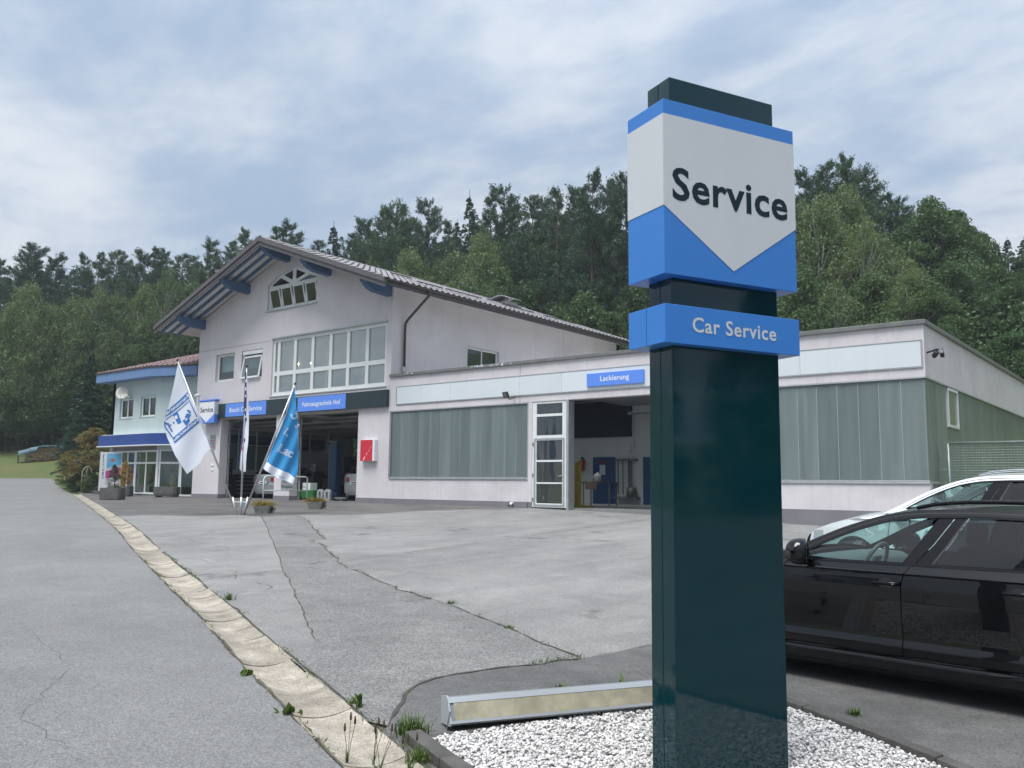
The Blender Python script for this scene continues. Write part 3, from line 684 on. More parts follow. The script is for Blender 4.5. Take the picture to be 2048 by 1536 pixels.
# tiles: the rows next to the right eave one by one, the rest as one mesh
tw, tl = .302, .37; slope = math.atan(.365); ca, sa = cos(slope), sin(slope)
def tile_pts():
    P = []
    for i in range(9):
        q = i/8; h = .028*sin(q*2*pi)+.012
        P.append([(0, q*tw*.995, h+.045), (tl*1.1, q*tw*.995, h+.012)])
    return P
TP = tile_pts(); tmb = MB().grid(TP)
fr_ = [p[0] for p in TP]; tmb.add(fr_+[(p[0], p[1], p[2]-.028) for p in fr_], [(i, i+1, 9+i+1, 9+i) for i in range(8)])
tme = None; rows = 21; ny = int(17.3/tw); rest = []
for sgn in (1, -1):
    xe = AX+sgn*(7.50 if sgn > 0 else 7.74)
    for r in range(rows+(1 if sgn < 0 else 0)):
        for c in range(ny):
            # tile frame: local x goes up the slope
            d0 = r*tl*.97; jx = random.uniform(-.006, .006); jz = random.uniform(0, .008)
            ox, oz = xe-sgn*d0*ca, rz_top(AX+7.4)-.03+d0*sa+jz if sgn > 0 else rz_top(AX-7.68)-.03+d0*sa+jz
            if sgn*(ox-AX) < .25: continue
            oy = -1.46+c*tw
            M4 = Matrix(((-sgn*ca, 0, sgn*sa, ox), (0, 1, 0, oy+jx), (sa, 0, ca, oz), (0, 0, 0, 1)))
            if sgn > 0 and r < 5:
                if tme is None:
                    o = tmb.build('roof_tile', M_tile, rf, smooth=True, fix=False); tme = o.data
                else: o = link('roof_tile', tme, None, rf)
                o.matrix_local = M4
            else: rest.append(M4)
bv = np.array(tmb.v); bf = tmb.f; V = []; F = []
for M4 in rest:
    A = np.array(M4); b = len(V)*len(bv); V.append(bv @ A[:3, :3].T+A[:3, 3]); F.append(np.array(bf)+b)
o = np_mesh('far_roof_tiles', np.concatenate(V), np.concatenate(F), M_tile, rf, True); tag(o, kind='stuff')
# ridge caps
for i in range(44):
    y = -1.45+i*.395; mb = MB()
    P = [[(AX+.15*sin(q), y+t*.42, rz_top(AX)+.0+.11*cos(q)-.02+.012*(1-t)) for q in np.linspace(-1.75, 1.75, 9)] for t in (0, 1)]
    mb.grid(P).build('ridge_cap', M_tile, rf, smooth=True, solid=.012)
# snow guards and chimney
for y0, y1, r in ((1.2, 2.6, 1.1), (3.2, 5.4, 1.5), (6.4, 8.6, 1.2), (9.6, 12.2, 1.4), (1.8, 3.0, 3.2), (7.5, 10, 3.0)):
    x = AX+7.4-r; z = rz_top(x)+.16; mb = MB(); mb.tube([(x, y0, z), (x, y1, z)], .022, 6); mb.tube([(x, y0, z-.09), (x, y1, z-.09)], .022, 6)
    for k in range(4): yy = y0+(y1-y0)*(k+.5)/4; mb.tube([(x-.12, yy, z-.2), (x, yy, z)], .014, 5)
    mb.build('snow_guard', M_brown, rf)
ch = MB().box(-26.5, -25.75, 10.2, 10.95, 8.9, 9.50).build('chimney', mat('chimney_render', (.34, .33, .33), .9, bump=.3, bscale=40), rf)
P = [[(-26.75+i*.12*.95, 10.0+k*1.15, 9.62+.16*sin(pi*i/10)) for i in range(11)] for k in (0, 1)]
MB().grid(P).build('chimney_cowl', M_alu, ch, smooth=True, solid=.02)
mb = MB()
for a in ((-26.6, 10.1), (-25.7, 10.1), (-26.6, 11.0), (-25.7, 11.0)): mb.box(a[0]-.015, a[0]+.015, a[1]-.015, a[1]+.015, 9.45, 9.68)
mb.build('cowl_strut', M_brown, ch)
# fascia band over the bays with its two blue name panels
bd = MB().box(-34.0, -22.90, -.14, -.002, 3.45, 4.06).build('sign_band', M_dkgreen, wb, bevel=.008)
for (a, b, key) in ((-32.9, -30.02, 'bosch'), (-27.96, -25.1, 'fahr')):
    pn = MB().box(a, b, -.155, -.1405, 3.475, 4.035).build('name_panel', M_signblue, bd)
    wl = (b-a)*.79
    lettering(key, lambda u, v, a=a, b=b, wl=wl: (a+(b-a-wl)/2+u, -.1575, 3.665+v), wl).build('lettering', M_letter, pn)
bd['label'] = 'dark petrol sign band with two blue name panels over the bays'
# bay interiors
MB().box(X0+.3, X1-.02, .2, 15.3, -.1, .012).build('workshop_floor', M_floor, wb)
MB().box(X1-.3, X1-.02, .38, 15.3, .012, 3.45).build('inner_wall', M_int, wb)
MB().box(X0+.302, X0+.306, 4.3, 15.2, .012, 1.15).build('dado', mat('dado_grey', (.30, .31, .32), .6), wb)
MB().box(-29.2, -28.75, 4.2, 4.65, .012, 3.45).build('inner_pillar', M_int, wb)
for y in (1.8, 4.4, 7.0, 9.6): MB().box(X0+.3, X1-.3, y, y+.25, 3.2, 3.45).build('ceiling_beam', mat('beam_grey', (.42, .43, .43), .8), wb)
for x0, x1 in ((-33.42, -29.49), (-28.47, -24.53)):
    mb = MB()
    for i in range(4): mb.box(x0+.03, x1-.03, .9+i*.62, .9+i*.62+.6, 3.24, 3.29)
    mb.build('overhead_door', mat('grey_door', (.16, .165, .17), .5), wb)
    mb = MB()
    for x in (x0+.04, x1-.08): mb.box(x, x+.04, .39, .45, .012, 3.3); mb.box(x, x+.04, .45, 3.6, 3.30, 3.34)
    mb.build('door_rail', M_alu, wb)
# small things fixed to the front
def lamp_head(name, label, pos, rot, size=.16, cat='floodlight', arm=None, group=None):
    t = thing(name, label, cat, pos, group=group); M0 = Matrix.Translation(pos) @ Matrix.Rotation(rot, 4, 'Z') @ Matrix.Rotation(radians(25), 4, 'X')
    mb = MB().obox(M0 @ Matrix.Translation((0, -.06, 0)), size*1.2, .07, size); h = mb.build('housing', mat('lamp_black', (.02, .02, .022), .4), t, bevel=.012)
    MB().obox(M0 @ Matrix.Translation((0, -.098, 0)), size*1.0, .006, size*.8).build('lens', glass('lamp_lens', (.5, .52, .52), 1.2, .5, (.35, .36, .36)), t)
    mb = MB().tube([tuple(M0 @ Vector((0, -.02, -size*.4))), tuple(M0 @ Vector((0, .02, -size*.9))), arm or tuple(M0 @ Vector((0, .16, -size*.9)))], .018, 8); mb.build('bracket', mat('lamp_black'), t)
    return t
# ---------------------------------------------------------------- flat-roofed paint shop
gb = thing('paint_shop', 'long flat-roofed paint shop with green channel glass fronts and one open bay', 'building', (-14, 0, 0))
GX0, GX1, GD = -22.848, -5.0, 15.2
def fr(u, v, t): return (u, t, v)
# front wall below the glass, with plinth
MB().box(GX0, -16.58, .0, .25, -.6, .86).build('sill_wall', M_render, gb)
MB().box(-10.12, GX1-.004, .0, .25, -.7, .80).build('sill_wall', M_render, gb)
MB().box(GX0+.02, -16.565, -.012, .05, -.6, .175).build('plinth', M_plinth, gb)
MB().box(-10.13, GX1+.005, -.012, .05, -.7, .16).build('plinth', M_plinth, gb)
MB().box(-16.585, -16.43, .0, .3, -.5, 3.27).build('pier', M_render, gb)
MB().box(-16.59, -16.425, -.012, .05, -.5, .174).build('pier_plinth', M_plinth, gb)
MB().box(-10.42, -10.12, .0, .3, -.6, 3.27).build('pier', M_render, gb)
MB().box(-10.43, -10.125, -.010, .05, -.6, .17).build('pier_plinth', M_plinth, gb)
# parapet: separate render panels with joints, each a piece
for a, b in ((GX0, -16.93), (-16.915, -11.0), (-10.985, GX1)):
    MB().box(a, b, .0, .28, 3.275, 4.52).build('parapet_panel', M_render, gb, bevel=.006)
ys_ = [0.285, 4.4, 8.4, 12.4, GD]
for a, b in zip(ys_[:-1], ys_[1:]):
    MB().box(GX1-.25, GX1, a, b-.012, 3.275, 4.52).build('parapet_panel', M_render, gb, bevel=.006)
MB().box(GX0, GX1-.25, GD-.25, GD, -.6, 4.5).build('back_wall', M_render, gb)
RL = [[(x, y), (x+1.6, y), (x+1.6, y+3.6), (x, y+3.6)] for x in (-21.0, -18.4, -15.4, -12.8, -9.6, -7.2) for y in (2.2,)]      # unseen rooflights, added to bring more daylight into the paint shop
MB().prism([(GX0+.002, .28), (GX1-.25, .28), (GX1-.25, GD-.25), (GX0+.002, GD-.25)], RL, lambda u, v, t: (u, v, t), 4.18, 4.30).build('roof_slab', mat('roof_felt', (.5, .5, .5), .9), gb)
for r in RL: MB().box(r[0][0]-.05, r[1][0]+.05, r[0][1]-.05, r[2][1]+.05, 4.302, 4.32).build('fill_rooflight', glass('fill_rooflight_acrylic', (.9, .92, .92), .8, .05, (.6, .6, .6)), gb)
for a, b in ((GX0-.03, -17.2), (-17.195, -11.4), (-11.395, GX1+.06)):
    MB().box(a, b, -.07, .33, 4.50, 4.61).build('parapet_cap', M_cap, gb, bevel=.01)
MB().box(GX1-.3, GX1+.06, .335, GD+.05, 4.50, 4.61).build('parapet_cap', M_cap, gb, bevel=.01)
mb = MB(); rr = random.Random(3)                    # peeling paint and droppings on the cap
for x, n in ((-21.9, 3), (-18.7, 9), (-18.0, 5), (-17.4, 3)):
    for i in range(n):
        cx, cz = x+rr.uniform(-.25, .25), 4.57+rr.uniform(-.035, .02); r = rr.uniform(.015, .045)
        pts = [(cx+r*rr.uniform(.6, 1.6)*cos(q), -.0725, cz+r*rr.uniform(.4, .9)*sin(q)) for q in np.linspace(0, 6.28, 8)[:-1]]
        mb.add(pts, [tuple(range(7))])
mb.build('peeled_paint', M_white, gb, fix=False)
# pale metal panels on the parapet
edges = [-22.50, -21.30, -19.9, -18.5, -16.93, -15.3, -13.7, -12.1, -10.5, -9.0, -7.92, -5.07]
for a, b in zip(edges[:-1], edges[1:]):
    MB().box(a+.003, b-.003, -.022, -.001, 3.52, 4.12).build('metal_panel', M_panel, gb)
mb = MB()
for z0, z1 in ((3.49, 3.515), (4.122, 4.142)): mb.box(-22.53, -5.04, -.03, -.001, z0, z1)
for a in (-22.53, -5.065): mb.box(a, a+.025, -.03, -.001, 3.515, 4.122)
mb.build('panel_frame', M_alu, gb)
ls = MB().box(-14.34, -12.40, -.075, -.024, 3.615, 4.0).build('name_panel', M_signblue, gb, bevel=.004); ls['label'] = 'blue name panel lettered in white over the open bay'
lettering('lack', lambda u, v: (-13.86+u, -.0775, 3.755+v), .98).build('lettering', M_letter, ls)
# channel glass: upright U-profiles, one piece each
def uprofile(x0, x1, z0, z1, fn, m, parent):
    t, dp = .008, .05; pl = [(x0, dp), (x0, 0), (x1, 0), (x1, dp), (x1-t, dp), (x1-t, t), (x0+t, t), (x0+t, dp)]
    mb = MB(); n = len(pl)
    vs = [fn(u, z, d) for z in (z0, z1) for u, d in pl]
    mb.add(vs, [(i, (i+1) % n, n+(i+1) % n, n+i) for i in range(n)]); return mb.build('glass_panel', m, parent, bevel=0)
gxs = [-22.75, -22.29, -21.84, -21.37, -20.85, -20.38, -19.91, -19.48, -19.0, -18.54, -18.06, -17.53, -17.09, -16.62]
fy = lambda u, v, t: (u, .03+t, v)
for a, b in zip(gxs[:-1], gxs[1:]): uprofile(a+.004, b-.004, .945, 3.235, fy, M_uglass, gb)
M_seal = mat('glass_seal_pale', (.36, .45, .43), .4)
for x in gxs[1:-1]: MB().box(x-.0035, x+.0035, .024, .05, .945, 3.235).build('glass_seal', M_seal, gb)
gxs2 = [-10.07, -9.56, -9.05, -8.54, -8.03, -7.54, -7.04, -6.54, -6.06, -5.56, -5.055]
for a, b in zip(gxs2[:-1], gxs2[1:]): uprofile(a+.004, b-.004, .87, 3.235, fy, M_uglass, gb)
for x in gxs2[1:-1]: MB().box(x-.005, x+.005, .022, .05, .87, 3.235).build('glass_seal', M_seal, gb)
fxs = lambda u, v, t: (GX1-.03-t, u, v)
y = .03
while y < GD-.4:
    if 2.1 < y+.24 and y < 3.28: uprofile(y+.002, y+.498, .87, 2.2, fxs, M_uglass_side, gb)
    else: uprofile(y+.002, y+.498, .87, 3.235, fxs, M_uglass_side, gb)
    y += .5
for (a, b, z0) in ((-22.80, -16.585, .86), (-10.12, -5.0, .80)):
    mb = MB(); mb.box(a, b, -.03, .12, z0, z0+.03); mb.box(a+.003, b-.003, .0, .10, z0+.031, z0+.08); mb.box(a, b, -.012, .12, 3.238, 3.272); mb.build('glass_frame', M_alu, gb, bevel=.004)
for a in (-22.80, -16.615): MB().box(a, a+.035, -.01, .1, .945, 3.236).build('glass_jamb', M_alu, gb)
mb = MB(); mb.box(GX1-.13, GX1+.012, .0, GD-.1, 3.238, 3.272); mb.box(GX1-.13, GX1+.02, .13, GD-.1, .80, .865); mb.build('glass_frame', M_alu, gb)
MB().box(GX1-.2, GX1-.01, .26, GD-.1, -.7, .80).build('side_plinth', M_plinth, gb)
frame_window(gb, 2.14, 3.26, 2.23, 3.225, -.02, (), (), .07, depth=.08, gm=glass('milky_glass', (.45, .5, .5), 1, .45, (.30, .32, .33)), fn=lambda u, v, t: (GX1-.01-t, u, v), sill=False)

# personal door set beside the bay: five lights in a white frame
dz = [(.14, .73), (.78, 1.40), (1.46, 2.06), (2.22, 2.80), (2.88, 3.20)]
hol = [rect(-16.27, -15.29, a, b) for a, b in dz]
ds = MB().prism(rect(-16.43, -15.13, 0.02, 3.27), hol, None, .02, .09).build('door', M_white, gb, bevel=.006); ds['label'] = 'white framed glazed door of five lights beside the bay'
for h in hol: MB().prism([(h[0][0]-.01, h[0][1]-.01), (h[1][0]+.01, h[1][1]-.01), (h[2][0]+.01, h[2][1]+.01), (h[3][0]-.01, h[3][1]+.01)], (), None, .05, .056).build('pane', glass('door_glass', (.5, .55, .56), 1.3, .12, (.2, .21, .22)), ds)
MB().prism(rect(-16.36, -15.2, .05, 2.13), [rect(-16.30, -15.26, .11, 2.08)], None, .012, .02).build('leaf_rebate', M_alu, ds)
MB().tube([(-15.27, .02, .98), (-15.27, -.045, .98), (-15.42, -.045, .97)], .011, 8).build('handle', M_alu, ds, smooth=True)
mb = MB()
for z in (.2, .95, 1.9): mb.tube([(-16.39, .008, z), (-16.39, .008, z+.1)], .014, 8)
mb.build('hinge', mat('lamp_black', (.02, .02, .022), .4), ds)
MB().box(-15.125, -15.04, -.01, .3, -.05, 3.27).build('bay_jamb', M_alu, gb, bevel=.005)
# inside of the open bay
MB().box(GX0+.02, GX1-.3, .2, GD-.3, -.15, .008).build('shop_floor', M_floor, gb)
MB().box(GX0+.1, -5.3, 8.2, 8.4, .008, 4.15).build('inner_back_wall', M_int, gb)
MB().box(GX0+.03, GX0+.1, .3, 8.2, .008, 4.15).build('inner_partition', M_int, gb)
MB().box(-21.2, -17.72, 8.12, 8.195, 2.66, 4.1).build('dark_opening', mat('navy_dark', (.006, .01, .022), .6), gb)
mb = MB()
for i in range(4): mb.box(-15.0, -10.45, .7+i*.66, 1.34+i*.66, 3.34, 3.39)
mb.build('overhead_door', mat('grey_door', (.16, .165, .17), .5), gb)
MB().tube([(-15.0, 3.4, 3.1), (-10.5, 3.4, 3.1)], .05, 8).build('door_shaft', M_alu, gb, smooth=True)
for x0, x1, z1 in ((-19.52, -18.48, 1.86), (-17.2, -16.2, 1.84)):
    dd = MB().box(x0, x1, 8.12, 8.19, .01, z1).build('steel_door', M_bluedoor, gb, bevel=.006)
    MB().tube([(x0+.12, 8.12, .92), (x0+.12, 8.06, .92), (x0+.24, 8.06, .92)], .012, 6).build('handle', M_cap, dd)
MB().box(-19.18, -18.92, 8.105, 8.118, 1.15, 1.55).build('notice', M_white, gb)
MB().box(-19.25, -18.85, 8.105, 8.118, 1.62, 1.70).build('notice', mat('red_notice', (.30, .05, .03), .6), gb)
# things standing or hanging in the bay
def extinguisher(p):
    t = thing('fire_extinguisher', 'red fire extinguisher on the inner wall of the paint bay', 'extinguisher', p)
    MB().lathe([(0, 0), (.08, 0), (.085, .03), (.085, .40), (.05, .46), (.025, .48), (0, .48)], p, 16).build('cylinder', mat('ext_red', (.45, .02, .02), .35), t, smooth=True)
    x, y, z = p; MB().box(x-.06, x+.05, y-.03, y+.03, z+.48, z+.55).build('valve', mat('lamp_black'), t)
    MB().tube([(x+.03, y, z+.52), (x+.12, y-.02, z+.42), (x+.10, y-.03, z+.1)], .014, 6).build('hose', mat('lamp_black'), t)
extinguisher((-20.0, 8.08, 1.32))
t = thing('wall_rack', 'wall rack with upright bars and tubes hanging beside the blue door', 'rack', (-17.9, 8.0, .2))
MB().box(-18.38, -17.45, 8.02, 8.19, 1.70, 1.78).build('rail', M_cap, t)
for x in (-18.3, -18.08, -17.82, -17.76, -17.68): MB().tube([(x, 8.08, 1.72), (x+.02, 8.06, .38)], .02, 6).build('bar', M_brown, t)
MB().box(-18.36, -17.35, 7.85, 8.19, .22, .30).build('tray', M_cap, t)
MB().lathe([(0, 0), (.2, 0), (.2, .35), (0, .35)], (-17.62, 7.95, .31), 14).build('drum', mat('drum_dark', (.12, .12, .12), .4), t, smooth=True)
t = thing('control_box', 'small grey electrical box high on the paint bay wall', 'box', (-17.85, 8.12, 2.05))
MB().box(-17.95, -17.72, 8.1, 8.198, 2.05, 2.28).build('case', M_white, t, bevel=.01)
MB().tube([(-17.6, 8.15, 2.16), (-17.6, 8.15, 3.6)], .014, 6).build('conduit', M_alu, t)
t = thing('yellow_press', 'yellow steel upright frame just inside the paint bay', 'frame', (-16.2, 2.2, .01))
mb = MB(); mb.box(-16.27, -16.20, 2.1, 2.2, .05, 1.45); mb.box(-16.13, -16.06, 2.1, 2.2, .05, 1.50); M_yel = mat('yellow_paint', (.42, .30, .02), .5)
mb.build('upright', M_yel, t, bevel=.006); MB().box(-16.3, -15.6, 2.0, 2.3, .01, .07).build('base', M_yel, t, bevel=.006)
t = thing('work_table', 'small work table with cloths and a pale canister in the paint bay', 'table', (-16.9, 4.6, .01))
MB().box(-17.5, -16.3, 4.3, 4.9, .80, .84).build('table_top', mat('old_wood', (.13, .10, .075), .8, vscale=6, col2=(.08, .065, .05)), t)
for x in (-17.44, -16.36):
    for y in (4.36, 4.84): MB().box(x-.02, x+.02, y-.02, y+.02, .01, .80).build('leg', M_cap, t)
P = [[(-17.3+i*.06, 4.27+.02*sin(i*1.1)-.0*j, .85-j*.07) for j in range(5)] for i in range(9)]
MB().grid(P).build('cloth', mat('cloth_brown', (.17, .12, .09), .9), t, smooth=True)
t = thing('canister', 'pale grey plastic canister standing on the paint bay table', 'canister', (-17.0, 4.6, .84))
MB().lathe([(0, 0), (.13, 0), (.14, .03), (.14, .22), (.1, .28), (.035, .3), (.035, .34), (0, .34)], (-17.0, 4.6, .84), 16).build('body', mat('canister_grey', (.30, .31, .31), .5), t, smooth=True)
MB().tube([(-17.12, 4.6, .98), (-17.24, 4.6, 1.04), (-17.28, 4.58, 1.14)], .016, 6).build('spout', mat('canister_grey'), t)
lamp_head('floodlight', 'black floodlight on the parapet above the left channel glass', (-17.22, -.28, 3.54), radians(-12), .2, arm=(-17.12, -.02, 3.46))
cj = thing('security_camera', 'black twin security cameras on a bracket at the paint shop corner', 'camera', (-4.93, .25, 3.85))
MB().tube([(-4.99, .22, 3.86), (-4.72, .1, 3.90)], .022, 8).build('bracket', mat('lamp_black'), cj)
for dx, a in ((-.02, 40), (.12, 5)):
    M0 = Matrix.Translation((-4.76+dx, .06, 3.78)) @ Matrix.Rotation(radians(a), 4, 'Z') @ Matrix.Rotation(radians(-25), 4, 'X')
    MB().obox(M0, .085, .19, .09).build('camera_body', mat('lamp_black'), cj, bevel=.01)
    MB().tube([tuple(M0 @ Vector((0, 0, .04))), (-4.76+dx, .1, 3.90)], .012, 6).build('joint', mat('lamp_black'), cj)
mb = MB()
for i in range(6): mb.box(-4.80+i*.035, -4.795+i*.035, .06, .1, 3.90, 3.96)
tag(mb.build('bird_spikes', M_alu, cj), kind='stuff')
t = thing('standpipe', 'small white outlet with black tap at the foot of the wall', 'tap', (-17.16, -.05, .03))
MB().tube([(-17.16, .0, .12), (-17.16, -.09, .12), (-17.16, -.12, .05)], .045, 10).build('pipe', M_white, t, smooth=True)
MB().lathe([(0, 0), (.05, 0), (.05, .05), (0, .05)], (-17.2, -.13, .03), 10).build('tap_cap', mat('lamp_black'), t)

# wire-mesh fence running off the corner
fc = thing('mesh_fence', 'galvanised wire mesh fence with tubular top rail behind the white car', 'fence', (-4.85, 1.2, -.2))
M_galv = mat('galvanised', (.36, .44, .42), .45, metal=.5, vscale=8, col2=(.28, .35, .33))
fz0, fz1 = -.25, 1.78
for x in (-4.85, -1.2, 2.4, 6.0): MB().tube([(x, 1.2, fz0-.3), (x, 1.2, fz1)], .03, 8).build('post', M_galv, fc, smooth=True)
MB().tube([(-4.85, 1.2, fz1), (6.0, 1.2, fz1+.0)], .03, 8).build('top_rail', M_galv, fc, smooth=True)
mb = MB()
def wire(a, b, r=.0035):
    mb.tube([a, b], r, 4, cap=False)
for i in range(int((6.0+4.85)/.06)): wire((-4.85+i*.06, 1.2, fz0), (-4.85+i*.06, 1.2, fz1))
for i in range(int((fz1-fz0)/.06)): wire((-4.85, 1.205, fz0+i*.06), (6.0, 1.205, fz0+i*.06))
for i in range(6): wire((-4.97, .78+i*.07, fz0), (-4.97, .78+i*.07, 1.72))
for i in range(33): wire((-4.965, .75, fz0+i*.06), (-4.87, 1.19, fz0+i*.06))
tag(mb.build('wire_mesh', M_galv, fc, fix=False), kind='stuff')
for z in (1.42, 1.15, .68): MB().tube([(-4.97, .8, z), (-4.87, 1.18, z)], .012, 6).build('stay', M_galv, fc)

# ---------------------------------------------------------------- pale blue office at the left
ob = thing('office_building', 'pale blue two-storey office with blue fascia and faceted glazed ground floor', 'building', (-40, 3, 0))
M_pale = mat('pale_blue_render', (.50, .585, .585), .9, vscale=.7, col2=(.455, .54, .545), bump=.4, bscale=50)
M_fascia = mat('blue_fascia', (.135, .235, .43), .55, vscale=2, col2=(.115, .205, .385))
M_band = mat('deep_blue_band', (.022, .062, .26), .45, vscale=2, col2=(.018, .052, .225))
OP = [(-43.1, .0), (-38.62, .0), (-36.2, .88), (-36.2, 9.5), (-43.1, 9.5)]       # plan
def seg_wall(a, b, z0, z1, holes, m, name='wall', th=.25, off=0.):
    L = hypot(b[0]-a[0], b[1]-a[1]); ex, ey = (b[0]-a[0])/L, (b[1]-a[1])/L; nx, ny = ey, -ex
    fn = lambda u, v, t: (a[0]+ex*u-nx*(t-off), a[1]+ey*u-ny*(t-off), v)
    return MB().prism(rect(0, L, z0, z1), holes, fn, 0, th).build(name, m, ob), fn, L
fw0, fnF, LF = seg_wall(OP[0], OP[1], 2.8, 5.62, [rect(.75, 2.05, 3.78, 4.78), rect(2.75, 4.15, 3.78, 4.78)], M_pale)
seg_wall(OP[1], OP[2], 2.8, 5.62, [], M_pale); seg_wall(OP[2], OP[3], -.4, 5.62, [], M_pale); seg_wall(OP[4], OP[0], -.4, 5.62, [], M_pale); seg_wall(OP[3], OP[4], -.4, 5.62, [], M_pale)
for a, b in ((.75, 2.05), (2.75, 4.15)): frame_window(ob, a, b, 3.78, 4.78, .08, (.5,), (), .09, .1, gm=G_dark, fn=fnF, curtain=True)
MB().prism([(p[0]+.3 if p[0] < -40 else p[0]-.3, p[1]+.3) for p in OP], (), lambda u, v, t: (u, v, t), 2.75, 2.85).build('upper_floor', M_int, ob)
MB().box(-42.8, -36.5, 3.2, 3.3, 0, 5.6).build('room_back', M_intdark, ob)
MB().box(-42.9, -36.4, .1, 9, -.3, .02).build('office_floor', M_floor, ob)
def offplan(d): return [(-43.1-d, -d), (-38.62+.02*d, -d), (-36.2+.25*d, .88-.95*d), (-36.2+d*.15, 9.5), (-43.1-d, 9.5+d)]
def ringband(d, z0, z1, m, name, par):
    pl = offplan(d); return MB().prism(pl, (), lambda u, v, t: (u, v, t), z0, z1).build(name, m, par)
ringband(.40, 2.42, 2.94, M_band, 'canopy_band', ob); ringband(.46, 2.37, 2.415, M_white, 'canopy_edge', ob); ringband(.30, 2.945, 2.975, M_white, 'canopy_flashing', ob)
ringband(.62, 5.60, 6.02, M_fascia, 'roof_fascia', ob); ringband(.66, 6.022, 6.06, M_brown, 'roof_edge', ob)
# tiled hip roof
hp = offplan(.64); rid = [(-39.6, 4.6, 7.75), (-38.4, 4.6, 7.75)]
M_rtile = mat('pink_tile', (.235, .165, .165), .8, vscale=9, col2=(.15, .10, .10), bump=.6, bscale=30)
mb = MB(); b3 = [(p[0], p[1], 6.062) for p in hp]
mb.add(b3+rid, [(0, 1, 6, 5), (1, 2, 6), (2, 3, 6), (3, 4, 5, 6), (4, 0, 5)]); rfo = mb.build('roof', M_rtile, ob)
tv = MB()
def tile_face(a, b, c_, n, m):       # quilted tile relief over a roof plane a-b (eave) to c_ (apex line point)
    a, b, c_ = Vector(a), Vector(b), Vector(c_); nn = (b-a).cross(c_-a).normalized()
    if nn.z < 0: nn = -nn
    for j in range(m):
        for i in range(n):
            t0, t1 = j/m, (j+1)/m; s0, s1 = i/n, (i+1)/n
            def q(s, t): return a.lerp(b, s).lerp(c_, t)
            A, B, Cc, D = q(s0, t0), q(s1, t0), q(s1, t1), q(s0, t1); mid0, mid1 = A.lerp(B, .5), D.lerp(Cc, .5)
            tv.add([A+nn*.03, mid0+nn*.075, B+nn*.03, Cc+nn*.01, mid1+nn*.045, D+nn*.01, A, mid0, B], [(0, 1, 4, 5), (1, 2, 3, 4), (0, 6, 7, 1), (1, 7, 8, 2)])
tile_face(b3[0], b3[1], (-39.0, 4.6, 7.75), 15, 15); tile_face(b3[1], b3[2], rid[1], 9, 15); tile_face(b3[4], b3[0], rid[0], 26, 14); tile_face(b3[2], b3[3], rid[1], 26, 14)
tag(tv.build('roof_tiles', M_rtile, rfo, fix=False), kind='stuff')
# ground floor glazing, front then facet with the door
def glaz(a, b, splits, rows, z0=.1, z1=2.18, name='shop_window', gm=None, fwid=.08):
    L = hypot(b[0]-a[0], b[1]-a[1]); ex, ey = (b[0]-a[0])/L, (b[1]-a[1])/L; nx, ny = ey, -ex
    fn = lambda u, v, t: (a[0]+ex*u-nx*t, a[1]+ey*u-ny*t, v)
    return frame_window(ob, 0, L, z0, z1, .0, splits, rows, fwid, .09, .08, gm=gm or glass('shop_glass', (.55, .68, .64), 1.15, .05, (.2, .25, .24)), fn=fn, sill=False, name=name)
glaz((-42.9, .1), (-40.72, .1), (.33, .66), (.71,), name='shop_window')
glaz((-40.70, .1), (-38.72, .1), (.5,), (.71,))
MB().box(-38.72, -38.58, .08, .25, 0, 2.3).build('corner_post', M_white, ob)
MB().box(-43.05, -38.6, .12, .3, -.2, .095).build('shop_plinth', M_plinth, ob)
MB().box(-43.05, -38.6, .12, .3, 2.18, 2.4).build('shop_head', M_plinth, ob)
a2, b2 = (-38.55, .12), (-36.3, .94)
glaz(a2, (-37.4, .54), (), (.71,), .03, 2.2, 'door'); glaz((-37.4, .54), b2, (), (.71,), .03, 2.2)
MB().tube([(-38.42, .05, .95), (-38.42, .05, 1.25)], .015, 6).build('door_pull', M_alu, ob)
seg_wall((-38.6, .0), (-36.2, .88), 2.2, 2.8, [], M_pale, 'door_head')
t = thing('reception_chair', 'pale chair standing behind the office shop window', 'chair', (-39.3, 1.1, .02))
MB().box(-39.55, -39.1, .9, 1.35, .42, .48).build('seat', M_curtain, t, bevel=.02); MB().obox(Matrix.Translation((-39.1, 1.12, .8)) @ Matrix.Rotation(.15, 4, 'Y'), .05, .42, .7).build('backrest', M_curtain, t, bevel=.02)
for dx in (-.2, .2):
    for dy in (-.2, .2): MB().tube([(-39.32+dx, 1.12+dy, .02), (-39.32+dx, 1.12+dy, .42)], .014, 6).build('leg', M_alu, t)
# satellite dish
sd = thing('satellite_dish', 'round cream satellite dish over the left upper window of the office', 'dish', (-41.45, -.25, 4.95))
Md = Matrix.Translation((-41.5, -.34, 4.98)) @ Vector((.66, -.70, .27)).to_track_quat('Z', 'Y').to_matrix().to_4x4()
P = [[tuple(Md @ Vector((r*cos(q)*.31, r*sin(q)*.33, .07*r*r))) for r in (0.001, .25, .5, .75, 1)] for q in np.linspace(0, 2*pi, 25)[:-1]]
MB().grid(P, True).build('reflector', mat('dish_cream', (.55, .54, .48), .5), sd, smooth=True, solid=.01)
MB().tube([tuple(Md @ Vector((0, -.32, .07))), tuple(Md @ Vector((0, -.1, .42)))], .012, 6).build('feed_arm', M_alu, sd)
MB().tube([(-41.1, .02, 4.78), (-41.1, -.2, 4.78), (-41.4, -.3, 4.95)], .02, 6).build('wall_bracket', M_alu, sd)
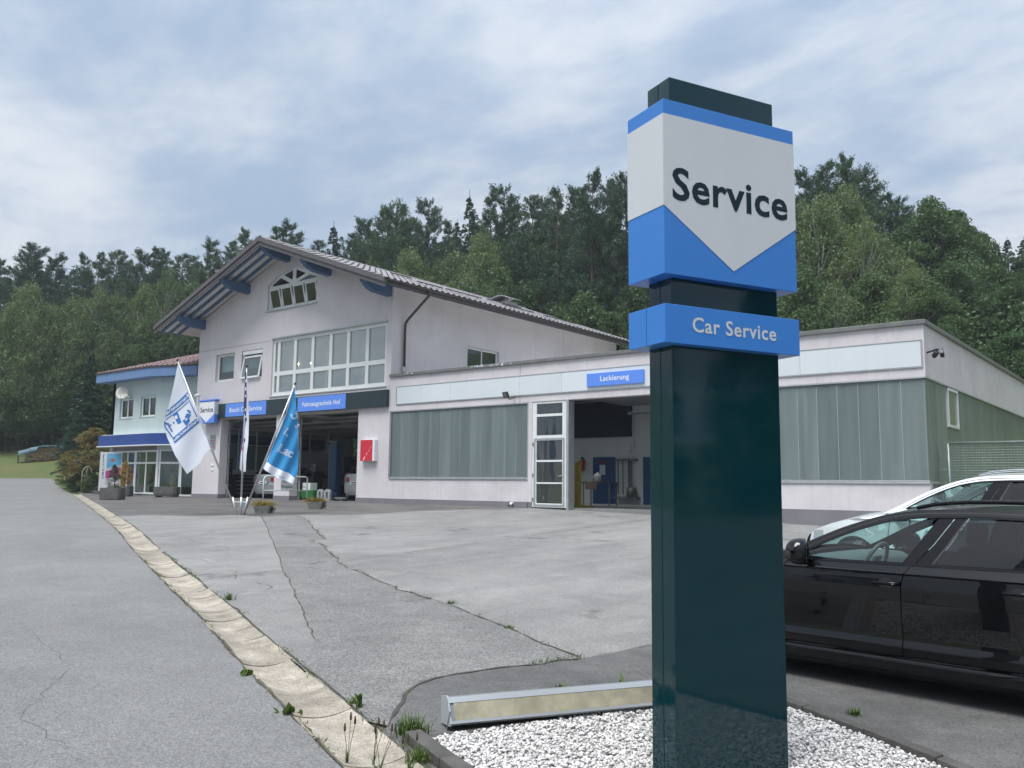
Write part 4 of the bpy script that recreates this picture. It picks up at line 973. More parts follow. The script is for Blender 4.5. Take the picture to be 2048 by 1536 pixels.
# ================================================================== PYLON SIGN
TH = radians(65.4557); SO = (-2.37, -17.09); SW, SD = .81, .22
ps = thing('pylon_sign', 'tall petrol-coloured pylon sign with blue and white service panels in white gravel', 'sign', (SO[0], SO[1], terr(*SO)), TH, local=True)
zb = -terr(*SO)                                   # local z of world 0
M_pyl = mat('pylon_petrol', (.0015, .030, .038), .05, spec=.42, vscale=1.2, col2=(.0013, .026, .034))
M_pblue = mat('pylon_blue', (.038, .205, .60), .33, vscale=1, col2=(.035, .195, .575), streak=.05)
M_pwhite = mat('pylon_white', (.60, .62, .645), .38, vscale=1.5, col2=(.57, .59, .61), streak=.06)
M_black = mat('joint_black', (.008, .008, .008), .6)
# column in two shells with a shadow gap between them
for y0, y1 in ((0, SD/2-.002), (SD/2+.002, SD)):
    MB().box(0, SW, y0, y1, -.15, zb+3.07).build('column_shell', M_pyl, ps, bevel=.004)
MB().box(.004, SW-.004, .01, SD-.01, -.15, zb+3.066).build('column_core', M_black, ps)
def lp(n, x0, x1, y0, y1, z0, z1, m, bev=.003): return MB().box(x0, x1, y0, y1, zb+z0, zb+z1).build(n, m, ps, bevel=bev)
hx, hy = .10, .07; za, zc = 1.845, 2.885
hd = lp('head_panel', -hx, SW+hx, -hy, SD+hy, za, zc, M_pblue)
# white arrow-shaped fields lie a few millimetres proud on front, back and flanks
L0, L1 = -hx+.0, SW+hx-.0; zt, zm, zv = 2.795, 2.245, 1.915; mid = (L0+L1)/2
shield = [(L0, zt), (L1, zt), (L1, zm), (mid, zv), (L0, zm)]
for s, y in ((1, -hy), (-1, SD+hy)):
    MB().prism([(u, zb+v) for u, v in shield], (), None, y-.003*s, y-.0002*s).build('shield_field', M_pwhite, hd)
for s, x in ((1, -hx), (-1, SW+hx)):
    MB().prism([(-hy, zb+zm), (SD+hy, zb+zm), (SD+hy, zb+zt), (-hy, zb+zt)], (), lambda u, v, t: (t, u, v), x-.003*s, x-.0002*s).build('flank_field', M_pwhite, hd)
M_dkt = mat('letter_petrol', (.006, .022, .030), .5, spec=.2)
wl = .885
lettering('service', lambda u, v: (mid-wl/2-.004+u, -hy-.0045, zb+2.293+v), wl, None, .93).build('lettering', M_dkt, hd)
lettering('service', lambda u, v: (mid+wl/2-u, SD+hy+.0045, zb+2.30+v), wl, None, .93).build('lettering', M_dkt, hd)
lw = lp('lower_panel', -hx, SW+hx+.01, -hy, SD/2-.002, 1.448, 1.672, M_pblue); lp('lower_panel', -hx, SW+hx+.01, SD/2+.002, SD+hy, 1.448, 1.672, M_pblue)
lp('panel_core', -hx+.004, SW+hx+.006, -hy+.01, SD+hy-.01, 1.453, 1.667, M_black)
wl2 = .635
lettering('carservice', lambda u, v: (mid-wl2/2+.005+u, -hy-.002, zb+1.525+v), wl2, None, .97).build('lettering', M_pwhite, lw)
# old light box lying on the kerb behind it
a, b = Vector((-3.97, -17.20, 0)), Vector((-2.72, -14.95, 0)); ex = (b-a).normalized(); LL = (b-a).length
lb = thing('light_box', 'long weathered fluorescent light box lying behind the pylon on the gravel edge', 'light box', (a.x, a.y, terr(a.x, a.y)), atan2(ex.y, ex.x), local=True)
sl_ = (terr(b.x, b.y)-terr(a.x, a.y))/LL
def lbp(u, pts): return [(u, p[0], p[1]+sl_*u+.02) for p in pts]
prof = [(.10, .0), (-.075, .015), (-.088, .035), (-.02, .168), (.0, .18), (.10, .16)]
mb = MB(); n = len(prof); mb.add(lbp(0, prof)+lbp(LL, prof), [tuple(range(n))[::-1], tuple(range(n, 2*n))]+[(i, (i+1) % n, n+(i+1) % n, n+i) for i in range(n)])
mb.build('housing', mat('grey_sheet', (.32, .34, .35), .45, metal=.4, vscale=5, col2=(.22, .235, .245)), lb, bevel=.004)
q0, q1 = Vector((-.0855, .048)), Vector((-.034, .148)); nrm = Vector((-(q1-q0).y, (q1-q0).x)).normalized()*.004
mb = MB(); mb.add(lbp(.03, [q0+nrm, q1+nrm])+lbp(LL-.03, [q0+nrm, q1+nrm]), [(0, 2, 3, 1)])
mb.build('diffuser', mat('yellowed_acrylic', (.40, .37, .265), .5, vscale=3.5, col2=(.27, .25, .18), bump=.1, bscale=20, stain=.22, stscale=2.2), lb)
mb = MB()
for qa, qb in ((Vector((-.090, .03)), Vector((-.0855, .048))), (Vector((-.034, .148)), Vector((-.016, .18)))):
    mb.add(lbp(0, [qa+nrm*1.6, qb+nrm*1.6])+lbp(LL, [qa+nrm*1.6, qb+nrm*1.6]), [(0, 2, 3, 1)])
mb.build('cover_rail', mat('bright_sheet', (.55, .58, .60), .4, metal=.5), lb)
mb = MB(); mb.add([(-.004, p[0]*1.08-.003, p[1]*1.06+.018) for p in prof]+[(.006, p[0]*1.08-.003, p[1]*1.06+.018) for p in prof], [tuple(range(n))[::-1], tuple(range(n, 2*n))]+[(i, (i+1) % n, n+(i+1) % n, n+i) for i in range(n)])
mb.build('end_cap', mat('bright_sheet'), lb)
MB().obox(Matrix.Translation((-.004, -.05, .06)) @ Matrix.Rotation(.5, 4, 'X'), .006, .012, .16).build('cap_lip', mat('grey_sheet'), lb)
# ================================================================== CARS
def lerp_tab(tab, t):
    if t <= tab[0][0]: return tab[0][1]
    for (a, b), (c, d) in zip(tab[:-1], tab[1:]):
        if t <= c: return b+(d-b)*(t-a)/(c-a)
    return tab[-1][1]
def smooth_tab(tab, n=200):
    """dense monotone-ish smoothing of a polyline table"""
    xs_ = np.linspace(tab[0][0], tab[-1][0], n); ys_ = np.interp(xs_, [p[0] for p in tab], [p[1] for p in tab])
    k = np.ones(9)/9
    for _ in range(2):
        pad = np.concatenate([2*ys_[0]-ys_[4:0:-1], ys_, 2*ys_[-1]-ys_[-2:-6:-1]]); ys_ = np.convolve(pad, k, 'valid')
    return lambda t: float(np.interp(t, xs_, ys_))
LOW = [(.10, .80), (.16, .870), (.165, .880), (.235, .893), (.255, .880), (.262, .868), (.275, .866), (.285, .897), (.33, .915), (.345, .921), (.352, .921), (.40, .903), (.43, .901), (.55, .915), (.68, .926), (.78, .929), (.845, .923), (.875, .917), (.882, .916), (.898, .931), (.906, .931), (.93, .917), (.955, .897), (.985, .872), (1.02, .858)]
class Car:
    """estate body; local x forward, y left, z up; origin on the ground under the centre"""
    def __init__(s, name, label, loc, rotz, paint, L=4.93, H=1.46, W=.93, group=None, tilt=0, kind='estate', rails=True, plate=False, tint=None, rim=True):
        s.t = thing(name, label, 'car', loc, rotz, group, local=True); s.t.rotation_euler = (0, tilt, rotz)
        s.kx = L/4.93; s.kz = H/1.46; s.ky = W/.93; s.paint = paint; s.kind = kind
        s.G = glass('car_glass', (.74, .93, .91), .8); s.GT = tint or glass('car_glass_tinted', (.035, .043, .05), .8)
        s.blk = mat('car_gloss_black', (.006, .006, .008), .12, spec=.28); s.rub = mat('car_rubber', (.014, .014, .014), .65); s.inn = mat('car_interior', (.085, .088, .09), .75)
        s.chr = mat('car_chrome', (.62, .63, .64), .18, metal=1); s.light = glass('lamp_glass', (.8, .83, .85), 1.3, .25, (.6, .62, .65)); s.red = mat('tail_red', (.32, .012, .012), .15, coat=.5)
        s.roofedge = smooth_tab([(-2.46, 1.02), (-2.38, 1.12), (-2.2, 1.245), (-2.0, 1.315), (-1.6, 1.360), (-1.0, 1.384), (-.4, 1.390), (0, 1.376), (.3, 1.325), (.6, 1.222), (.9, 1.078), (1.15, .965), (1.3, .92)])
        s.hoodedge = smooth_tab([(.95, .965), (1.25, .935), (1.6, .885), (2.0, .80), (2.25, .715), (2.46, .62)])
        s.belt = lambda x: .955+.02*(-x+.9)/2 if x > -1.5 else .979+.012*(-x-1.5)
        s.body(); s.inside(); s.wheels(); s.details(rails, plate)
    def q(s, x, y, z): return (x*s.kx, y*s.ky, z*s.kz)
    def plan(s, x):
        if x > 1.2: t = (x-1.2)/1.27; return 1-.20*t**2.2-.06*t**6
        if x < -1.3: t = (-1.3-x)/1.17; return 1-.11*t**2.2-.08*t**7
        return 1-.006*(x/1.2)**2
    def y(s, x, z):
        zb = s.belt(x)
        if z <= zb: y = lerp_tab(LOW, z*(.985/zb) if z > .9 else z)
        else:
            t = (z-zb)/.46; y = .872-.235*t-.06*t*t
        # wheel-arch flare
        for ax in (1.55, -1.36):
            d = hypot(x-ax, z-.33)
            if .30 < d < .50 and z < .9: y += .012*(1-abs(d-.37)/.13) if d > .24 else 0
        return y*s.plan(x)
    def panel(s, name, poly, m, parent=None, off=0., dx=.07, dz=.03, zcuts=(), smooth=True, lip=.018, both=True):
        """outline in (x,z) laid on the body side"""
        me = bpy.data.meshes.new(name); bm = bmesh.new()
        tris = tessellate_polygon([[Vector((p[0], p[1], 0)) for p in poly]]); vs = [bm.verts.new((p[0], p[1], 0)) for p in poly]
        for t in tris:
            try: bm.faces.new([vs[i] for i in t])
            except ValueError: pass
        bmesh.ops.dissolve_limit(bm, angle_limit=.01, verts=bm.verts[:], edges=[e for e in bm.edges if not e.is_boundary]) if False else None
        x0, x1 = min(p[0] for p in poly), max(p[0] for p in poly); z0, z1 = min(p[1] for p in poly), max(p[1] for p in poly)
        cuts = [((x0+dx*i, 0, 0), (1, 0, 0)) for i in range(1, int((x1-x0)/dx)+1)]+[((0, z0+dz*i, 0), (0, 1, 0)) for i in range(1, int((z1-z0)/dz)+1)]+[((0, z, 0), (0, 1, 0)) for z in [p[0] for p in LOW] if z0 < z < z1]
        for co, no in cuts: bmesh.ops.bisect_plane(bm, geom=bm.verts[:]+bm.edges[:]+bm.faces[:], plane_co=co, plane_no=no)
        # merge tessellation triangles back into quads inside each cell
        bmesh.ops.dissolve_limit(bm, angle_limit=.001, verts=[], edges=[])
        bnd = [e for e in bm.edges if e.is_boundary]
        if lip:
            r = bmesh.ops.extrude_edge_only(bm, edges=bnd); new = [g for g in r['geom'] if isinstance(g, bmesh.types.BMVert)]
        else: new = []
        newset = set(new)
        for v in bm.verts:
            x, z = v.co.x, v.co.y; yy = s.y(x, z)+off-(lip if v in newset else 0)
            v.co = s.q(x, yy, z)
        bmesh.ops.recalc_face_normals(bm, faces=bm.faces); bm.normal_update()
        # outward is +y
        if sum(f.normal.y*f.calc_area() for f in bm.faces) < 0:
            for f in bm.faces: f.normal_flip()
        if lip:
            for e in bm.edges:
                if len(e.link_faces) == 2 and e.calc_face_angle(0) > radians(50): e.smooth = False
        bm.to_mesh(me); bm.free()
        o = link(name, me, m, parent or s.t, smooth)
        if both:
            me2 = me.copy(); bm = bmesh.new(); bm.from_mesh(me2)
            for v in bm.verts: v.co.y *= -1
            for f in bm.faces: f.normal_flip()
            bm.to_mesh(me2); bm.free(); o2 = link(name, me2, None, parent or s.t, smooth)
            return o, o2
        return o, None
    def arc(s, ax, r, a0, a1, n=14): return [(ax+r*cos(a), .33+r*sin(a)) for a in np.linspace(radians(a0), radians(a1), n)]
    def body(s):
        P = s.paint; g = .0035
        bx = lambda xa, xb, n=8: [(x, s.belt(x)) for x in np.linspace(xa, xb, n)]
        # doors
        fd = [(1.045, .28), (1.075, .45), (1.075, .70), (1.05, .86), (.985, s.belt(.985))]+bx(.9, .02)+[(-.005, s.belt(0)), (.012, .93), (.045, .885), (.062, .80), (.07, .55), (.07, .28)]
        s.fd = s.panel('front_door', fd, P)
        rd = [(.062, .28), (.062, .55), (.054, .80), (.037, .885), (.004, .932), (-.013, s.belt(0))]+bx(-.05, -1.2)+[(-1.225, .90), (-1.215, .83)]+[p for p in s.arc(-1.36, .415, 68, 15, 10)]+[(-.955, .36), (-.955, .28)]
        s.rd = s.panel('rear_door', rd, P)
        fe = [(1.085, .28), (1.085, .45), (1.085, .70), (1.06, .87), (1.0, s.belt(1.0)-.005)]+[(x, s.hoodedge(x)) for x in np.linspace(1.1, 2.22, 14)]+[(2.28, .60), (2.28, .42), (2.1, .30)]+[(1.92, .31)]+s.arc(1.55, .372, 0, 180)+[(1.178, .28)]
        s.panel('front_fender', fe, P)
        qp = [(-.965, .28), (-.965, .36)]+s.arc(-1.36, .372, 12, 180, 16)[0:]+[(-1.76, .24), (-2.2, .26), (-2.36, .40), (-2.40, .62), (-2.40, .95), (-2.34, s.belt(-2.34))]+bx(-2.2, -1.25)+[(-1.235, .90), (-1.225, .83)]+s.arc(-1.36, .425, 68, 15, 8)
        s.panel('rear_quarter', qp, P)
        s.panel('sill', [(1.16, .105), (1.16, .27), (-.955, .27), (-.955, .105)], P, lip=.03)
        s.panel('under_liner', [(1.9, .25), (1.9, .70), (1.2, .84), (.9, .90), (-1.3, .92), (-2.2, .9), (-2.2, .25)], s.rub, off=-.028, lip=0, dx=.2, dz=.1)
        # roof frame (A-pillar to tail) above the side windows
        dlo_top = smooth_tab([(-2.15, 1.075), (-2.05, 1.17), (-1.9, 1.235), (-1.6, 1.292), (-1.0, 1.322), (-.4, 1.334), (0, 1.322), (.25, 1.283), (.5, 1.198), (.75, 1.085), (.97, .965)])
        s.dlo_top = dlo_top
        xsA = np.linspace(1.16, -2.36, 46); xsB = np.linspace(-2.12, .97, 40)
        frm = [(x, s.roofedge(x)) for x in xsA]+[(-2.36, s.belt(-2.34)), (-2.15, s.belt(-2.15))]+[(x, dlo_top(x)) for x in xsB]+[(1.02, .962)]
        s.panel('roof_frame', frm, P, dx=.12, dz=.06)
        # dark drip line round the window frames and the glass itself
        def strip(n, xa, xb, m, lo, hi, off, k=26):
            xs_ = np.linspace(xa, xb, k); s.panel(n, [(x, dlo_top(x)+hi) for x in xs_]+[(x, dlo_top(x)+lo) for x in xs_[::-1]], m, off=off, dx=.1, dz=.1, lip=.004)
        strip('window_trim', .95, -2.0, s.blk, -.012, .006, .003)
        strip('frame_seam', .93, -2.0, s.rub, .024, .030, .001)
        gt = lambda xa, xb, n=14: [(x, dlo_top(x)-.008) for x in np.linspace(xa, xb, n)]
        bl = lambda xa, xb, n=8: [(x, s.belt(x)+.012) for x in np.linspace(xa, xb, n)]
        fg = [(.93, .985)]+gt(.915, -.155)+[(-.155, 1.325), (-.03, 1.12), (.06, s.belt(0)+.012)]+bl(.1, .93)
        s.panel('front_side_glass', fg, s.G, off=-.010, lip=0, dx=.15, dz=.1)
        bp1 = [(-.152, 1.328), (-.262, 1.328), (-.14, 1.12), (-.028, s.belt(0)+.010), (.064, s.belt(0)+.010), (-.026, 1.12)]
        s.panel('pillar_trim', bp1, s.blk, off=-.004, dx=.1, dz=.08, lip=.006)
        bp2 = [(-.269, 1.328), (-.345, 1.328), (-.235, 1.12), (-.145, s.belt(0)+.012), (-.036, s.belt(0)+.010), (-.148, 1.12)]
        s.panel('pillar_trim', bp2, s.blk, off=-.004, dx=.1, dz=.08, lip=.006)
        s.panel('glass_seal', [(-.345, 1.328), (-.362, 1.328), (-.258, 1.12), (-.166, s.belt(0)+.012), (-.145, s.belt(0)+.012), (-.235, 1.12)], s.rub, off=-.006, lip=0, dx=.2, dz=.1)
        rg_ = [(-.362, 1.325)]+gt(-.40, -1.28)+[(-1.30, s.belt(-1.3)+.012)]+bl(-1.2, -.2)+[(-.168, s.belt(0)+.012), (-.26, 1.12)]
        s.panel('rear_side_glass', rg_, s.GT, off=-.010, lip=0, dx=.15, dz=.1)
        s.panel('pillar_trim', [(-1.29, dlo_top(-1.29)-.006), (-1.37, dlo_top(-1.37)-.006), (-1.39, s.belt(-1.39)+.01), (-1.31, s.belt(-1.31)+.01)], s.blk, off=-.004, dx=.2, dz=.1, lip=0)
        s.panel('quarter_glass', gt(-1.38, -2.06)+bl(-2.10, -1.40), s.GT, off=-.010, lip=0, dx=.15, dz=.1)
        s.panel('belt_trim', bl(.98, -2.12, 30)+[(x, s.belt(x)-.008) for x in np.linspace(-2.12, 1.0, 30)], s.blk, off=.004, dx=.2, dz=.1, lip=.004)
        # top lofts
        def loft(n, xs_, edge, ye, crown, m, bulge=0, nn=13, smooth=True):
            Pp = []
            for x in xs_:
                z = edge(x); yy = ye(x); row = []
                for k in range(nn):
                    v = -1+2*k/(nn-1); row.append(s.q(x+bulge*(1-v*v), yy*v, z+crown(x)*(1-abs(v)**2.2)))
                Pp.append(row)
            return orient(MB().grid(Pp).build(n, m, s.t, smooth=smooth), (0, 0, 1))
        yr = lambda x: s.y(x, s.roofedge(x))
        loft('roof_skin', np.linspace(.22, -2.15, 20), s.roofedge, yr, lambda x: .04, P, 0)
        loft('windscreen', np.linspace(1.12, .225, 12), s.roofedge, yr, lambda x: .038, s.G, .0)
        loft('bonnet', np.linspace(2.24, 1.06, 14), lambda x: s.hoodedge(x), lambda x: s.y(x, s.hoodedge(x)), lambda x: .05+.03*(2.24-x)/1.2, P)
        loft('cowl', np.linspace(1.14, 1.02, 3), lambda x: .955, lambda x: s.y(x, .955), lambda x: .045, s.rub)
        loft('rear_window', np.linspace(-2.16, -2.40, 8), s.roofedge, yr, lambda x: .03, s.GT)
        # nose and tail as rounded end faces
        def endface(n, zs, xf, ye, m, k=.14, nn=17):
            Pp = []
            for z in zs:
                row = []
                for j in range(nn):
                    v = -1+2*j/(nn-1); row.append(s.q(xf(z)-(k if xf(z) > 0 else -k)*abs(v)**2.6, ye(z)*v, z))
                Pp.append(row)
            return orient(MB().grid(Pp).build(n, m, s.t, smooth=True), (1 if xf(.5) > 0 else -1, 0, 0))
        nose = smooth_tab([(.16, 2.30), (.3, 2.42), (.5, 2.465), (.62, 2.46), (.70, 2.40), (.735, 2.30)])
        endface('front_bumper', np.linspace(.16, .735, 14), nose, lambda z: s.y(2.26, max(.28, min(z, .66))), P)
        tail = smooth_tab([(.22, -2.36), (.35, -2.45), (.62, -2.465), (.66, -2.42), (.95, -2.43), (1.04, -2.40)])
        endface('tailgate', np.linspace(.60, 1.05, 10), tail, lambda z: s.y(-2.36, z), P, .09)
        endface('rear_bumper', np.linspace(.22, .605, 10), lambda z: tail(z)-.008, lambda z: s.y(-2.36, max(.28, z))+.004, P, .10)
        Pn = [[s.q(nose(z)+.012-.14*abs(v)**2.6, .34*v, z) for v in np.linspace(-1, 1, 9)] for z in np.linspace(.34, .66, 6)]
        orient(MB().grid(Pn).build('grille', s.blk, s.t, smooth=True), (1, 0, 0))
        MB().box(*[c*s.kx for c in (-2.2, 2.2)], -.82*s.ky, .82*s.ky, .16*s.kz, .24*s.kz).build('underbody', s.rub, s.t)
        # lamps
        for sg in (1, -1):
            Pn = [[s.q(xx, sg*(s.y(min(xx, 2.28), .66)+.004)-sg*max(0, xx-2.22)*1.1, z+(2.3-xx)*.05) for xx in np.linspace(2.02, 2.36, 7)] for z in (.60, .65, .70, .735)]
            hl = MB().grid(Pn).build('headlight', s.light, s.t, smooth=True)
            MB().lathe([(0, 0), (.05, 0), (.05, .06), (0, .06)], s.q(2.18, sg*.64, .65), 12, 'x').build('reflector', s.chr, hl, smooth=True)
            Pn = [[s.q(-2.44+.02*abs(k-3)+.10*max(0, (k-3))/3, sg*(.48+.385*k/6)*s.plan(-2.36)*1.0, z) for k in range(7)] for z in (.74, .80, .86, .92)]
            Pn = [[(p[0]-.012, p[1], p[2]) for p in r_] for r_ in Pn]
            orient(MB().grid(Pn).build('tail_light', s.red, s.t, smooth=True), (-1, 0, 0))
            s.panel('tail_light_side', [(-2.38, .76), (-2.38, .93), (-2.12, .945), (-2.02, .93), (-2.16, .80)], s.red, off=.004, lip=.004, dx=.1, dz=.05, both=False) if sg > 0 else None
    def inside(s):
        i = s.inn
        MB().box(-1.9*s.kx, 1.1*s.kx, -.72*s.ky, .72*s.ky, .26*s.kz, .34*s.kz).build('cabin_floor', i, s.t)
        Pn = [[s.q(x, y, z+.02*cos(y*2)) for y in np.linspace(-.70, .70, 9)] for x, z in ((1.12, .93), (.9, .965), (.72, .955), (.62, .90), (.66, .70))]
        orient(MB().grid(Pn).build('dashboard', i, s.t, smooth=True), (-1, 0, 1))
        for sg in (1, -1):
            for xs_, n in ((.05, 'front_seat'), (-.85, 'rear_seat')):
                mb = MB(); mb.obox(Matrix.Translation(s.q(xs_, .36*sg, .50)), .52, .50, .16)
                so_ = mb.build(n, i, s.t, bevel=.05, bseg=3)
                MB().obox(Matrix.Translation(s.q(xs_-.28, .36*sg, .80)) @ Matrix.Rotation(radians(-14), 4, 'Y'), .13, .48, .62).build('backrest', i, so_, bevel=.05, bseg=3)
                MB().obox(Matrix.Translation(s.q(xs_-.36, .36*sg, 1.19)) @ Matrix.Rotation(radians(-8), 4, 'Y'), .09, .26, .17).build('headrest', i, so_, bevel=.035, bseg=3)
        sw = Matrix.Translation(s.q(.50, .37, .92)) @ Matrix.Rotation(radians(65), 4, 'Y')
        st_ = MB().tube([tuple(sw @ Vector((.18*cos(a), .18*sin(a), 0))) for a in np.linspace(0, 2*pi, 25)[:-1]], .017, 8, closed=True).build('steering_wheel', mat('wheel_leather', (.06, .06, .062), .5), s.t, smooth=True)
        mb = MB().obox(sw, .14, .13, .03); mb.obox(sw @ Matrix.Translation((0, .1, 0)), .035, .12, .02); mb.obox(sw @ Matrix.Translation((0, -.1, 0)), .035, .12, .02); mb.build('hub', s.inn, st_, bevel=.01)
        MB().obox(Matrix.Translation(s.q(.42, 0, 1.295)), .04, .24, .07).build('rear_view_mirror', s.blk, s.t, bevel=.015)
    def wheels(s):
        for ax in (1.55, -1.36):
            for sg in (1, -1):
                c = (ax*s.kx, sg*.80*s.ky, .325*s.kz); R = .325*s.kz; k = sg
                w_ = MB().lathe([(R*.68, -.10), (R*.96, -.105), (R, -.07), (R, .07), (R*.96, .105), (R*.68, .10), (R*.68, -.10)], c, 32, 'y').build('tyre', s.rub, s.t, smooth=True)
                mb = MB().lathe([(R*.68, .10*k), (R*.66, .09*k), (R*.62, .04*k), (R*.60, -.04*k)], c, 32, 'y')
                for a in np.linspace(0, 2*pi, 11)[:-1]:
                    M0 = Matrix.Translation((c[0], c[1]+.055*k, c[2])) @ Matrix.Rotation(a, 4, 'Y') @ Matrix.Translation((R*.36, 0, 0)); mb.obox(M0, R*.58, .03, .032)
                mb.lathe([(0, .075*k), (R*.15, .07*k), (R*.17, .04*k)], c, 16, 'y')
                mb.build('rim', mat('rim_alloy', (.30, .31, .32), .35, metal=.8), w_, smooth=False)
                MB().lathe([(0, -.02*k), (R*.45, -.02*k), (R*.45, 0), (0, 0)], c, 20, 'y').build('brake_disc', s.rub, w_)
    def details(s, rails, plate):
        # handles over dark cups
        for sg in (1, -1):
            for x, par in ((.17, s.fd), (-.75, s.rd)):
                d = par[0] if sg > 0 else par[1]; z = .815; yy = s.y(x, z)
                mb = MB(); ring = [s.q(x+.062*cos(a), sg*(s.y(x+.062*cos(a), z+.036*sin(a))+.0022), z+.040*sin(a)) for a in np.linspace(0, 2*pi, 21)[:-1]]
                mb.add(ring, [tuple(range(20)) if sg < 0 else tuple(range(20))[::-1]]); mb.build('handle_cup', s.rub, d, fix=False)
                pts = [s.q(x+dx, sg*(s.y(x+dx, z)+o_), z+.004) for dx, o_ in ((.098, .004), (.085, .026), (.04, .036), (-.02, .037), (-.075, .032), (-.10, .008))]
                MB().tube(pts, [.012, .016, .015, .015, .018, .014], 10).build('door_handle', s.blk if s.kind != 'light' else s.paint, d, smooth=True)
                c_ = s.q(x-.072, sg*(s.y(x-.072, z)+.0515), z+.003)
                MB().lathe([(0, .0015*sg), (.006, .0015*sg), (.0065, 0)], c_, 10, 'y').build('lock', s.chr, d)
        # mirrors: an egg-shaped shell cut off at the back by the glass, which looks in towards the driver
        for sg in (1, -1):
            cx, cy, cz = .80, 1.035, (1.030 if s.kind == 'estate' else .925); Pn = []
            for i in range(13):
                v = -1+2*i/12; wv = max(.02, 1-abs(v)**2.6)**.5; row = []
                for a in np.linspace(0, 2*pi, 25):
                    ca_, sa_ = cos(a), sin(a); back = -.035-.10*v
                    ex = max(back, .125*wv*ca_*(1-.18*v)); ez = .100*wv*sa_*(1+.10*v)-(.012 if sa_ < 0 else 0)*wv
                    row.append(s.q(cx+ex, sg*(cy+.155*v), cz+ez))
                Pn.append(row)
            hs = MB().grid(Pn).build('wing_mirror', s.paint, s.t, smooth=True)
            MB().tube([s.q(.84, sg*.862, cz-.078), s.q(.81, sg*.905, cz-.065), s.q(.80, sg*.95, cz-.045)], [.034, .026, .034], 8).build('mirror_foot', s.blk, hs, smooth=True)
            gl_ = [s.q(cx-.018-.060*cos(a), sg*(cy-.045+.075*cos(a)), cz+.062*sin(a)) for a in np.linspace(0, 2*pi, 25)[:-1]]
            MB().add(gl_, [tuple(range(24))]).build('mirror_glass', s.blk, hs)
        if rails:
            for sg in (1, -1):
                xs_ = np.linspace(.05, -2.0, 18); pts = [s.q(x, sg*(s.y(x, s.roofedge(x))-.045), s.roofedge(x)+.022+.032*(1-abs(2*i/17-1)**6)) for i, x in enumerate(xs_)]
                MB().tube(pts, .0155, 8).build('roof_rail', s.blk if s.kind != 'light' else s.chr, s.t, smooth=True)
        if plate:
            x = -2.478*s.kx; z = .70*s.kz
            pl = MB().box(x-.012, x-.002, -.26, .26, z-.055, z+.055).build('number_plate', M_signwhite, s.t)
            MB().box(x-.0135, x-.0122, -.20, .20, z-.022, z+.022).build('plate_characters', s.blk, pl)
PB = mat('paint_black', (.0022, .0024, .0032), .35, spec=.08, coat=.85)
PW = mat('paint_white', (.72, .76, .77), .3, spec=.5, coat=.8)
PSIL = mat('paint_silver', (.36, .38, .40), .3, metal=.55, coat=.8)
PSI2 = mat('paint_pale_silver', (.48, .49, .49), .32, metal=.4, coat=.8)
PGR = mat('paint_graphite', (.03, .032, .036), .28, coat=.8)
A82 = radians(82); e82 = Vector((-sin(A82), cos(A82), 0)); left82 = Vector((-e82.y, e82.x, 0))
def place(P1, x1, W, s0):   # P1 lies on the near flank at local x = x1
    c = Vector((P1[0], P1[1], 0))-e82*x1-left82*W
    return c
HB = atan2(e82.y, e82.x)
c = place((-2.0, -14.41), .17, .93, 0)
gs = lambda c, e: (terr(c.x+e.x, c.y+e.y)-terr(c.x-e.x, c.y-e.y))/2
Car('estate_car', 'glossy black estate car parked behind the pylon sign, nearest to the road', (c.x, c.y, terr(c.x, c.y)-.0), HB, PB, rails=True)
c2 = place((-1.41, -10.18), -.12, .95, 0)
CW = c2-e82*.62+e82*.62
c2 = Vector((-1.41, -10.18, 0))+e82*.80-left82*.94
Car('white_suv', 'white sport utility car with roof rails parked beyond the black estate', (c2.x, c2.y, terr(c2.x, c2.y)), HB, PW, L=4.68, H=1.655, W=.94, kind='light', rails=True)
Car('silver_saloon', 'silver car in the left service bay, seen from behind', (-31.4, 3.1, .012), radians(90), PSIL, L=4.5, H=1.44, W=.89, rails=False, plate=True)
Car('pale_silver_hatchback', 'pale silver hatchback in the right service bay, rear to the door', (-26.2, 3.55, .012), radians(88), PSI2, L=4.2, H=1.48, W=.87, rails=False, plate=True)
Car('graphite_car', 'dark grey car deep in the right service bay behind the lift post', (-30.6, 9.6, .012), radians(15), PGR, L=4.5, H=1.45, W=.9, rails=False)
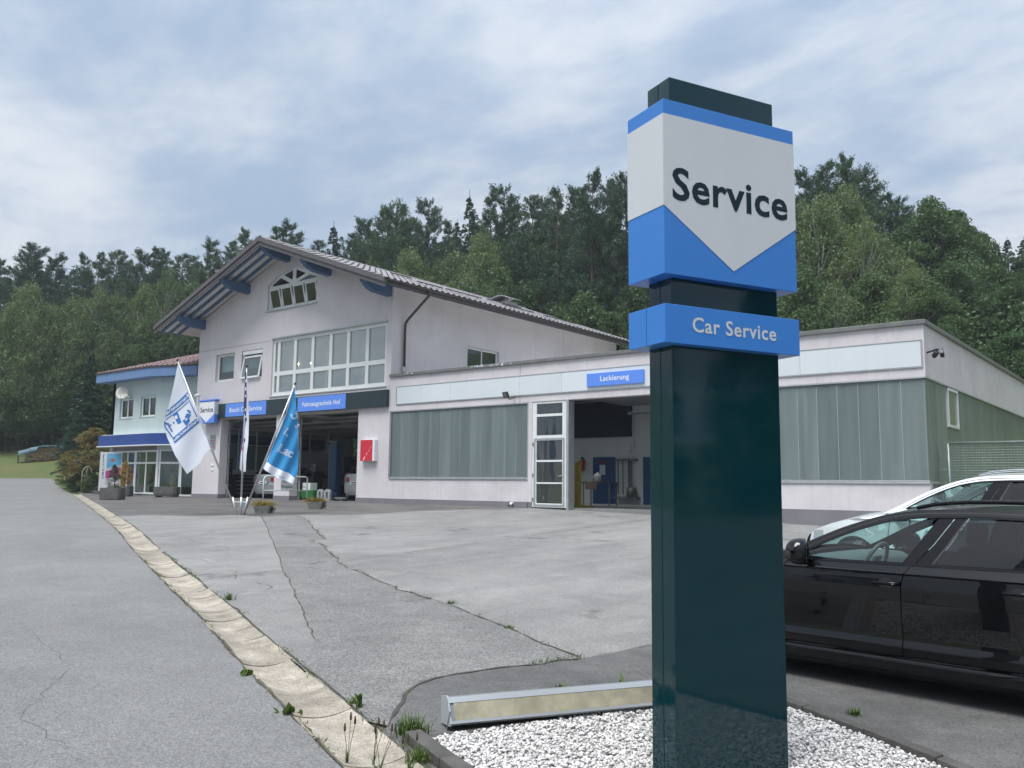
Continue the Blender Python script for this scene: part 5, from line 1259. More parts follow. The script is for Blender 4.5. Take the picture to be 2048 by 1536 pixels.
# ================================================================== TREES
def leafmat(name, c1, c2, trans=.25, rough=.6, scale=1.1):
    m = bpy.data.materials.new(name); m.use_nodes = True; nt = m.node_tree; nt.nodes.clear(); L = nt.links
    o = N('ShaderNodeOutputMaterial', nt); df = N('ShaderNodeBsdfDiffuse', nt); tl = N('ShaderNodeBsdfTranslucent', nt); gl = N('ShaderNodeBsdfGlossy', nt); gl.inputs['Roughness'].default_value = .45; gl.inputs[0].default_value = (.5, .55, .55, 1)
    tcn = N('ShaderNodeTexCoord', nt); oi = N('ShaderNodeObjectInfo', nt); va = N('ShaderNodeVectorMath', nt, operation='ADD'); L.new(tcn.outputs['Object'], va.inputs[0])
    L.new(oi.outputs['Location'], va.inputs[1])
    n = N('ShaderNodeTexNoise', nt); n.inputs['Scale'].default_value = scale; n.inputs['Detail'].default_value = 4; L.new(va.outputs[0], n.inputs[0])
    a = N('ShaderNodeMath', nt, operation='MULTIPLY_ADD'); a.inputs[1].default_value = .45; L.new(oi.outputs['Random'], a.inputs[0])
    s = N('ShaderNodeMath', nt, operation='SUBTRACT'); s.inputs[1].default_value = .2; L.new(n.outputs[0], s.inputs[0]); L.new(s.outputs[0], a.inputs[2])
    r = N('ShaderNodeValToRGB', nt); r.color_ramp.elements[0].position = .25; r.color_ramp.elements[0].color = (*c1, 1); r.color_ramp.elements[1].position = .75; r.color_ramp.elements[1].color = (*c2, 1)
    L.new(a.outputs[0], r.inputs[0])
    for x in (df, tl): L.new(r.outputs[0], x.inputs[0])
    m1 = N('ShaderNodeMixShader', nt); m1.inputs[0].default_value = trans; L.new(df.outputs[0], m1.inputs[1]); L.new(tl.outputs[0], m1.inputs[2])
    m2 = N('ShaderNodeMixShader', nt); m2.inputs[0].default_value = .04; L.new(m1.outputs[0], m2.inputs[1]); L.new(gl.outputs[0], m2.inputs[2]); L.new(m2.outputs[0], o.inputs[0])
    MATS[name] = m; return m
LM = dict(pine=leafmat('pine_needles', (.044, .088, .052), (.078, .135, .066)), spruce=leafmat('spruce_needles', (.034, .070, .046), (.058, .105, .062)),
          birch=leafmat('birch_leaves', (.088, .150, .054), (.195, .250, .098), .4), broad=leafmat('broad_leaves', (.050, .105, .042), (.108, .172, .062), .35),
          rust=leafmat('rust_leaves', (.085, .115, .035), (.24, .185, .065), .35), gold=leafmat('gold_leaves', (.36, .22, .04), (.52, .34, .08), .4), dark=leafmat('dark_leaves', (.034, .068, .026), (.066, .115, .038)),
          thuja=leafmat('thuja_leaves', (.020, .050, .030), (.040, .080, .045)), weed=leafmat('weed_leaves', (.06, .11, .02), (.12, .17, .04), .35, scale=9), bloom=leafmat('blossom', (.45, .42, .25), (.60, .58, .38), .3), moss=leafmat('faded_flowers', (.22, .17, .03), (.38, .30, .07), .3, scale=9))
M_bark = mat('pine_bark', (.15, .095, .066), .9, vscale=5, col2=(.075, .055, .045), bump=.8, bscale=25)
M_bark2 = mat('birch_bark', (.42, .41, .38), .8, vscale=6, col2=(.12, .115, .105), stretch=(.6, .6, 2.2))
M_bark3 = mat('dark_bark', (.055, .047, .038), .9, vscale=5, col2=(.035, .03, .026))
def leaves(C_, D, Ln, Wd, rg):
    """rhombic leaves: centres, directions, lengths, widths"""
    n = len(C_); r = rg.normal(size=(n, 3)); Dn = D/np.linalg.norm(D, axis=1, keepdims=True)
    w_ = np.cross(Dn, r); w_ /= np.linalg.norm(w_, axis=1, keepdims=True)+1e-9
    Ln = np.asarray(Ln).reshape(-1, 1); Wd = np.asarray(Wd).reshape(-1, 1)
    V = np.stack([C_-Dn*Ln/2, C_+w_*Wd/2, C_+Dn*Ln/2, C_-w_*Wd/2], 1).reshape(-1, 3)
    return V, np.arange(4*n).reshape(-1, 4)
def trunk_mesh(pts, rs, limbs=(), n=7):
    mb = MB(); mb.tube(pts, rs, n)
    for p, r in limbs: mb.tube(p, r, 5)
    me = bpy.data.meshes.new('trunk'); me.from_pydata(mb.v, [], mb.f); me.polygons.foreach_set('use_smooth', [True]*len(me.polygons)); return me
def crown_mesh(C_, D, Ln, Wd, rg):
    V, F = leaves(np.array(C_), np.array(D), Ln, Wd, rg); me = np_mesh(None, V, F, None); me.name = 'crown'; return me
def proto_pine(seed, H=18., bare=.42, spread=2.5, thin=1.0, point=.6):
    rg = np.random.default_rng(seed); bend = rg.uniform(-.4, .4, 2)
    tp = lambda h: np.array([bend[0]*sin(h*2.2), bend[1]*sin(h*1.7+.6)-bend[1]*sin(.6), h*H])
    pts = [tuple(tp(h)) for h in np.linspace(-.03, 1, 12)]; rs = list(np.linspace(.19, .025, 12))
    C_, D, Ln, Wd, limbs = [], [], [], [], []
    nb = int(88*thin)
    for i in range(nb):
        h = bare+(1-bare)*(i/nb)**.9+rg.uniform(-.012, .012); h = min(h, .99); t = max(0, (h-bare)/(1-bare))
        L = spread*(.55+.45*sin(pi*min(1, t*.8+.3)))*(1-t**1.5*(.50+.42*point))*rg.uniform(.4, 1.45)
        az = rg.uniform(0, 2*pi); up = rg.uniform(-.05, .25)+.55*t
        b0 = tp(h); dr = np.array([cos(az), sin(az), up]); dr /= np.linalg.norm(dr); b1 = b0+dr*L
        if i % 2 == 0: limbs.append(([tuple(b0), tuple((b0+b1)/2-np.array([0, 0, .05*L])), tuple(b1)], [.045, .03, .010]))
        ns = max(4, int(7.5*L))                       # needle sprays on side twigs
        for k in range(ns):
            f = rg.uniform(.3, 1.0); sd = np.array([-sin(az), cos(az), 0])*rg.normal()*.28*L*(1.15-f*.6); c = b0+dr*L*f+sd+np.array([0, 0, rg.normal()*.07])
            td = dr*rg.uniform(.6, 1)+sd*.5+np.array([0, 0, rg.uniform(.1, .6)]); td /= np.linalg.norm(td); m = rg.integers(16, 26); q = rg.uniform(0, 1, m)
            P_ = c+td*(q*.42)[:, None]+rg.normal(size=(m, 3))*.075; C_.append(P_); dd = rg.normal(size=(m, 3))*.75+td*.9+np.array([0, 0, .25]); D.append(dd); Ln.append(rg.uniform(.16, .30, m)); Wd.append(rg.uniform(.04, .075, m))
    for i in range(9):
        h = rg.uniform(.18, bare); az = rg.uniform(0, 6.28); b0 = tp(h); L = rg.uniform(.6, 1.7); limbs.append(([tuple(b0), tuple(b0+np.array([cos(az)*L, sin(az)*L, -.1*L]))], [.03, .01]))
    return trunk_mesh(pts, rs, limbs), crown_mesh(np.concatenate(C_), np.concatenate(D), np.concatenate(Ln), np.concatenate(Wd), rg), H
def proto_spruce(seed, H=16.):
    rg = np.random.default_rng(seed); pts = [(0, 0, H*h) for h in np.linspace(-.03, 1, 8)]; rs = list(np.linspace(.17, .015, 8)); C_, D, Ln, Wd = [], [], [], []
    for h in np.arange(.10, .995, .018):
        n = 7 if h < .8 else 5
        for k in range(n):
            az = rg.uniform(0, 2*pi); L = 2.6*max(0, 1-h)**.85*rg.uniform(.75, 1.15)+.12; m = int(10+L*24); f = rg.uniform(.1, 1, m)**.7
            base = np.array([cos(az), sin(az), 0]); z = h*H+.15*L*f-.32*L*f*f*1.1
            P_ = base*(L*f)[:, None]; P_[:, 2] = z; sidev = np.array([-sin(az), cos(az), 0]); P_ += sidev*(rg.normal(size=m)*.20*L*(1.05-f))[:, None]; P_[:, 2] -= rg.uniform(0, .22, m)
            C_.append(P_); D.append(base+np.column_stack([rg.normal(size=(m, 2))*.5, rg.uniform(-.8, .1, m)])); Ln.append(rg.uniform(.2, .34, m)); Wd.append(rg.uniform(.07, .12, m))
    C_.append(np.array([[0, 0, H*.99], [0, 0, H*1.01]])); D.append(np.array([[0, 0, 1.], [0, .1, 1]])); Ln.append([.5, .4]); Wd.append([.06, .06])
    return trunk_mesh(pts, rs), crown_mesh(np.concatenate(C_), np.concatenate(D), np.concatenate(Ln), np.concatenate(Wd), rg), H
def proto_broad(seed, H=13., W=3.6, low=.16, droop=0., dens=1.0, leaf=.2, clumps=85):
    rg = np.random.default_rng(seed); tp = lambda h: np.array([.25*sin(h*3+seed), .2*sin(h*2.4+2*seed), h*H])
    pts = [tuple(tp(h)) for h in np.linspace(-.03, .93, 9)]; rs = list(np.linspace(.17, .02, 9)); C_, D, Ln, Wd, limbs = [], [], [], [], []
    for i in range(clumps):
        h = low+(1-low)*rg.uniform(0, 1)**.85; t = (h-low)/(1-low); env = W*(max(.03, sin(pi*min(1, (t*.86+.14))))**.7)*(1-.35*t)
        az = rg.uniform(0, 2*pi); r = env*rg.uniform(.25, 1)**.55; c = np.array([r*cos(az), r*sin(az), h*H*(1-.03)])
        R = rg.uniform(.55, 1.15)*(1.1-.45*t); m = int(rg.integers(90, 150)*dens*R)
        q = rg.normal(size=(m, 3)); q /= np.linalg.norm(q, axis=1, keepdims=True); q *= rg.uniform(.35, 1, (m, 1))**.4
        sc = np.array([R, R, R*(.72+droop*.9)]); P_ = c+q*sc; P_[:, 2] -= droop*R*rg.uniform(0, 1.1, m)
        C_.append(P_); D.append(rg.normal(size=(m, 3))+np.array([0, 0, -.5-1.6*droop])); l = leaf*rg.uniform(.7, 1.35, m); Ln.append(l); Wd.append(l*rg.uniform(.5, .75, m))
        if i % 4 == 0: b0 = tp(max(.1, h-.22)); limbs.append(([tuple(b0), tuple((b0+c)/2+np.array([0, 0, .15])), tuple(c)], [.06, .04, .012]))
    return trunk_mesh(pts, rs, limbs), crown_mesh(np.concatenate(C_), np.concatenate(D), np.concatenate(Ln), np.concatenate(Wd), rg), H
PROT = dict(pine=[proto_pine(1, spread=3.4, point=.8), proto_pine(2, bare=.5, spread=3.5, point=.3), proto_pine(3, bare=.34, spread=3.1, thin=.9, point=.95), proto_pine(4, bare=.46, spread=3.4, point=.5), proto_pine(5, bare=.38, spread=3.2, point=.85)],
            spruce=[proto_spruce(11), proto_spruce(12)],
            birch=[proto_broad(21, 14, 3.0, .22, .45, 1.7, .14, 100), proto_broad(22, 15, 2.8, .25, .55, 1.7, .14, 100), proto_broad(23, 13, 3.3, .2, .4, 1.7, .145, 100)],
            broad=[proto_broad(31, 12, 3.5, .08, 0, 1.9, .165, 105), proto_broad(32, 11, 3.2, .06, .1, 1.9, .16, 100), proto_broad(33, 13, 3.8, .1, 0, 1.9, .17, 110)],
            birch_sparse=[proto_broad(41, 15, 2.4, .3, .3, .22, .17, 80)])
def put_tree(kind, pos, H, label, group, i, cat='tree', name=None, lm=None, wk=1.0, loc_z=None):
    tr, cr, H0 = PROT[kind][i % len(PROT[kind])]; rr = random.Random(i*7+3)
    t = thing(name or {'birch_sparse': 'birch_tree', 'broad': 'broadleaf_tree'}.get(kind, kind+'_tree'), label, cat, (pos[0], pos[1], terr(*pos)-.1 if loc_z is None else loc_z), rr.uniform(0, 6.28), group, local=True)
    k = H/H0; kw = (k*.55+.45)*wk*rr.uniform(.9, 1.12) if wk == 1.0 else k*wk; t.scale = (kw, kw, k)
    bark = {'pine': M_bark, 'spruce': M_bark3, 'birch': M_bark2, 'birch_sparse': M_bark2}.get(kind, M_bark3)
    for nm, me, mm in (('trunk', tr, bark), ('crown', cr, lm or LM[{'birch_sparse': 'birch'}.get(kind, kind)])):
        o = link(nm, me, mm, t); o.material_slots[0].link = 'OBJECT'; o.material_slots[0].material = mm
    return t
TREES = [
('pine', 's', -82.6, 8.8, 13.9, 'tall dark pine on the skyline left of the gable ridge, first from the left'),
('pine', 's', -78.0, 9.6, 15.3, 'tall dark pine on the skyline left of the gable ridge, second from the left'),
('pine', 's', -84.9, 13.9, 13.0, 'tall dark pine on the skyline left of the gable ridge, third from the left'),
('pine', 's', -82.7, 13.9, 13.5, 'tall dark pine on the skyline left of the gable ridge, fourth from the left'),
('pine', 's', -78.3, 14.0, 14.2, 'tall dark pine on the skyline left of the gable ridge, fifth from the left'),
('pine', 's', -83.2, 17.8, 13.5, 'tall dark pine on the skyline left of the gable ridge, sixth from the left'),
('pine', 's', -80.7, 18.4, 13.7, 'tall dark pine on the skyline left of the gable ridge, seventh from the left'),
('pine', 's', -85.5, 22.1, 12.4, 'tall dark pine on the skyline left of the gable ridge, eighth from the left'),
('pine', 's', -76.2, 18.3, 14.3, 'tall dark pine on the skyline left of the gable ridge, ninth from the left'),
('pine', 's', -73.9, 18.5, 14.8, 'tall dark pine on the skyline left of the gable ridge, tenth from the left'),
('pine', 's', -80.5, 23.0, 13.8, 'tall dark pine on the skyline left of the gable ridge, eleventh from the left'),
('pine', 's', -77.9, 23.6, 13.3, 'tall dark pine on the skyline left of the gable ridge, twelfth from the left'),
('pine', 's', -73.8, 22.6, 13.8, 'tall dark pine on the skyline left of the gable ridge, thirteenth from the left'),
('pine', 's', -68.0, 20.6, 15.7, 'tall dark pine on the skyline left of the gable ridge, fourteenth from the left'),
('pine', 's', -70.5, 24.2, 15.5, 'tall dark pine on the skyline left of the gable ridge, fifteenth from the left'),
('pine', 's', -66.6, 22.9, 16.9, 'tall dark pine on the skyline left of the gable ridge, sixteenth from the left'),
('pine', 's', -72.4, 28.4, 15.2, 'tall dark pine on the skyline left of the gable ridge, seventeenth from the left'),
('pine', 's', -63.6, 23.7, 17.2, 'tall dark pine on the skyline between gable ridge and pylon, first from the left'),
('pine', 's', -61.1, 23.6, 17.6, 'tall dark pine on the skyline between gable ridge and pylon, second from the left'),
('pine', 's', -67.0, 29.1, 16.4, 'tall dark pine on the skyline between gable ridge and pylon, third from the left'),
('pine', 's', -67.5, 31.8, 15.4, 'tall dark pine on the skyline between gable ridge and pylon, fourth from the left'),
('spruce', 's', -58.9, 26.6, 17.9, 'pointed dark spruce on the skyline between gable ridge and pylon, first from the left'),
('pine', 's', -64.1, 32.8, 16.3, 'tall dark pine on the skyline between gable ridge and pylon, fifth from the left'),
('pine', 's', -57.3, 28.4, 18.1, 'tall dark pine on the skyline between gable ridge and pylon, sixth from the left'),
('pine', 's', -59.4, 32.0, 17.0, 'tall dark pine on the skyline between gable ridge and pylon, seventh from the left'),
('pine', 's', -54.5, 28.5, 18.9, 'tall dark pine on the skyline between gable ridge and pylon, eighth from the left'),
('pine', 's', -52.3, 27.9, 19.4, 'tall dark pine on the skyline between gable ridge and pylon, ninth from the left'),
('pine', 's', -57.0, 34.7, 18.0, 'tall dark pine on the skyline between gable ridge and pylon, tenth from the left'),
('pine', 's', -50.5, 29.8, 19.7, 'tall dark pine on the skyline between gable ridge and pylon, eleventh from the left'),
('pine', 's', -54.8, 36.8, 17.8, 'tall dark pine on the skyline between gable ridge and pylon, twelfth from the left'),
('spruce', 's', -52.7, 35.9, 18.2, 'pointed dark spruce on the skyline between gable ridge and pylon, second from the left'),
('spruce', 's', -46.6, 30.7, 20.6, 'pointed dark spruce on the skyline between gable ridge and pylon, third from the left'),
('pine', 's', -46.7, 33.3, 19.9, 'tall dark pine on the skyline between gable ridge and pylon, thirteenth from the left'),
('pine', 's', -43.2, 31.0, 20.7, 'tall dark pine on the skyline between gable ridge and pylon, fourteenth from the left'),
('pine', 's', -47.3, 38.0, 19.5, 'tall dark pine on the skyline between gable ridge and pylon, fifteenth from the left'),
('pine', 's', -40.2, 30.8, 20.0, 'tall dark pine on the skyline between gable ridge and pylon, sixteenth from the left'),
('pine', 's', -44.1, 37.9, 19.8, 'tall dark pine on the skyline between gable ridge and pylon, seventeenth from the left'),
('pine', 's', -37.4, 30.4, 20.3, 'tall dark pine on the skyline between gable ridge and pylon, eighteenth from the left'),
('pine', 's', -39.7, 36.1, 20.6, 'tall dark pine on the skyline between gable ridge and pylon, nineteenth from the left'),
('pine', 's', -32.9, 28.6, 21.2, 'tall dark pine on the skyline between gable ridge and pylon, twentieth from the left'),
('pine', 's', -35.4, 34.2, 20.9, 'tall dark pine on the skyline between gable ridge and pylon, twenty-first from the left'),
('pine', 's', -32.2, 31.4, 20.5, 'tall dark pine on the skyline between gable ridge and pylon, twenty-second from the left'),
('pine', 's', -32.9, 35.7, 21.0, 'tall dark pine on the skyline between gable ridge and pylon, twenty-third from the left'),
('pine', 's', -32.9, 40.3, 21.3, 'tall dark pine on the skyline behind the pylon head, first from the left'),
('pine', 's', -29.2, 37.7, 20.2, 'tall dark pine on the skyline behind the pylon head, second from the left'),
('pine', 's', -26.5, 36.7, 19.8, 'tall dark pine on the skyline behind the pylon head, third from the left'),
('pine', 's', -26.2, 41.2, 19.7, 'tall dark pine on the skyline behind the pylon head, fourth from the left'),
('pine', 's', -23.8, 40.0, 19.0, 'tall dark pine on the skyline behind the pylon head, fifth from the left'),
('pine', 's', -21.5, 38.8, 18.7, 'tall dark pine on the skyline right of the pylon, first from the left'),
('pine', 's', -18.6, 35.5, 18.8, 'tall dark pine on the skyline right of the pylon, second from the left'),
('pine', 's', -17.6, 35.8, 18.9, 'tall dark pine on the skyline right of the pylon, third from the left'),
('pine', 's', -17.9, 39.9, 18.0, 'tall dark pine on the skyline right of the pylon, fourth from the left'),
('birch_sparse', 's', -17.2, 42.2, 17.7, 'thin pale sparse-crowned birch on the skyline right of the pylon, first from the left'),
('pine', 's', -15.6, 40.6, 14.2, 'tall dark pine on the skyline right of the pylon, fifth from the left'),
('broad', 's', -13.3, 34.9, 11.0, 'bushy green broadleaf tree on the skyline right of the pylon, first from the left'),
('broad', 's', -12.0, 33.2, 10.6, 'bushy green broadleaf tree on the skyline right of the pylon, second from the left'),
('broad', 's', -11.1, 35.4, 8.8, 'bushy green broadleaf tree on the skyline right of the pylon, third from the left'),
('broad', 's', -10.6, 37.5, 7.5, 'bushy green broadleaf tree on the skyline right of the pylon, fourth from the left'),
('spruce', 's', -10.4, 43.7, 6.2, 'pointed dark spruce on the skyline right of the pylon, first from the left'),
('spruce', 's', -9.4, 41.8, 6.4, 'pointed dark spruce on the skyline right of the pylon, second from the left'),
('spruce', 's', -8.2, 39.9, 6.3, 'pointed dark spruce on the skyline right of the pylon, third from the left'),
('broad', 's', -6.8, 38.1, 6.9, 'bushy green broadleaf tree on the skyline right of the pylon, fifth from the left'),
('broad', 'f', -72.9, 6.3, 4.6, 'rounded green broadleaf tree below the pines left of the gable ridge, first from the left'),
('broad', 'f', -72.8, 6.4, 7.7, 'rounded green broadleaf tree below the pines left of the gable ridge, second from the left'),
('birch', 'f', -72.8, 6.5, 11.7, 'light green drooping birch below the pines left of the gable ridge, first from the left'),
('birch', 'f', -72.5, 7.3, 13.2, 'light green drooping birch below the pines left of the gable ridge, second from the left'),
('broad', 'f', -72.1, 8.1, 5.1, 'rounded green broadleaf tree below the pines left of the gable ridge, third from the left'),
('birch', 'f', -72.2, 8.0, 9.9, 'light green drooping birch below the pines left of the gable ridge, third from the left'),
('birch', 'f', -71.9, 8.7, 11.3, 'light green drooping birch below the pines left of the gable ridge, fourth from the left'),
('broad', 'f', -71.7, 9.2, 3.8, 'rounded green broadleaf tree below the pines left of the gable ridge, fourth from the left'),
('birch', 'f', -71.6, 9.5, 9.8, 'light green drooping birch below the pines left of the gable ridge, fifth from the left'),
('broad', 'f', -71.4, 9.9, 7.3, 'rounded green broadleaf tree below the pines left of the gable ridge, fifth from the left'),
('birch', 'f', -71.2, 10.3, 11.8, 'light green drooping birch below the pines left of the gable ridge, sixth from the left'),
('spruce', 'f', -56.1, 4.9, 8.4, 'bluish young spruce below the pines left of the gable ridge, first from the left'),
('birch', 'f', -70.5, 11.9, 6.3, 'light green drooping birch below the pines left of the gable ridge, seventh from the left'),
('birch', 'f', -70.5, 11.9, 12.5, 'light green drooping birch below the pines left of the gable ridge, eighth from the left'),
('broad', 'f', -70.0, 12.9, 4.5, 'rounded green broadleaf tree below the pines left of the gable ridge, sixth from the left'),
('birch', 'f', -69.8, 13.3, 11.8, 'light green drooping birch below the pines left of the gable ridge, ninth from the left'),
('broad', 'f', -69.5, 13.9, 7.7, 'rounded green broadleaf tree below the pines left of the gable ridge, seventh from the left'),
('birch', 'f', -68.9, 15.0, 12.7, 'light green drooping birch below the pines left of the gable ridge, tenth from the left'),
('broad', 'f', -66.9, 14.5, 9.7, 'rounded green broadleaf tree below the pines left of the gable ridge, eighth from the left'),
('birch', 'f', -66.3, 15.6, 14.2, 'light green drooping birch below the pines left of the gable ridge, eleventh from the left'),
('broad', 'f', -67.1, 18.2, 12.6, 'rounded green broadleaf tree below the pines left of the gable ridge, ninth from the left'),
('broad', 'f', -68.1, 20.5, 12.3, 'rounded green broadleaf tree below the pines left of the gable ridge, tenth from the left'),
('broad', 'f', -68.7, 23.3, 13.0, 'rounded green broadleaf tree below the pines left of the gable ridge, eleventh from the left'),
('broad', 'f', -61.1, 27.0, 13.5, 'rounded green broadleaf tree below the pines between gable ridge and pylon, first from the left'),
('broad', 'f', -56.4, 26.4, 14.7, 'rounded green broadleaf tree below the pines between gable ridge and pylon, second from the left'),
('birch', 'f', -50.8, 23.7, 15.3, 'light green drooping birch below the pines between gable ridge and pylon, first from the left'),
('broad', 'f', -51.2, 26.2, 14.1, 'rounded green broadleaf tree below the pines between gable ridge and pylon, third from the left'),
('birch', 'f', -47.2, 24.6, 16.4, 'light green drooping birch below the pines between gable ridge and pylon, second from the left'),
('broad', 'f', -48.9, 28.6, 14.9, 'rounded green broadleaf tree below the pines between gable ridge and pylon, fourth from the left'),
('broad', 'f', -42.8, 23.4, 12.8, 'rounded green broadleaf tree below the pines between gable ridge and pylon, fifth from the left'),
('birch', 'f', -44.9, 26.9, 16.0, 'light green drooping birch below the pines between gable ridge and pylon, third from the left'),
('broad', 'f', -40.1, 23.1, 14.0, 'rounded green broadleaf tree below the pines between gable ridge and pylon, sixth from the left'),
('birch', 'f', -41.1, 26.2, 17.7, 'light green drooping birch below the pines between gable ridge and pylon, fourth from the left'),
('birch', 'f', -36.7, 22.1, 13.9, 'light green drooping birch below the pines between gable ridge and pylon, fifth from the left'),
('broad', 'f', -39.5, 26.2, 15.2, 'rounded green broadleaf tree below the pines between gable ridge and pylon, seventh from the left'),
('broad', 'f', -38.1, 27.4, 13.7, 'rounded green broadleaf tree below the pines between gable ridge and pylon, eighth from the left'),
('broad', 'f', -32.2, 21.9, 10.6, 'rounded green broadleaf tree below the pines between gable ridge and pylon, ninth from the left'),
('broad', 'f', -33.7, 25.7, 12.3, 'rounded green broadleaf tree below the pines between gable ridge and pylon, tenth from the left'),
('broad', 'f', -30.1, 23.3, 12.5, 'rounded green broadleaf tree below the pines between gable ridge and pylon, eleventh from the left'),
('broad', 'f', -29.9, 25.9, 11.1, 'rounded green broadleaf tree below the pines between gable ridge and pylon, twelfth from the left'),
('broad', 'f', -29.5, 28.4, 12.8, 'rounded green broadleaf tree below the pines between gable ridge and pylon, thirteenth from the left'),
('broad', 'f', -27.2, 29.7, 13.8, 'rounded green broadleaf tree below the pines behind the pylon head, first from the left'),
('broad', 'f', -23.4, 29.4, 13.8, 'rounded green broadleaf tree below the pines behind the pylon head, second from the left'),
('birch', 'f', -21.4, 30.2, 14.1, 'light green drooping birch below the pines behind the pylon head, first from the left'),
('broad', 'f', -18.1, 27.2, 10.1, 'rounded green broadleaf tree below the pines right of the pylon, first from the left'),
('birch', 'f', -19.1, 31.1, 16.3, 'light green drooping birch below the pines right of the pylon, first from the left'),
('broad', 'f', -16.9, 25.5, 12.3, 'rounded green broadleaf tree below the pines right of the pylon, second from the left'),
('birch', 'f', -17.6, 30.6, 16.6, 'light green drooping birch below the pines right of the pylon, second from the left'),
('broad', 'f', -14.9, 22.0, 7.8, 'rounded green broadleaf tree below the pines right of the pylon, third from the left'),
('birch', 'f', -15.1, 25.1, 9.7, 'light green drooping birch below the pines right of the pylon, third from the left'),
('birch', 'f', -16.9, 32.9, 17.0, 'light green drooping birch below the pines right of the pylon, fourth from the left'),
('broad', 'f', -13.6, 22.4, 6.7, 'rounded green broadleaf tree below the pines right of the pylon, fourth from the left'),
('birch', 'f', -15.0, 30.4, 12.7, 'light green drooping birch below the pines right of the pylon, fifth from the left'),
('broad', 'f', -14.3, 28.5, 8.8, 'rounded green broadleaf tree below the pines right of the pylon, fifth from the left'),
('broad', 'f', -12.3, 23.9, 6.3, 'rounded green broadleaf tree below the pines right of the pylon, sixth from the left'),
('birch', 'f', -13.5, 30.8, 9.3, 'light green drooping birch below the pines right of the pylon, sixth from the left'),
('birch', 'f', -11.8, 27.1, 6.6, 'light green drooping birch below the pines right of the pylon, seventh from the left'),
('broad', 'f', -11.1, 27.2, 5.1, 'rounded green broadleaf tree below the pines right of the pylon, seventh from the left'),
('broad', 'f', -9.7, 23.5, 4.9, 'rounded green broadleaf tree below the pines right of the pylon, eighth from the left'),
('broad', 'f', -10.3, 29.4, 5.8, 'rounded green broadleaf tree below the pines right of the pylon, ninth from the left'),
('broad', 'f', -10.1, 31.5, 4.2, 'rounded green broadleaf tree below the pines right of the pylon, tenth from the left'),
('broad', 'f', -9.0, 31.7, 4.3, 'rounded green broadleaf tree below the pines right of the pylon, eleventh from the left'),
('broad', 'f', -6.7, 23.0, 4.4, 'rounded green broadleaf tree below the pines right of the pylon, twelfth from the left'),
('broad', 'f', -7.4, 30.0, 4.3, 'rounded green broadleaf tree below the pines right of the pylon, thirteenth from the left'),
]
for i, (kind, row, x, y, H, label) in enumerate(TREES):
    put_tree(kind, (x, y), H, label, 'trees of the hillside forest', i)
# undergrowth and the dense interior of the wood, uncountable
rg = np.random.default_rng(5); n = 90000
ang = rg.uniform(radians(2), radians(76), n); X_ = np.zeros(n); Y_ = np.zeros(n); Z_ = np.zeros(n)
fl = lambda a: float(np.interp(a, [radians(8), radians(38), radians(57), radians(62), radians(70)], [45, 55, 66, 75.5, 77]))
for i in range(n):
    d0 = fl(ang[i]); d = d0+abs(rg.normal())*9; x = -sin(ang[i])*d; y = -21.5+cos(ang[i])*d
    X_[i], Y_[i] = x, y; Z_[i] = terr(x, y)+rg.uniform(0, 1)**1.1*(2.6+2.0*vnoise(x*.5, y*.5, 2))+max(0, d-d0-6)*.16*rg.uniform(0, 1)
D = rg.normal(size=(n, 3)); ln = rg.uniform(.18, .34, n)
V, F = leaves(np.column_stack([X_, Y_, Z_]), D, ln, ln*.62, rg)
tag(np_mesh('forest_undergrowth', V, F, LM['dark']), 'dark tangled undergrowth filling the foot of the wood', kind='stuff')
# the closed canopy behind the first rows: reads as one mass
prof_ = sorted((atan2(-t[2], t[3]+21.5), terr(t[2], t[3])+t[4], hypot(t[2], t[3]+21.5)) for t in TREES if t[1] == 's' and t[0] in ('pine', 'spruce', 'broad'))
pa, ph, pd = [p[0] for p in prof_], [p[1] for p in prof_], [p[2] for p in prof_]
n = 70000; ang = rg.uniform(pa[0], pa[-1], n); kk = 3*np.interp(ang, pa, np.arange(len(pa)))
el = (np.interp(ang, pa, np.array(ph)/np.array(pd))-.6/70)*(.90+.05*np.sin(ang*160)+.03*np.sin(ang*410)); dd = np.interp(ang, pa, pd)+rg.uniform(6, 16, n)
X_ = -np.sin(ang)*dd; Y_ = -21.5+np.cos(ang)*dd; zt_ = .6+el*dd; zg_ = np.array([terr(x, y) for x, y in zip(X_, Y_)]); Z_ = zg_+(zt_-zg_)*rg.uniform(0, 1, n)**.75
ln = rg.uniform(.3, .55, n); V, F = leaves(np.column_stack([X_, Y_, Z_]), rg.normal(size=(n, 3))+np.array([0, 0, .3]), ln, ln*.42, rg)
tag(np_mesh('forest_canopy', V, F, LM['spruce']), 'dark closed forest canopy behind the front trees', kind='stuff')
# the wood on the far side of the road, behind the viewer: it shows only as a mirrored mass in glass and paint
Vs, Fs, nb = [], [], 0
for i, (k, x, y, H) in enumerate((('pine', 26, -36, 19), ('broad', 31, -27, 11), ('pine', 36, -40, 18), ('spruce', 20, -50, 17), ('broad', 2, -58, 11), ('pine', -14, -60, 17), ('broad', -30, -56, 11), ('pine', 44, -30, 18), ('broad', 12, -60, 10), ('spruce', -44, -50, 15), ('broad', 38, -3, 13), ('pine', 44, 4, 18), ('broad', 41, -12, 12), ('pine', 48, -18, 19), ('broad', 37, 6, 12), ('pine', 52, 12, 18), ('spruce', 43, -8, 16), ('broad', 46, -1, 12), ('pine', 58, -8, 18), ('broad', 60, 6, 13))):
    me = PROT[k][i % len(PROT[k])][1]; v = np.zeros(len(me.vertices)*3, np.float32); me.vertices.foreach_get('co', v); v = v.reshape(-1, 3).copy()
    kk = H/PROT[k][i % len(PROT[k])][2]; v *= kk; v += np.array([x, y, -1.2]); Vs.append(v); Fs.append(np.arange(len(v)).reshape(-1, 4)+nb); nb += len(v)
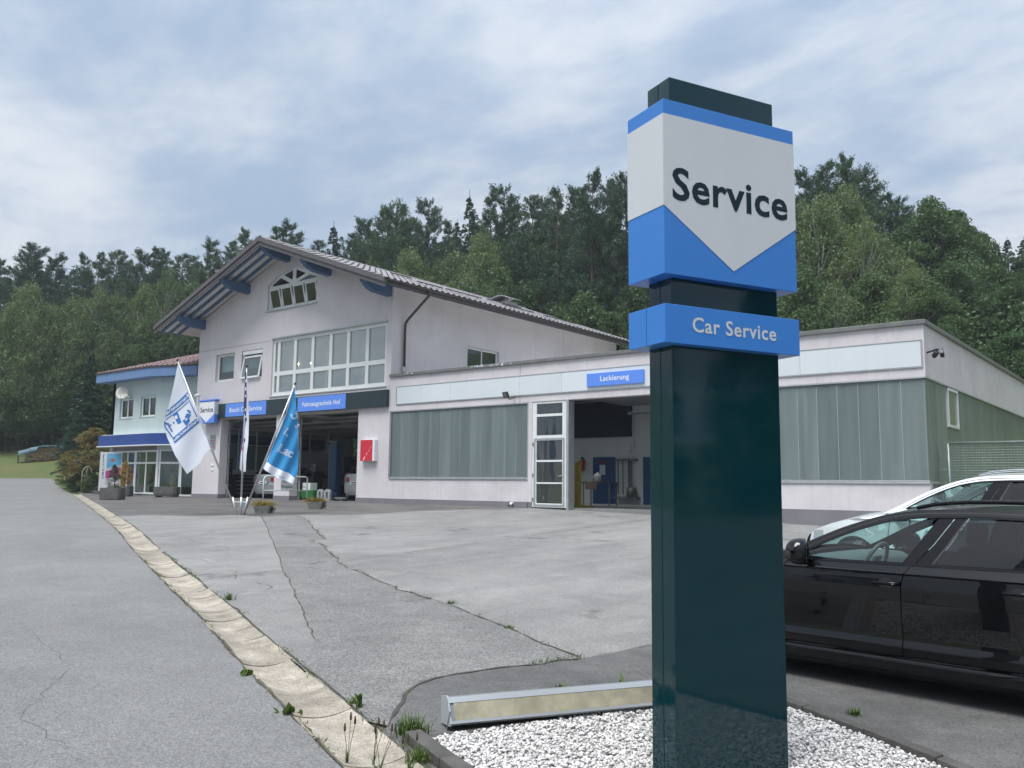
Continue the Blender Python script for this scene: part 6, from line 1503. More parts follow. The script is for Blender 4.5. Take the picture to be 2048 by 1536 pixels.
tag(np_mesh('roadside_wood', np.concatenate(Vs), np.concatenate(Fs), LM['pine']), 'wood across the road seen only mirrored in the glossy panels', kind='stuff')
# ================================================================== FLAGS
FB = Vector((-21.25, -7.1, -.24)); RH = Vector((cos(YAW), sin(YAW), 0)); NH = Vector((-sin(YAW), cos(YAW), 0))
def fp(a, z, w=0.): return tuple(FB+RH*a+Vector((0, 0, z))+NH*w)
M_pole = mat('pole_alu', (.52, .54, .55), .35, metal=.6, vscale=5, col2=(.46, .48, .49))
fs_ = thing('flag_stand', 'welded steel foot joining the three slanting flagpoles', 'stand', tuple(FB))
mb = MB().tube([fp(-.16, .36), fp(.17, .36)], .018, 8); mb.build('cross_bar', M_pole, fs_)
for a0, a1 in ((-.09, -.24), (.02, .02), (.10, .22)): MB().tube([fp(a0, -.03), fp(a0+(a1-a0)*.9, .5)], .034, 10).build('socket', M_pole, fs_, smooth=True)
def pol(pl, v):                       # point on polyline by parameter
    acc = polylen(pl); s = v*acc[-1]
    for i in range(len(pl)-1):
        if s <= acc[i+1]+1e-9: t = (s-acc[i])/((acc[i+1]-acc[i]) or 1); return (pl[i][0]+(pl[i+1][0]-pl[i][0])*t, pl[i][1]+(pl[i+1][1]-pl[i][1])*t)
    return pl[-1]
def coons(Lp, Rp, Tp, Bp, nu, nv):
    G = []
    for j in range(nv+1):
        v = j/nv; row = []
        for i in range(nu+1):
            u = i/nu; l, r, t, b = pol(Lp, v), pol(Rp, v), pol(Tp, u), pol(Bp, u)
            c00, c10, c01, c11 = Lp[0], Rp[0], Lp[-1], Rp[-1]
            row.append(tuple((1-u)*l[k]+u*r[k]+(1-v)*t[k]+v*b[k]-((1-u)*(1-v)*c00[k]+u*(1-v)*c10[k]+(1-u)*v*c01[k]+u*v*c11[k]) for k in (0, 1)))
        G.append(row)
    return G
def cloth(name, G, wf, m, parent): return MB().grid([[fp(a, z, wf(a, z)) for a, z in r] for r in G]).build(name, m, parent, smooth=True, fix=False)
M_flagw = mat('flag_white', (.72, .75, .82), .8, vscale=2, col2=(.68, .71, .79)); M_flagb = mat('flag_blue', (.03, .27, .56), .7, vscale=2, col2=(.022, .22, .49)); M_flagp = mat('flag_purple', (.055, .045, .13), .7)
M_fblue = mat('flag_print_blue', (.030, .17, .47), .75)
def flagpole(a0, z0, a1, z1, t): 
    MB().tube([fp(a0, z0), fp(a1, z1)], [.030, .020], 10).build('pole', M_pole, t, smooth=True); MB().lathe([(0, 0), (.03, 0), (.03, .05), (0, .06)], fp(a1, z1-.01), 10).build('cap', mat('lamp_black'), t)
# white body-shop flag on the left-hand pole
f1 = thing('white_flag', 'white flag with mirrored blue body shop emblem on left-leaning pole', 'flag', tuple(FB)); flagpole(-.16, .2, -1.985, 4.34, f1)
wf1 = lambda a, z: .05*sin(3.2*(a+1.6)+.9*z)+.035*sin(7*(a+2)-1.7*z)*min(1, max(0, (4.3-z)/1.5))
G = coons([(-1.99, 4.2), (-2.063, 3.711), (-2.148, 3.21), (-2.264, 2.56), (-2.25, 2.40), (-2.172, 2.146), (-1.904, 1.657), (-1.565, 1.128)], [(-1.955, 4.243), (-1.708, 3.70), (-1.385, 2.99), (-1.175, 2.50), (-.88, 1.83)], [(-1.99, 4.2), (-1.955, 4.243)], [(-1.565, 1.128), (-1.189, 1.454), (-1.063, 1.70), (-.88, 1.83)], 22, 40)
cl = cloth('cloth', G, wf1, M_flagw, f1)
def onflag(wf, lift=-.006): return lambda a, z: fp(a, z, wf(a, z)+lift)
of1 = onflag(wf1); of1b = onflag(wf1, -.012)
def quadfill(A, B, C_, D, fn, n=10, m=4, mb=None):
    mb = mb or MB(); rows = []
    for j in range(m+1):
        v = j/m; r = []
        for i in range(n+1):
            u = i/n; r.append(fn(*[(1-v)*((1-u)*A[k]+u*B[k])+v*((1-u)*D[k]+u*C_[k]) for k in (0, 1)]))
        rows.append(r)
    return mb.grid(rows)
mb = quadfill((-1.655, 3.45), (-2.225, 2.90), (-2.245, 2.72), (-1.590, 3.27), of1)                       # upper band
quadfill((-1.322, 2.72), (-2.015, 2.14), (-1.945, 1.98), (-1.265, 2.59), of1, mb=mb)                       # lower band
quadfill((-1.61, 3.23), (-1.58, 3.23), (-1.322, 2.745), (-1.352, 2.745), of1, 2, 8, mb)                     # frame sides
quadfill((-1.61, 3.19), (-2.24, 2.66), (-2.245, 2.63), (-1.60, 3.16), of1, 10, 1, mb)
quadfill((-2.27, 2.60), (-2.24, 2.60), (-2.225, 2.45), (-2.255, 2.44), of1, 1, 3, mb); quadfill((-2.255, 2.44), (-2.225, 2.45), (-2.0, 2.15), (-2.03, 2.13), of1, 1, 6, mb)
for q_ in ([(-1.945, 2.90), (-2.055, 2.79), (-1.90, 2.53), (-1.78, 2.58)], [(-1.70, 2.74), (-1.63, 2.84), (-1.50, 2.80), (-1.58, 2.66)], [(-1.76, 2.62), (-1.58, 2.78), (-1.53, 2.62), (-1.63, 2.48)], [(-1.66, 2.93), (-1.58, 2.94), (-1.50, 2.86), (-1.54, 2.82)],
           [(-2.24, 2.58), (-2.13, 2.545), (-2.14, 2.49), (-2.23, 2.52)], [(-2.17, 2.47), (-2.10, 2.53), (-2.07, 2.50), (-2.15, 2.44)], [(-2.15, 2.46), (-2.11, 2.46), (-2.02, 2.32), (-2.07, 2.31)], [(-2.05, 2.59), (-2.00, 2.60), (-1.99, 2.55), (-2.03, 2.54)]):
    quadfill(q_[0], q_[1], q_[2], q_[3], of1, 3, 3, mb)
mb.build('printed_emblem', M_fblue, cl, fix=False)
mb = quadfill((-1.955, 2.80), (-2.015, 2.745), (-1.965, 2.66), (-1.905, 2.71), of1b, 2, 2); quadfill((-1.68, 2.66), (-1.62, 2.71), (-1.60, 2.67), (-1.66, 2.62), of1b, 2, 2, mb)
def mirrored(key, p0, p1, hh, mb):
    vs, fs = TX[key]; Wt = max(v[0] for v in vs); dx, dz_ = (p1[0]-p0[0])/Wt, (p1[1]-p0[1])/Wt
    mb.add([of1b(p0[0]+dx*v[0], p0[1]+dz_*v[0]+hh*v[1]) for v in vs], fs)
mirrored('karo', (-1.62, 3.295), (-2.225, 2.775), .185, mb); mirrored('fach', (-1.30, 2.615), (-1.955, 2.04), .165, mb)
mb.build('printed_letters', M_flagw, cl, fix=False)
# purple and white flag on the upright pole
f2 = thing('purple_flag', 'narrow furled purple and white flag on the upright middle pole', 'flag', tuple(FB)); flagpole(.02, .2, 0.0, 4.18, f2)
wf2 = lambda a, z: .05*sin(14*a+1.2*z)+.03*sin(3*z)-.03
Lp = [(-.016, 4.02), (.0, 3.627), (-.038, 2.803), (-.067, 2.029), (-.088, 1.327)]; Rp = [(.027, 4.02), (.063, 3.807), (.107, 3.249), (.146, 2.65), (.166, 1.988), (.137, 1.68), (.125, 1.22)]
Mid = [(.02, 4.02), (.055, 3.65), (.07, 3.1), (.055, 2.6), (.0, 2.2), (-.05, 1.7), (-.06, 1.29)]
c2_ = cloth('cloth', coons(Lp, Mid, [Lp[0], Mid[0]], [Lp[-1], Mid[-1]], 6, 30), wf2, M_flagp, f2); c3_ = cloth('cloth', coons(Mid, Rp, [Mid[0], Rp[0]], [Mid[-1], (0.0, 1.18), Rp[-1]], 8, 30), wf2, M_flagw, f2)
mb = MB(); of2 = onflag(wf2)
for z, h in ((3.72, .10), (3.48, .12), (3.30, .08), (2.9, .1), (2.72, .07)): quadfill((.01, z), (.05, z+.02), (.05, z+h), (.015, z+h*.8), of2, 3, 2, mb)
mb.build('printed_letters', M_flagw, c2_, fix=False)
mb = quadfill((.0, 2.02), (.07, 2.06), (.06, 2.16), (-.01, 2.10), of2, 3, 2); quadfill((.04, 2.6), (.09, 2.66), (.08, 2.74), (.05, 2.7), of2, 2, 2, mb); mb.build('printed_patch', M_flagp, c3_, fix=False)
quadfill((-.03, 1.80), (.03, 1.82), (.03, 1.92), (-.03, 1.90), of2, 3, 2).build('printed_patch', mat('flag_red', (.42, .03, .05), .7), c3_, fix=False)
# blue flag on the right-leaning pole
f3 = thing('blue_flag', 'bright blue flag with outlined white letters on right-leaning pole', 'flag', tuple(FB)); flagpole(.17, .2, 1.393, 3.70, f3)
wf3 = lambda a, z: .045*sin(16*(a-.4*z)+.5)*min(1, max(.15, (3.6-z)))+.05*sin(4*a+1.5*z)
Lb = [(1.375, 3.60), (1.16, 2.84), (.86, 2.06), (.685, 1.505)]; Rb = [(1.405, 3.58), (1.421, 3.375), (1.496, 2.887), (1.545, 2.267), (1.575, 1.214), (1.495, 1.049)]; Tb = [Lb[0], Rb[0]]; Bb = [Lb[-1], (.943, 1.338), (1.301, 1.189), Rb[-1]]
c4_ = cloth('cloth', coons(Lb, Rb, Tb, Bb, 30, 40), wf3, M_flagb, f3)
c5_ = cloth('hem_band', coons([Lb[-1], (.575, 1.312)], [Rb[-1], (1.445, .885)], Bb, [(.575, 1.312), (.796, 1.183), (1.044, 1.034), (1.445, .885)], 26, 6), wf3, M_flagw, f3)
MB().tube([fp(a, z, wf3(a, z)) for a, z in [pol(Lb, i/30) for i in range(31)]], .012, 6).build('rope_hem', M_flagw, f3)
for i in (.3, .62, .97): a, z = pol(Lb, i); t_ = (3.70-z)/(3.70-.2); MB().tube([fp(a, z, wf3(a, z)), fp(1.393-t_*1.223, z+.02, 0)], .009, 6).build('clip', M_pole, f3)
of3 = onflag(wf3, -.010)
def outl(key, p0, sc, rot, parent):
    vs, fs = TXO[key]; c, s = cos(rot), sin(rot)
    MB().add([fp(p0[0]+sc*(v[0]*c-v[1]*s), p0[1]+sc*(v[0]*s+v[1]*c), wf3(p0[0]+sc*(v[0]*c-v[1]*s), p0[1]+sc*(v[0]*s+v[1]*c))-.008+sc*v[2]*.5) for v in vs], fs).build('outlined_letters', M_flagw, parent, fix=False)
outl('Lac', (.955, 1.80), .34, radians(-24), c4_); outl('D', (1.30, 2.86), .28, radians(-70), c4_); outl('L', (1.10, 2.30), .30, radians(-35), c4_); outl('S', (1.42, 2.52), .2, radians(-60), c4_)
mb = MB(); vs, fs = TX['lack2']; k = .22/max(v[0] for v in vs)
mb.add([of3(1.0+k*v[0]*.93, 1.115-k*v[0]*.36+k*v[1]) for v in vs], fs); mb.build('small_print', mat('print_grey', (.12, .10, .12), .7), c5_, fix=False)

# ================================================================== SIGNS AND SMALL FIXTURES ON THE FRONT
sg = thing('box_sign', 'small blue and white projecting box sign at the end of the sign band', 'sign', (-34.0, -.3, 3.2))
bx_ = MB().box(-34.62, -33.45, -.34, -.145, 3.24, 4.20).build('housing', M_signblue, sg, bevel=.02)
MB().box(-34.66, -33.37, -.37, -.142, 4.20, 4.27).build('top_cap', M_signblue, sg, bevel=.01)
MB().prism([(-34.60, 4.17), (-33.47, 4.17), (-33.47, 3.62), (-34.035, 3.28), (-34.60, 3.62)], (), None, -.344, -.3405).build('shield_field', M_signwhite, bx_)
MB().box(-33.449, -33.446, -.33, -.15, 3.62, 4.17).build('flank_field', M_signwhite, bx_)
lettering('service', lambda u, v: (-34.53+u, -.3465, 3.72+v), .98).build('lettering', M_dkt, bx_)
for x in (-34.5, -33.6): MB().box(x-.03, x+.03, -.15, -.0, 3.7, 3.76).build('bracket', M_cap, sg)
cm = thing('wall_camera', 'white dome-shaped camera on a short post beside the box sign', 'camera', (-34.8, -.3, 4.3))
MB().tube([(-34.78, -.05, 4.08), (-34.78, -.3, 4.08), (-34.78, -.3, 4.46)], .022, 8).build('bracket', M_alu, cm); MB().obox(Matrix.Translation((-34.84, -.34, 4.50)) @ Matrix.Rotation(.3, 4, 'X'), .30, .16, .12).build('camera_body', M_white, cm, bevel=.03)
rs = thing('red_box_sign', 'red rectangular box sign with dashed white road line on the right pillar', 'sign', (-23.8, -.1, 1.5))
rb = MB().box(-24.19, -23.44, -.16, -.002, 1.50, 2.28).build('housing', M_signwhite, rs, bevel=.012)
MB().box(-24.18, -23.535, -.166, -.1605, 1.51, 2.27).build('red_face', mat('sign_red', (.60, .022, .045), .4), rb)
for i, (z, h, wd_) in enumerate(((1.54, .125, .038), (1.715, .085, .030), (1.845, .062, .025), (1.945, .045, .020), (2.02, .03, .016))):
    x = -24.02+(z-1.54)*.86; MB().prism([(x, z), (x+wd_, z), (x+wd_+h*.62, z+h), (x+h*.62, z+h)], (), None, -.169, -.1662).build('dash', M_signwhite, rb)
nb_ = thing('notice_board', 'small grey notice plate on the left front pillar', 'notice', (-33.97, -.02, 2.15))
MB().box(-34.18, -33.78, -.03, -.001, 2.14, 2.75).build('plate', mat('notice_grey', (.36, .39, .40), .5, vscale=9, col2=(.2, .22, .23)), nb_); 
for i in range(4): MB().box(-34.14+.02*i, -33.84, -.033, -.0305, 2.2+i*.13, 2.27+i*.13).build('print', [mat('notice_red', (.35, .1, .1), .6), M_cap][i % 2], nb_)
wi = thing('wall_intercom', 'two small white round switches on the left pillar', 'switch', (-33.9, -.02, 1.3))
for z in (1.22, 1.42): MB().lathe([(0, -.03), (.05, -.03), (.06, -.0)], (-33.92, 0, z), 12, 'y').build('button', M_white, wi, smooth=True)

# railing with the parking notice, between the bays
ra = thing('railing', 'white tubular railing in front of the bays carrying a parking notice', 'railing', (-27.4, -1.0, 0))
A, B = Vector((-27.22, -2.1, 0)), Vector((-27.5, .1, 0)); M_rail = mat('rail_white', (.62, .66, .66), .4)
za, zb_ = terr(A.x, A.y), terr(B.x, B.y)
MB().tube([(A.x, A.y, za-.05), (A.x, A.y, .82), (A.x+(B.x-A.x)*.02, A.y+.06, .90), (A.x+(B.x-A.x)*.04, A.y+.14, .925), (B.x, B.y-.1, .925), (B.x, B.y-.02, .90), (B.x, B.y, .84), (B.x, B.y, zb_-.05)], .028, 10).build('frame', M_rail, ra, smooth=True)
MB().tube([(A.x, A.y, .40), (B.x, B.y, .40)], .02, 8).build('lower_bar', M_rail, ra, smooth=True)
pkn = thing('parking_notice', 'white notice board lettered for customer parking hung on the railing', 'notice', (-27.35, -1.2, .4))
dr_ = (B-A).normalized(); o_ = A+dr_*.80; nrm_ = Vector((dr_.y, -dr_.x, 0))
pf_ = lambda u, v, t: tuple(o_+dr_*u+nrm_*(t+.035)+Vector((0, 0, v)))
MB().prism(rect(0, .66, .43, .88), (), pf_, 0, .012).build('board', M_signwhite, pkn)
lettering('kunden', lambda u, v: pf_(.12+u, .70+v, .0145), .40).build('lettering', M_dkt, pkn); lettering('park', lambda u, v: pf_(.04+u, .50+v, .0145), .57).build('lettering', M_dkt, pkn)

# welcome board
wbd = thing('welcome_board', 'white free-standing welcome board with blue and magenta print by the planters', 'sign', (-42.0, -.45, 0))
wa, wb_ = Vector((-42.23, -.88, 0)), Vector((-41.79, -.0, 0)); dw = (wb_-wa).normalized(); nw = Vector((dw.y, -dw.x, 0))
wf_ = lambda u, v, t: tuple(wa+dw*u+nw*t+Vector((0, 0, v)))
WB = MB().prism(rect(0, .98, .22, 2.10), (), wf_, -.05, .0).build('board', M_signwhite, wbd); MB().prism(rect(.05, .9, -.05, .22), (), wf_, -.09, .04).build('foot', M_kerb, wbd)
MB().prism([(.30, 1.32), (.95, 1.50), (.95, 2.04), (.30, 2.04)], (), wf_, .002, .004).build('blue_print', mat('print_cyan', (.10, .42, .72), .5, vscale=1.2, col2=(.25, .56, .78)), WB)
MB().prism([(.28, .82), (.93, .92), (.95, 1.38), (.28, 1.18)], (), wf_, .002, .004).build('magenta_print', mat('print_magenta', (.42, .02, .22), .5, vscale=18, col2=(.62, .12, .42)), WB)
for r, m_ in ((.15, mat('print_grey')), (.11, M_signwhite), (.085, mat('flag_red', (.42, .03, .05), .7))):
    MB().prism([(.56-r, 1.72), (.56, 1.72-r*.9), (.56+r, 1.72), (.56, 1.72+r*.9)], (), wf_, .0045+(.16-r)*.02, .0062+(.16-r)*.02).build('diamond_print', m_, WB)
for i, chh in enumerate('WILLKOMMEN'): lettering('_'+chh, lambda u, v, i=i: wf_(.13+u, 1.93-i*.125+v, .003), .03 if chh == 'I' else .075).build('lettering', mat('print_navy', (.05, .08, .16), .5), WB)
lettering('lack2', lambda u, v: wf_(.33+u, 1.235+u*.27+v, .003), .58).build('lettering', mat('print_navy'), WB)

# ================================================================== PLANTERS, BUSHES, BED
M_conc = mat('planter_concrete', (.13, .125, .118), .9, vscale=6, col2=(.085, .082, .078), bump=.7, bscale=60)
def planter(p, q, label, h=.42, wd=.42, feet=False):
    A_, B_ = Vector((*p, 0)), Vector((*q, 0)); d = (B_-A_).normalized(); L_ = (B_-A_).length; n_ = Vector((-d.y, d.x, 0)); c0_ = terr(*p)
    t = thing('planter', label, 'planter', (p[0], p[1], c0_), group='concrete planters before the office')
    def ring(k, z, wk=1.0):
        cut = .09; w2 = wd; pts = [(cut, 0), (L_-cut, 0), (L_, cut), (L_, w2-cut), (L_-cut, w2), (cut, w2), (0, w2-cut), (0, cut)]
        return [tuple(A_+d*(L_/2+(u-L_/2)*k)+n_*(w2/2+(v-w2/2)*k)+Vector((0, 0, c0_+z))) for u, v in pts]
    z0 = .07 if feet else -.03
    rings = [ring(.90, z0), ring(.94, z0+.07), ring(1.0, z0+.10), ring(1.0, h), ring(.86, h), ring(.84, h-.1)]; mb = MB(); b = 0
    for r in rings: mb.v += r
    for i in range(len(rings)-1):
        for k in range(8): mb.f.append((i*8+k, i*8+(k+1) % 8, (i+1)*8+(k+1) % 8, (i+1)*8+k))
    mb.f.append(tuple(range(8))); mb.f.append(tuple(range(40, 48))); mb.build('trough', M_conc, t, bevel=.01)
    if feet:
        for u in (.12, L_-.22): P_ = A_+d*u; MB().add([tuple(P_+d*a+n_*b_+Vector((0, 0, c0_+z))) for z in (-.03, .08) for a in (0, .14) for b_ in (.06, wd-.06)], [(0, 1, 3, 2), (4, 6, 7, 5), (0, 2, 6, 4), (1, 5, 7, 3), (0, 4, 5, 1), (2, 3, 7, 6)]).build('foot', M_conc, t)
    return A_+d*L_/2+n_*wd/2+Vector((0, 0, c0_+h-.06))
c = planter((-36.95, -3.46), (-36.02, -3.0), 'large dark concrete planter at the edge of the yard beside the welcome board', .52, .5)
put_tree('broad', (c.x-.05, c.y+.05), 1.15, 'dark green bushy plant in the large front planter', None, 4, 'plant', 'potted_shrub', LM['dark'], .95, c.z-.1)
c = planter((-40.4, -.95), (-39.75, -.65), 'smaller brown concrete planter behind the large one', .5, .45)
put_tree('broad', (c.x-.02, c.y-.05), 1.35, 'golden orange bushy plant in the smaller planter', None, 5, 'plant', 'potted_shrub', LM['gold'], .95, c.z-.1)
c = planter((-37.7, -.62), (-36.55, -.15), 'long grey concrete planter on feet before the office door', .48, .45, True)
put_tree('birch_sparse', (c.x+.25, c.y+.1), .75, 'sparse yellowish plant in the planter before the office door', None, 6, 'plant', 'potted_shrub', LM['moss'], 1.5, c.z-.1)
for i, (x, y, H, wk, lm, lab, k) in enumerate(((-47.3, 1.2, 3.55, 1.75, 'rust', 'large round bronze-green bush in the bed by the office', 'broad'), (-51.4, 2.1, 4.4, .62, 'thuja', 'upright blue-green thuja behind the round bush', 'broad'), (-50.4, 2.0, 3.0, .7, 'thuja', 'shorter blue-green thuja beside the taller one', 'broad'),
      (-50.1, 1.6, 1.4, 2.6, 'dark', 'low dark shrub at the road end of the bed', 'broad'), (-48.4, .95, 1.0, 2.7, 'broad', 'low green shrub in the middle of the bed', 'broad'), (-46.1, .72, 1.15, 1.9, 'dark', 'low dark green shrub at the planter end of the bed', 'broad'), (-47.1, .62, .75, 2.4, 'broad', 'small green shrub under the garden trellis', 'broad'))):
    put_tree(k, (x, y), H, lab, 'shrubs of the flower bed', 20+i, 'bush', 'garden_bush', LM[lm], wk)
rg = np.random.default_rng(8); C_ = np.column_stack([rg.uniform(-49.6, -48.2, 26), rg.uniform(.7, 1.2, 26), rg.uniform(.75, 1.35, 26)])
V, F = leaves(np.repeat(C_, 8, 0)+rg.normal(size=(208, 3))*.035, rg.normal(size=(208, 3)), np.full(208, .1), np.full(208, .07), rg)
tag(np_mesh('rose_blossoms', V, F, LM['bloom']), 'small cream blossoms scattered over the bed', kind='stuff')
bd_ = sheet('flower_bed', [(-52.5, 2.4), (-50.5, 1.75), (-46.8, .72), (-44.4, .45), (-43.6, .5), (-43.6, 3), (-52, 5)], mat('bed_soil', (.05, .04, .03), .95, bump=1, bscale=30), .03); tag(bd_, kind='structure')
def kerb2(pl):
    for a, b in zip(pl[:-1], pl[1:]):
        L_ = hypot(b[0]-a[0], b[1]-a[1]); n_ = max(1, round(L_/1.0)); tx, ty = (b[0]-a[0])/L_, (b[1]-a[1])/L_
        for i in range(n_):
            s0, s1 = i*L_/n_+.008, (i+1)*L_/n_-.008; q_ = [(a[0]+tx*s_-ty*k, a[1]+ty*s_+tx*k) for s_ in (s0, s1) for k in (-.06, .06)]; q_ = [(x, y, terr(x, y)) for x, y in q_]
            MB().add([(x, y, z-.05) for x, y, z in q_]+[(x, y, z+.17) for x, y, z in q_], [(0, 1, 3, 2), (4, 6, 7, 5), (0, 4, 5, 1), (1, 5, 7, 3), (3, 7, 6, 2), (2, 6, 4, 0)]).build('bed_kerb', M_kerb, bd_, bevel=.01)
kerb2([(-50.5, 1.7), (-46.8, .68), (-44.4, .42)])
tr_ = thing('garden_trellis', 'pale arched metal garden trellis among the shrubs of the bed', 'trellis', (-46.6, .35, .0)); M_trel = mat('trellis_paint', (.55, .60, .48), .5)
def tre(u, z): return (-46.75+.22*u, .42+.42*u, terr(-46.7, .5)+z)
MB().tube([tre(0, 0), tre(0, .95)]+[tre(.5-.5*cos(q), .95+.42*sin(q)) for q in np.linspace(.2, pi-.2, 8)]+[tre(1, .95), tre(1, 0)], .02, 6).build('arch', M_trel, tr_, smooth=True)
for q in ([tre(.5, .1), tre(.3, .4), tre(.6, .7), tre(.4, 1.0), tre(.5, 1.3)], [tre(0, .55), tre(.35, .62), tre(.3, .85), tre(.05, .9)], [tre(1, .5), tre(.7, .55), tre(.7, .8), tre(.95, .85)], [tre(0, .18), tre(1, .18)]): MB().tube(q, .013, 6).build('scroll', M_trel, tr_, smooth=True)
# flower bowls by the railing
for k, (x, y, lab) in enumerate(((-21.37, -6.26, 'small stone trough of faded yellow flowers beside the flagpoles'), (-22.05, -3.82, 'small stone trough of faded yellow flowers nearer the right pillar'))):
    z = terr(x, y); t = thing('flower_trough', lab, 'planter', (x, y, z), YAW, local=True)
    mb = MB(); rings = []
    for kx, zz_ in ((.78, 0), (1.0, .22), (1.0, .24), (.86, .24), (.8, .16)): rings.append([(.25*kx*a, .14*kx*b, zz_-.02) for a, b in ((-1, -.7), (-.8, -1), (.8, -1), (1, -.7), (1, .7), (.8, 1), (-.8, 1), (-1, .7))])
    for r in rings: mb.v += r
    for i in range(4):
        for q in range(8): mb.f.append((i*8+q, i*8+(q+1) % 8, (i+1)*8+(q+1) % 8, (i+1)*8+q))
    mb.f.append(tuple(range(8))[::-1]); mb.f.append(tuple(range(32, 40))); mb.build('trough', mat('pale_stone', (.30, .29, .265), .9, vscale=14, col2=(.17, .165, .15), bump=.8, bscale=70), t)
    rg = np.random.default_rng(30+k); n = 900; C_ = rg.normal(size=(n, 3))*np.array([.13, .07, .045])+np.array([0, 0, .27]); C_[:, 0] += np.where(rg.uniform(size=n) < .5, -.1, .12)
    V, F = leaves(C_, rg.normal(size=(n, 3)), rg.uniform(.03, .06, n), rg.uniform(.02, .035, n), rg); tag(np_mesh('flowers', V, F, LM['moss'], t), kind='stuff')
    n = 260; C_ = rg.normal(size=(n, 3))*np.array([.05, .03, .06])+np.array([.24, 0, .12]); V, F = leaves(C_, rg.normal(size=(n, 3))+np.array([.5, 0, -1]), rg.uniform(.03, .06, n), rg.uniform(.015, .03, n), rg); tag(np_mesh('leaves', V, F, LM['broad'], t), kind='stuff')

# ================================================================== FIREWOOD, WIRE
fw = thing('firewood_stack', 'stack of split firewood under a blue tarpaulin at the wood edge', 'firewood', (-68.0, 7.4, 2.1))
wA, wBv = Vector((-68.75, 6.0, 1.93)), Vector((-67.45, 9.6, 2.15)); dW = (wBv-wA).normalized(); nW = Vector((dW.y, -dW.x, 0)); LW = (wBv-wA).length
wp = lambda u, v, t: tuple(wA+dW*u+nW*t+Vector((0, 0, v)))
topz = lambda u: .75+.5*sin(pi*min(1, max(0, u/LW))*.9+.2)
mb = MB(); rr = random.Random(4)
u = .45
while u < LW:
    v = .06
    while v < topz(u)-.05:
        r = rr.uniform(.05, .08); a0 = rr.uniform(0, 6); pts = [(u+r*cos(a0+q)*rr.uniform(.7, 1.1), v+r*sin(a0+q)*rr.uniform(.7, 1.1)) for q in np.linspace(0, 6.28, 6)[:-1]]; t0 = rr.uniform(-.06, .06)
        mb.prism(pts, (), wp, -.5+t0, .06+t0); v += 1.75*r
    u += .125
M_log = mat('split_wood', (.24, .15, .11), .85, vscale=6, col2=(.12, .075, .055)); tag(mb.build('split_logs', M_log, fw, fix=False), kind='stuff')
P = [[wp(u, topz(u)+.05+.03*sin(u*9+t*7)-(.30 if (t > .1 and u < 1.1) else .05 if t > .1 else 0), t) for t in (-.6, -.3, 0, .09, .14)] for u in np.linspace(-.05, LW+.1, 26)]
MB().grid(P).build('tarpaulin', mat('tarp_blue', (.022, .10, .165), .55, vscale=2, col2=(.06, .13, .17)), fw, smooth=True)
for v in (.12, .32, .5): MB().prism(rect(.02, .46, v, v+.07), (), wp, -.1, .06).build('crate_slat', mat('pale_slat', (.34, .28, .23), .8), fw)
MB().prism(rect(-.06, .02, -.1, .8), (), wp, -.04, .04).build('post', M_bark3, fw)
wr = MB().tube([(-86, -5, 7.9), (-65.5, 3.0, 8.45), (-51.6, 9.1, 10.35), (-40, 14.5, 12.6)], .006, 5).build('overhead_cable', mat('cable_dark', (.05, .055, .055), .6)); tag(wr, 'thin overhead cable strung across the wood left of the gable', 'cable')

# ================================================================== WORKSHOP CONTENTS
lf = thing('lift_post', 'blue vehicle lift post just inside the right service bay', 'lift', (-28.7, 2.5, .012))
M_lift = mat('lift_blue', (.012, .07, .16), .45)
MB().box(-28.98, -28.52, 2.35, 2.65, .012, 2.40).build('column', M_lift, lf, bevel=.02); MB().box(-29.03, -28.46, 2.3, 2.7, 2.40, 2.48).build('cap', mat('grey_door', (.16, .165, .17), .5), lf, bevel=.01)
MB().box(-29.2, -28.3, 2.1, 2.9, .012, .06).build('base_plate', M_lift, lf); MB().box(-29.06, -28.98, 2.4, 2.6, .05, 2.3).build('slide', mat('lift_yellowed', (.26, .26, .17), .6), lf)
MB().tube([(-28.6, 2.4, .45), (-28.0, 1.9, .30), (-27.5, 1.6, .26)], .045, 8).build('arm', M_lift, lf)
l2 = copy_tree(lf); l2.location = (-31.9, 7.0, .012); l2['label'] = 'second blue lift post standing deep in the workshop'
WROOT.add(l2.name)
gbn = thing('green_bin', 'green rolling bin in the right bay holding a white box', 'bin', (-28.0, .7, .012))
mb = MB(); mb.add([(-28.38, .5, .09), (-27.62, .5, .09), (-27.62, .95, .09), (-28.38, .95, .09), (-28.42, .45, .42), (-27.58, .45, .42), (-27.58, 1.0, .42), (-28.42, 1.0, .42)], [(0, 3, 2, 1), (4, 5, 6, 7), (0, 1, 5, 4), (1, 2, 6, 5), (2, 3, 7, 6), (3, 0, 4, 7)])
mb.build('tub', mat('bin_green', (.03, .17, .045), .5), gbn, bevel=.02)
for x in (-28.3, -27.7): MB().lathe([(0, -.02), (.05, -.02), (.05, .02), (0, .02)], (x, .5, .06), 12, 'y').build('castor', mat('lamp_black'), gbn)
wx = thing('white_box', 'white carton standing in the green bin', 'box', (-28.12, .7, .42)); MB().box(-28.36, -27.88, .55, .9, .30, .70).build('carton', M_white, wx, bevel=.008); MB().box(-28.30, -28.15, .546, .5495, .52, .55).build('print', M_cap, wx)
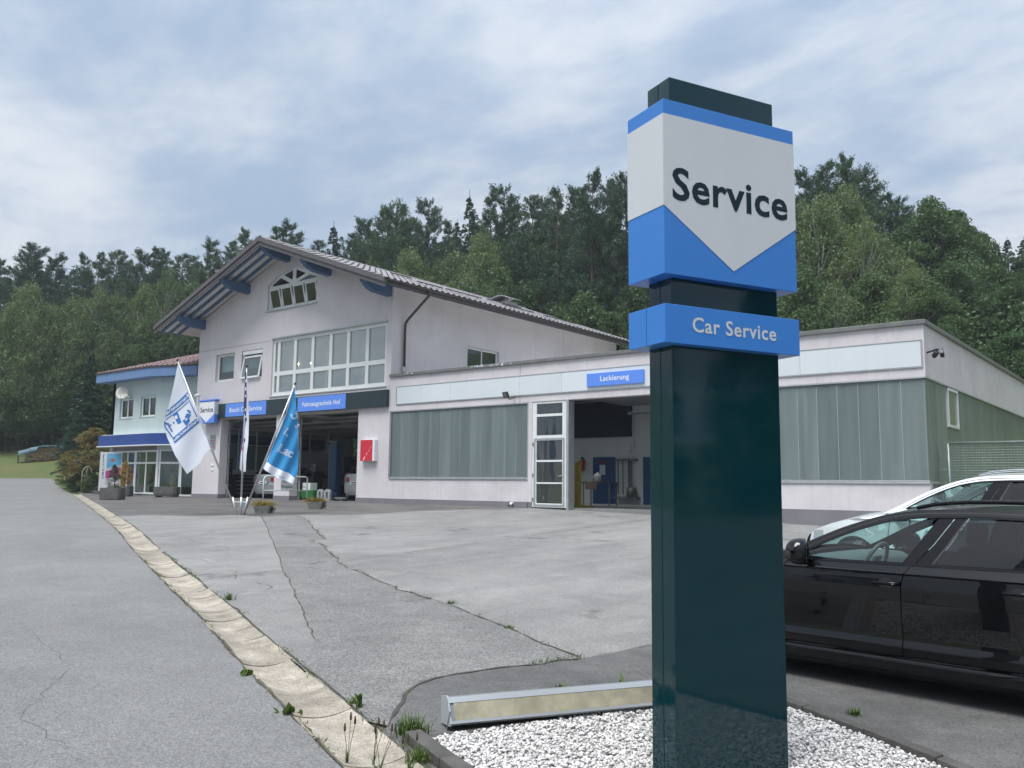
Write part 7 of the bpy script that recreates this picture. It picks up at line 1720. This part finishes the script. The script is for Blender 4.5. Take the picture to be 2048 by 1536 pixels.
for k, (x, lab) in enumerate(((-27.3, 'left of the two grey arched wheel stands on the bay floor'), (-26.87, 'right of the two grey arched wheel stands on the bay floor'))):
    t = thing('wheel_stand', lab, 'stand', (x, .6, .012), group='arched wheel stands')
    o2 = [(x-.17, .012), (x+.17, .012), (x+.17, .33)]+[(x+.17*cos(q), .33+.13*sin(q)) for q in np.linspace(.3, pi-.3, 8)]+[(x-.17, .33)]
    hi_ = [(x-.06, .10), (x+.06, .10), (x+.06, .31)]+[(x+.06*cos(q), .31+.05*sin(q)) for q in np.linspace(.3, pi-.3, 6)]+[(x-.06, .31)]
    MB().prism(o2, [hi_], None, .56, .66).build('arch', mat('stand_grey', (.33, .35, .36), .5), t, bevel=.008)
tj = thing('trolley_jack', 'low trolley jack on the floor beside the pale silver hatchback', 'jack', (-26.3, .9, .012))
MB().box(-26.75, -26.1, .8, 1.0, .06, .16).build('chassis', M_cap, tj, bevel=.02); MB().tube([(-26.15, .9, .15), (-25.7, .7, .35)], .025, 8).build('lever', M_cap, tj)
for x in (-26.68, -26.2): MB().lathe([(0, -.12), (.055, -.12), (.055, .12), (0, .12)], (x, .9, .068), 12, 'y').build('castor', mat('lamp_black'), tj)
def cabinet(x0, x1, y0, y1, h, lab, m, nd=5):
    t = thing('tool_cabinet', lab, 'cabinet', ((x0+x1)/2, (y0+y1)/2, .012), group='workshop cabinets'); MB().box(x0, x1, y0, y1, .012, h).build('carcass', m, t, bevel=.01)
    for i in range(nd):
        z0, z1 = .1+(h-.15)*i/nd, .1+(h-.15)*(i+1)/nd-.02
        d_ = MB().box(x1, x1+.015, y0+.03, y1-.03, z0, z1).build('drawer', m, t); MB().box(x1+.015, x1+.035, y0+.08, y1-.08, z1-.05, z1-.03).build('handle', M_alu, d_)
M_cab = mat('cabinet_navy', (.012, .022, .05), .4); M_cab2 = mat('cabinet_dark', (.02, .022, .025), .45)
cabinet(-35.1, -34.5, .6, 1.4, 1.75, 'tall navy tool cabinet against the left wall of the left bay', M_cab, 3); cabinet(-35.1, -34.45, 1.5, 2.6, 1.05, 'low dark drawer cabinet next to the tall navy one', M_cab2); cabinet(-35.1, -34.45, 2.7, 3.9, 1.05, 'second low drawer cabinet under the bay window', M_cab2)
cabinet(-35.1, -34.5, 5.4, 6.6, 1.3, 'dark cabinet by the left wall seen through the right bay', M_cab2); cabinet(-35.1, -34.6, 8.4, 10.0, 2.1, 'tall dark locker at the back of the workshop', M_cab2, 2)
dgn = thing('diagnostic_trolley', 'black diagnostic trolley with screen in the right service bay', 'trolley', (-30.2, 2.6, .012))
MB().box(-30.5, -29.9, 2.3, 2.8, .1, 1.0).build('body', M_cab2, dgn, bevel=.02); MB().obox(Matrix.Translation((-30.2, 2.45, 1.32)) @ Matrix.Rotation(-.15, 4, 'X'), .55, .05, .42).build('screen', mat('screen_dark', (.01, .012, .016), .15), dgn, bevel=.01); MB().tube([(-30.2, 2.55, 1.0), (-30.2, 2.5, 1.2)], .03, 8).build('stem', M_cap, dgn)
for x in (-30.45, -29.95): MB().lathe([(0, -.02), (.05, -.02), (.05, .02), (0, .02)], (x, 2.35, .062), 10, 'y').build('castor', mat('lamp_black'), dgn)
hp_ = thing('hose_pipe', 'black air hose pipe run along the workshop wall', 'pipe', (-34.9, 7.3, 2.0)); MB().tube([(-35.08, 7.5, .1), (-35.08, 7.5, 3.1), (-35.08, 9.3, 3.1), (-35.08, 9.3, 3.4)], .03, 8).build('pipe', M_cap, hp_)

# ================================================================== WEEDS
def tuft(x, y, n, h, lab, kind='grass', sp=.05):
    rg = np.random.default_rng(int(abs(x*131+y*977)*10) % 99991); z = terr(x, y); t = thing({'grass': 'grass_tuft', 'leaf': 'weed_plant', 'plantain': 'plantain'}[kind], lab, 'weed', (x, y, z), group='weeds in the paving', local=True); mb = MB()
    if kind != 'plantain' or True:
        for i in range(n):
            a, l = rg.uniform(0, 6.28), .8*h*rg.uniform(.5, 1.1); lean = rg.uniform(.15, .9); bx0, by0 = rg.normal()*sp*.5, rg.normal()*sp*.5; wd = (.004 if kind != 'leaf' else .02)*rg.uniform(.7, 1.3); pts = []
            for s_ in (0, .35, .7, 1):
                r = lean*l*s_**1.6; zz_ = l*(s_-.35*lean*s_*s_); ww = wd*(1-s_)**.6*(1 if kind != 'leaf' else (.3+1.6*s_))+.0004
                c_ = (bx0+r*cos(a), by0+r*sin(a), zz_); pts.append([(c_[0]-sin(a)*ww, c_[1]+cos(a)*ww, c_[2]), (c_[0]+sin(a)*ww, c_[1]-cos(a)*ww, c_[2])])
            mb.grid(pts)
        tag(mb.build('blades', LM['weed'], t, fix=False), kind='stuff')
    if kind == 'plantain':
        for i in range(3):
            a = rg.uniform(0, 6.28); l = h*rg.uniform(1.2, 1.9); top = (rg.normal()*.04, rg.normal()*.04, l)
            MB().tube([(0, 0, 0), (top[0]*.4, top[1]*.4, l*.5), top], .0018, 5).build('stalk', mat('stalk_green', (.10, .10, .04), .8), t); MB().lathe([(0, 0), (.006, .004), (.007, .02), (.004, .045), (0, .05)], top, 8).build('seed_head', mat('seed_brown', (.07, .05, .03), .9), t, smooth=True)
tuft(-4.08, -17.42, 150, .17, 'bright green grass tuft at the corner of the gravel bed kerb', 'grass', .09)
tuft(-3.70, -17.72, 90, .12, 'grass tuft growing over the gravel kerb near the road', 'grass', .06)
tuft(-4.70, -17.30, 8, .15, 'broad-leaved weed at the gutter edge below the dark asphalt corner', 'leaf')
tuft(-4.80, -17.26, 40, .05, 'short dry grass next to the broad-leaved gutter weed')
tuft(-4.93, -17.72, 14, .09, 'leafy weed on the road side of the gutter, nearest the viewer', 'leaf')
tuft(-5.93, -17.36, 14, .08, 'leafy weed on the road side of the gutter, second from the viewer', 'leaf')
tuft(-9.0, -15.5, 60, .13, 'grass tuft on the yard side of the gutter farther off', 'grass', .06)
tuft(-3.86, -16.12, 12, .16, 'weed clump behind the middle of the light box', 'leaf'); tuft(-3.58, -15.62, 14, .22, 'taller weed clump behind the light box beside the pylon', 'leaf')
tuft(-2.07, -15.03, 60, .07, 'small grass tuft at the kerb below the black car', 'grass', .05); tuft(-6.9, -13.98, 50, .06, 'grass tuft in the long paving joint', 'grass', .05)
tuft(-5.55, -14.60, 40, .05, 'smaller grass tuft in the paving joint nearer the pylon', 'grass', .05)
for k, (x, y, lab) in enumerate(((-3.98, -18.02, 'leftmost plantain with brown seed heads at the gutter end'), (-3.86, -17.93, 'plantain with brown seed heads second from the left'), (-3.75, -17.98, 'third plantain with brown seed heads by the gutter'), (-3.62, -17.88, 'plantain with brown seed heads nearest the gravel kerb'))): tuft(x, y, 6, .12, lab, 'plantain', .02)
# fine growth along joints and gutter, uncountable
rg = np.random.default_rng(77); Cs = []
for pl, n, sp in ((SR[40:], 600, .02), (DK[:6], 120, .02), ([p for p in gr if -14 < p[0] < -3.9], 900, .025), ([p for p in gl if -14 < p[0] < -3.9], 500, .015), ([(-4.1, -17.35), (-3.75, -17.7), (-3.3, -17.88), (-2.6, -18.1)], 500, .04)):
    for i in range(n):
        q = pol(pl, rg.uniform(0, 1)); k_ = vnoise(q[0]*2.1, q[1]*2.7, 4)
        if k_ < -.02: continue
        Cs.append((q[0]+rg.normal()*sp, q[1]+rg.normal()*sp, terr(q[0], q[1])+rg.uniform(.002, .03)*(1+k_)))
Cs = np.array(Cs); n = len(Cs); V, F = leaves(Cs, rg.normal(size=(n, 3))+np.array([0, 0, 1.2]), rg.uniform(.015, .05, n), rg.uniform(.003, .010, n), rg)
tag(np_mesh('joint_weeds', V, F, LM['weed']), 'thin weeds and moss along paving joints and gutter', kind='stuff')
# ================================================================== AIR
hz = MB().box(-330, 260, -220, 300, -12, 58).build('haze', None); tag(hz, 'thin damp air softening the wood', kind='stuff')
hm = bpy.data.materials.new('haze_air'); hm.use_nodes = True; nt_ = hm.node_tree; nt_.nodes.clear()
ho = N('ShaderNodeOutputMaterial', nt_); hv = N('ShaderNodeVolumePrincipled', nt_); hv.inputs['Color'].default_value = (.86, .92, 1, 1); hv.inputs['Density'].default_value = .0007; hv.inputs['Anisotropy'].default_value = .2
nt_.links.new(hv.outputs[0], ho.inputs['Volume']); hz.data.materials.append(hm)
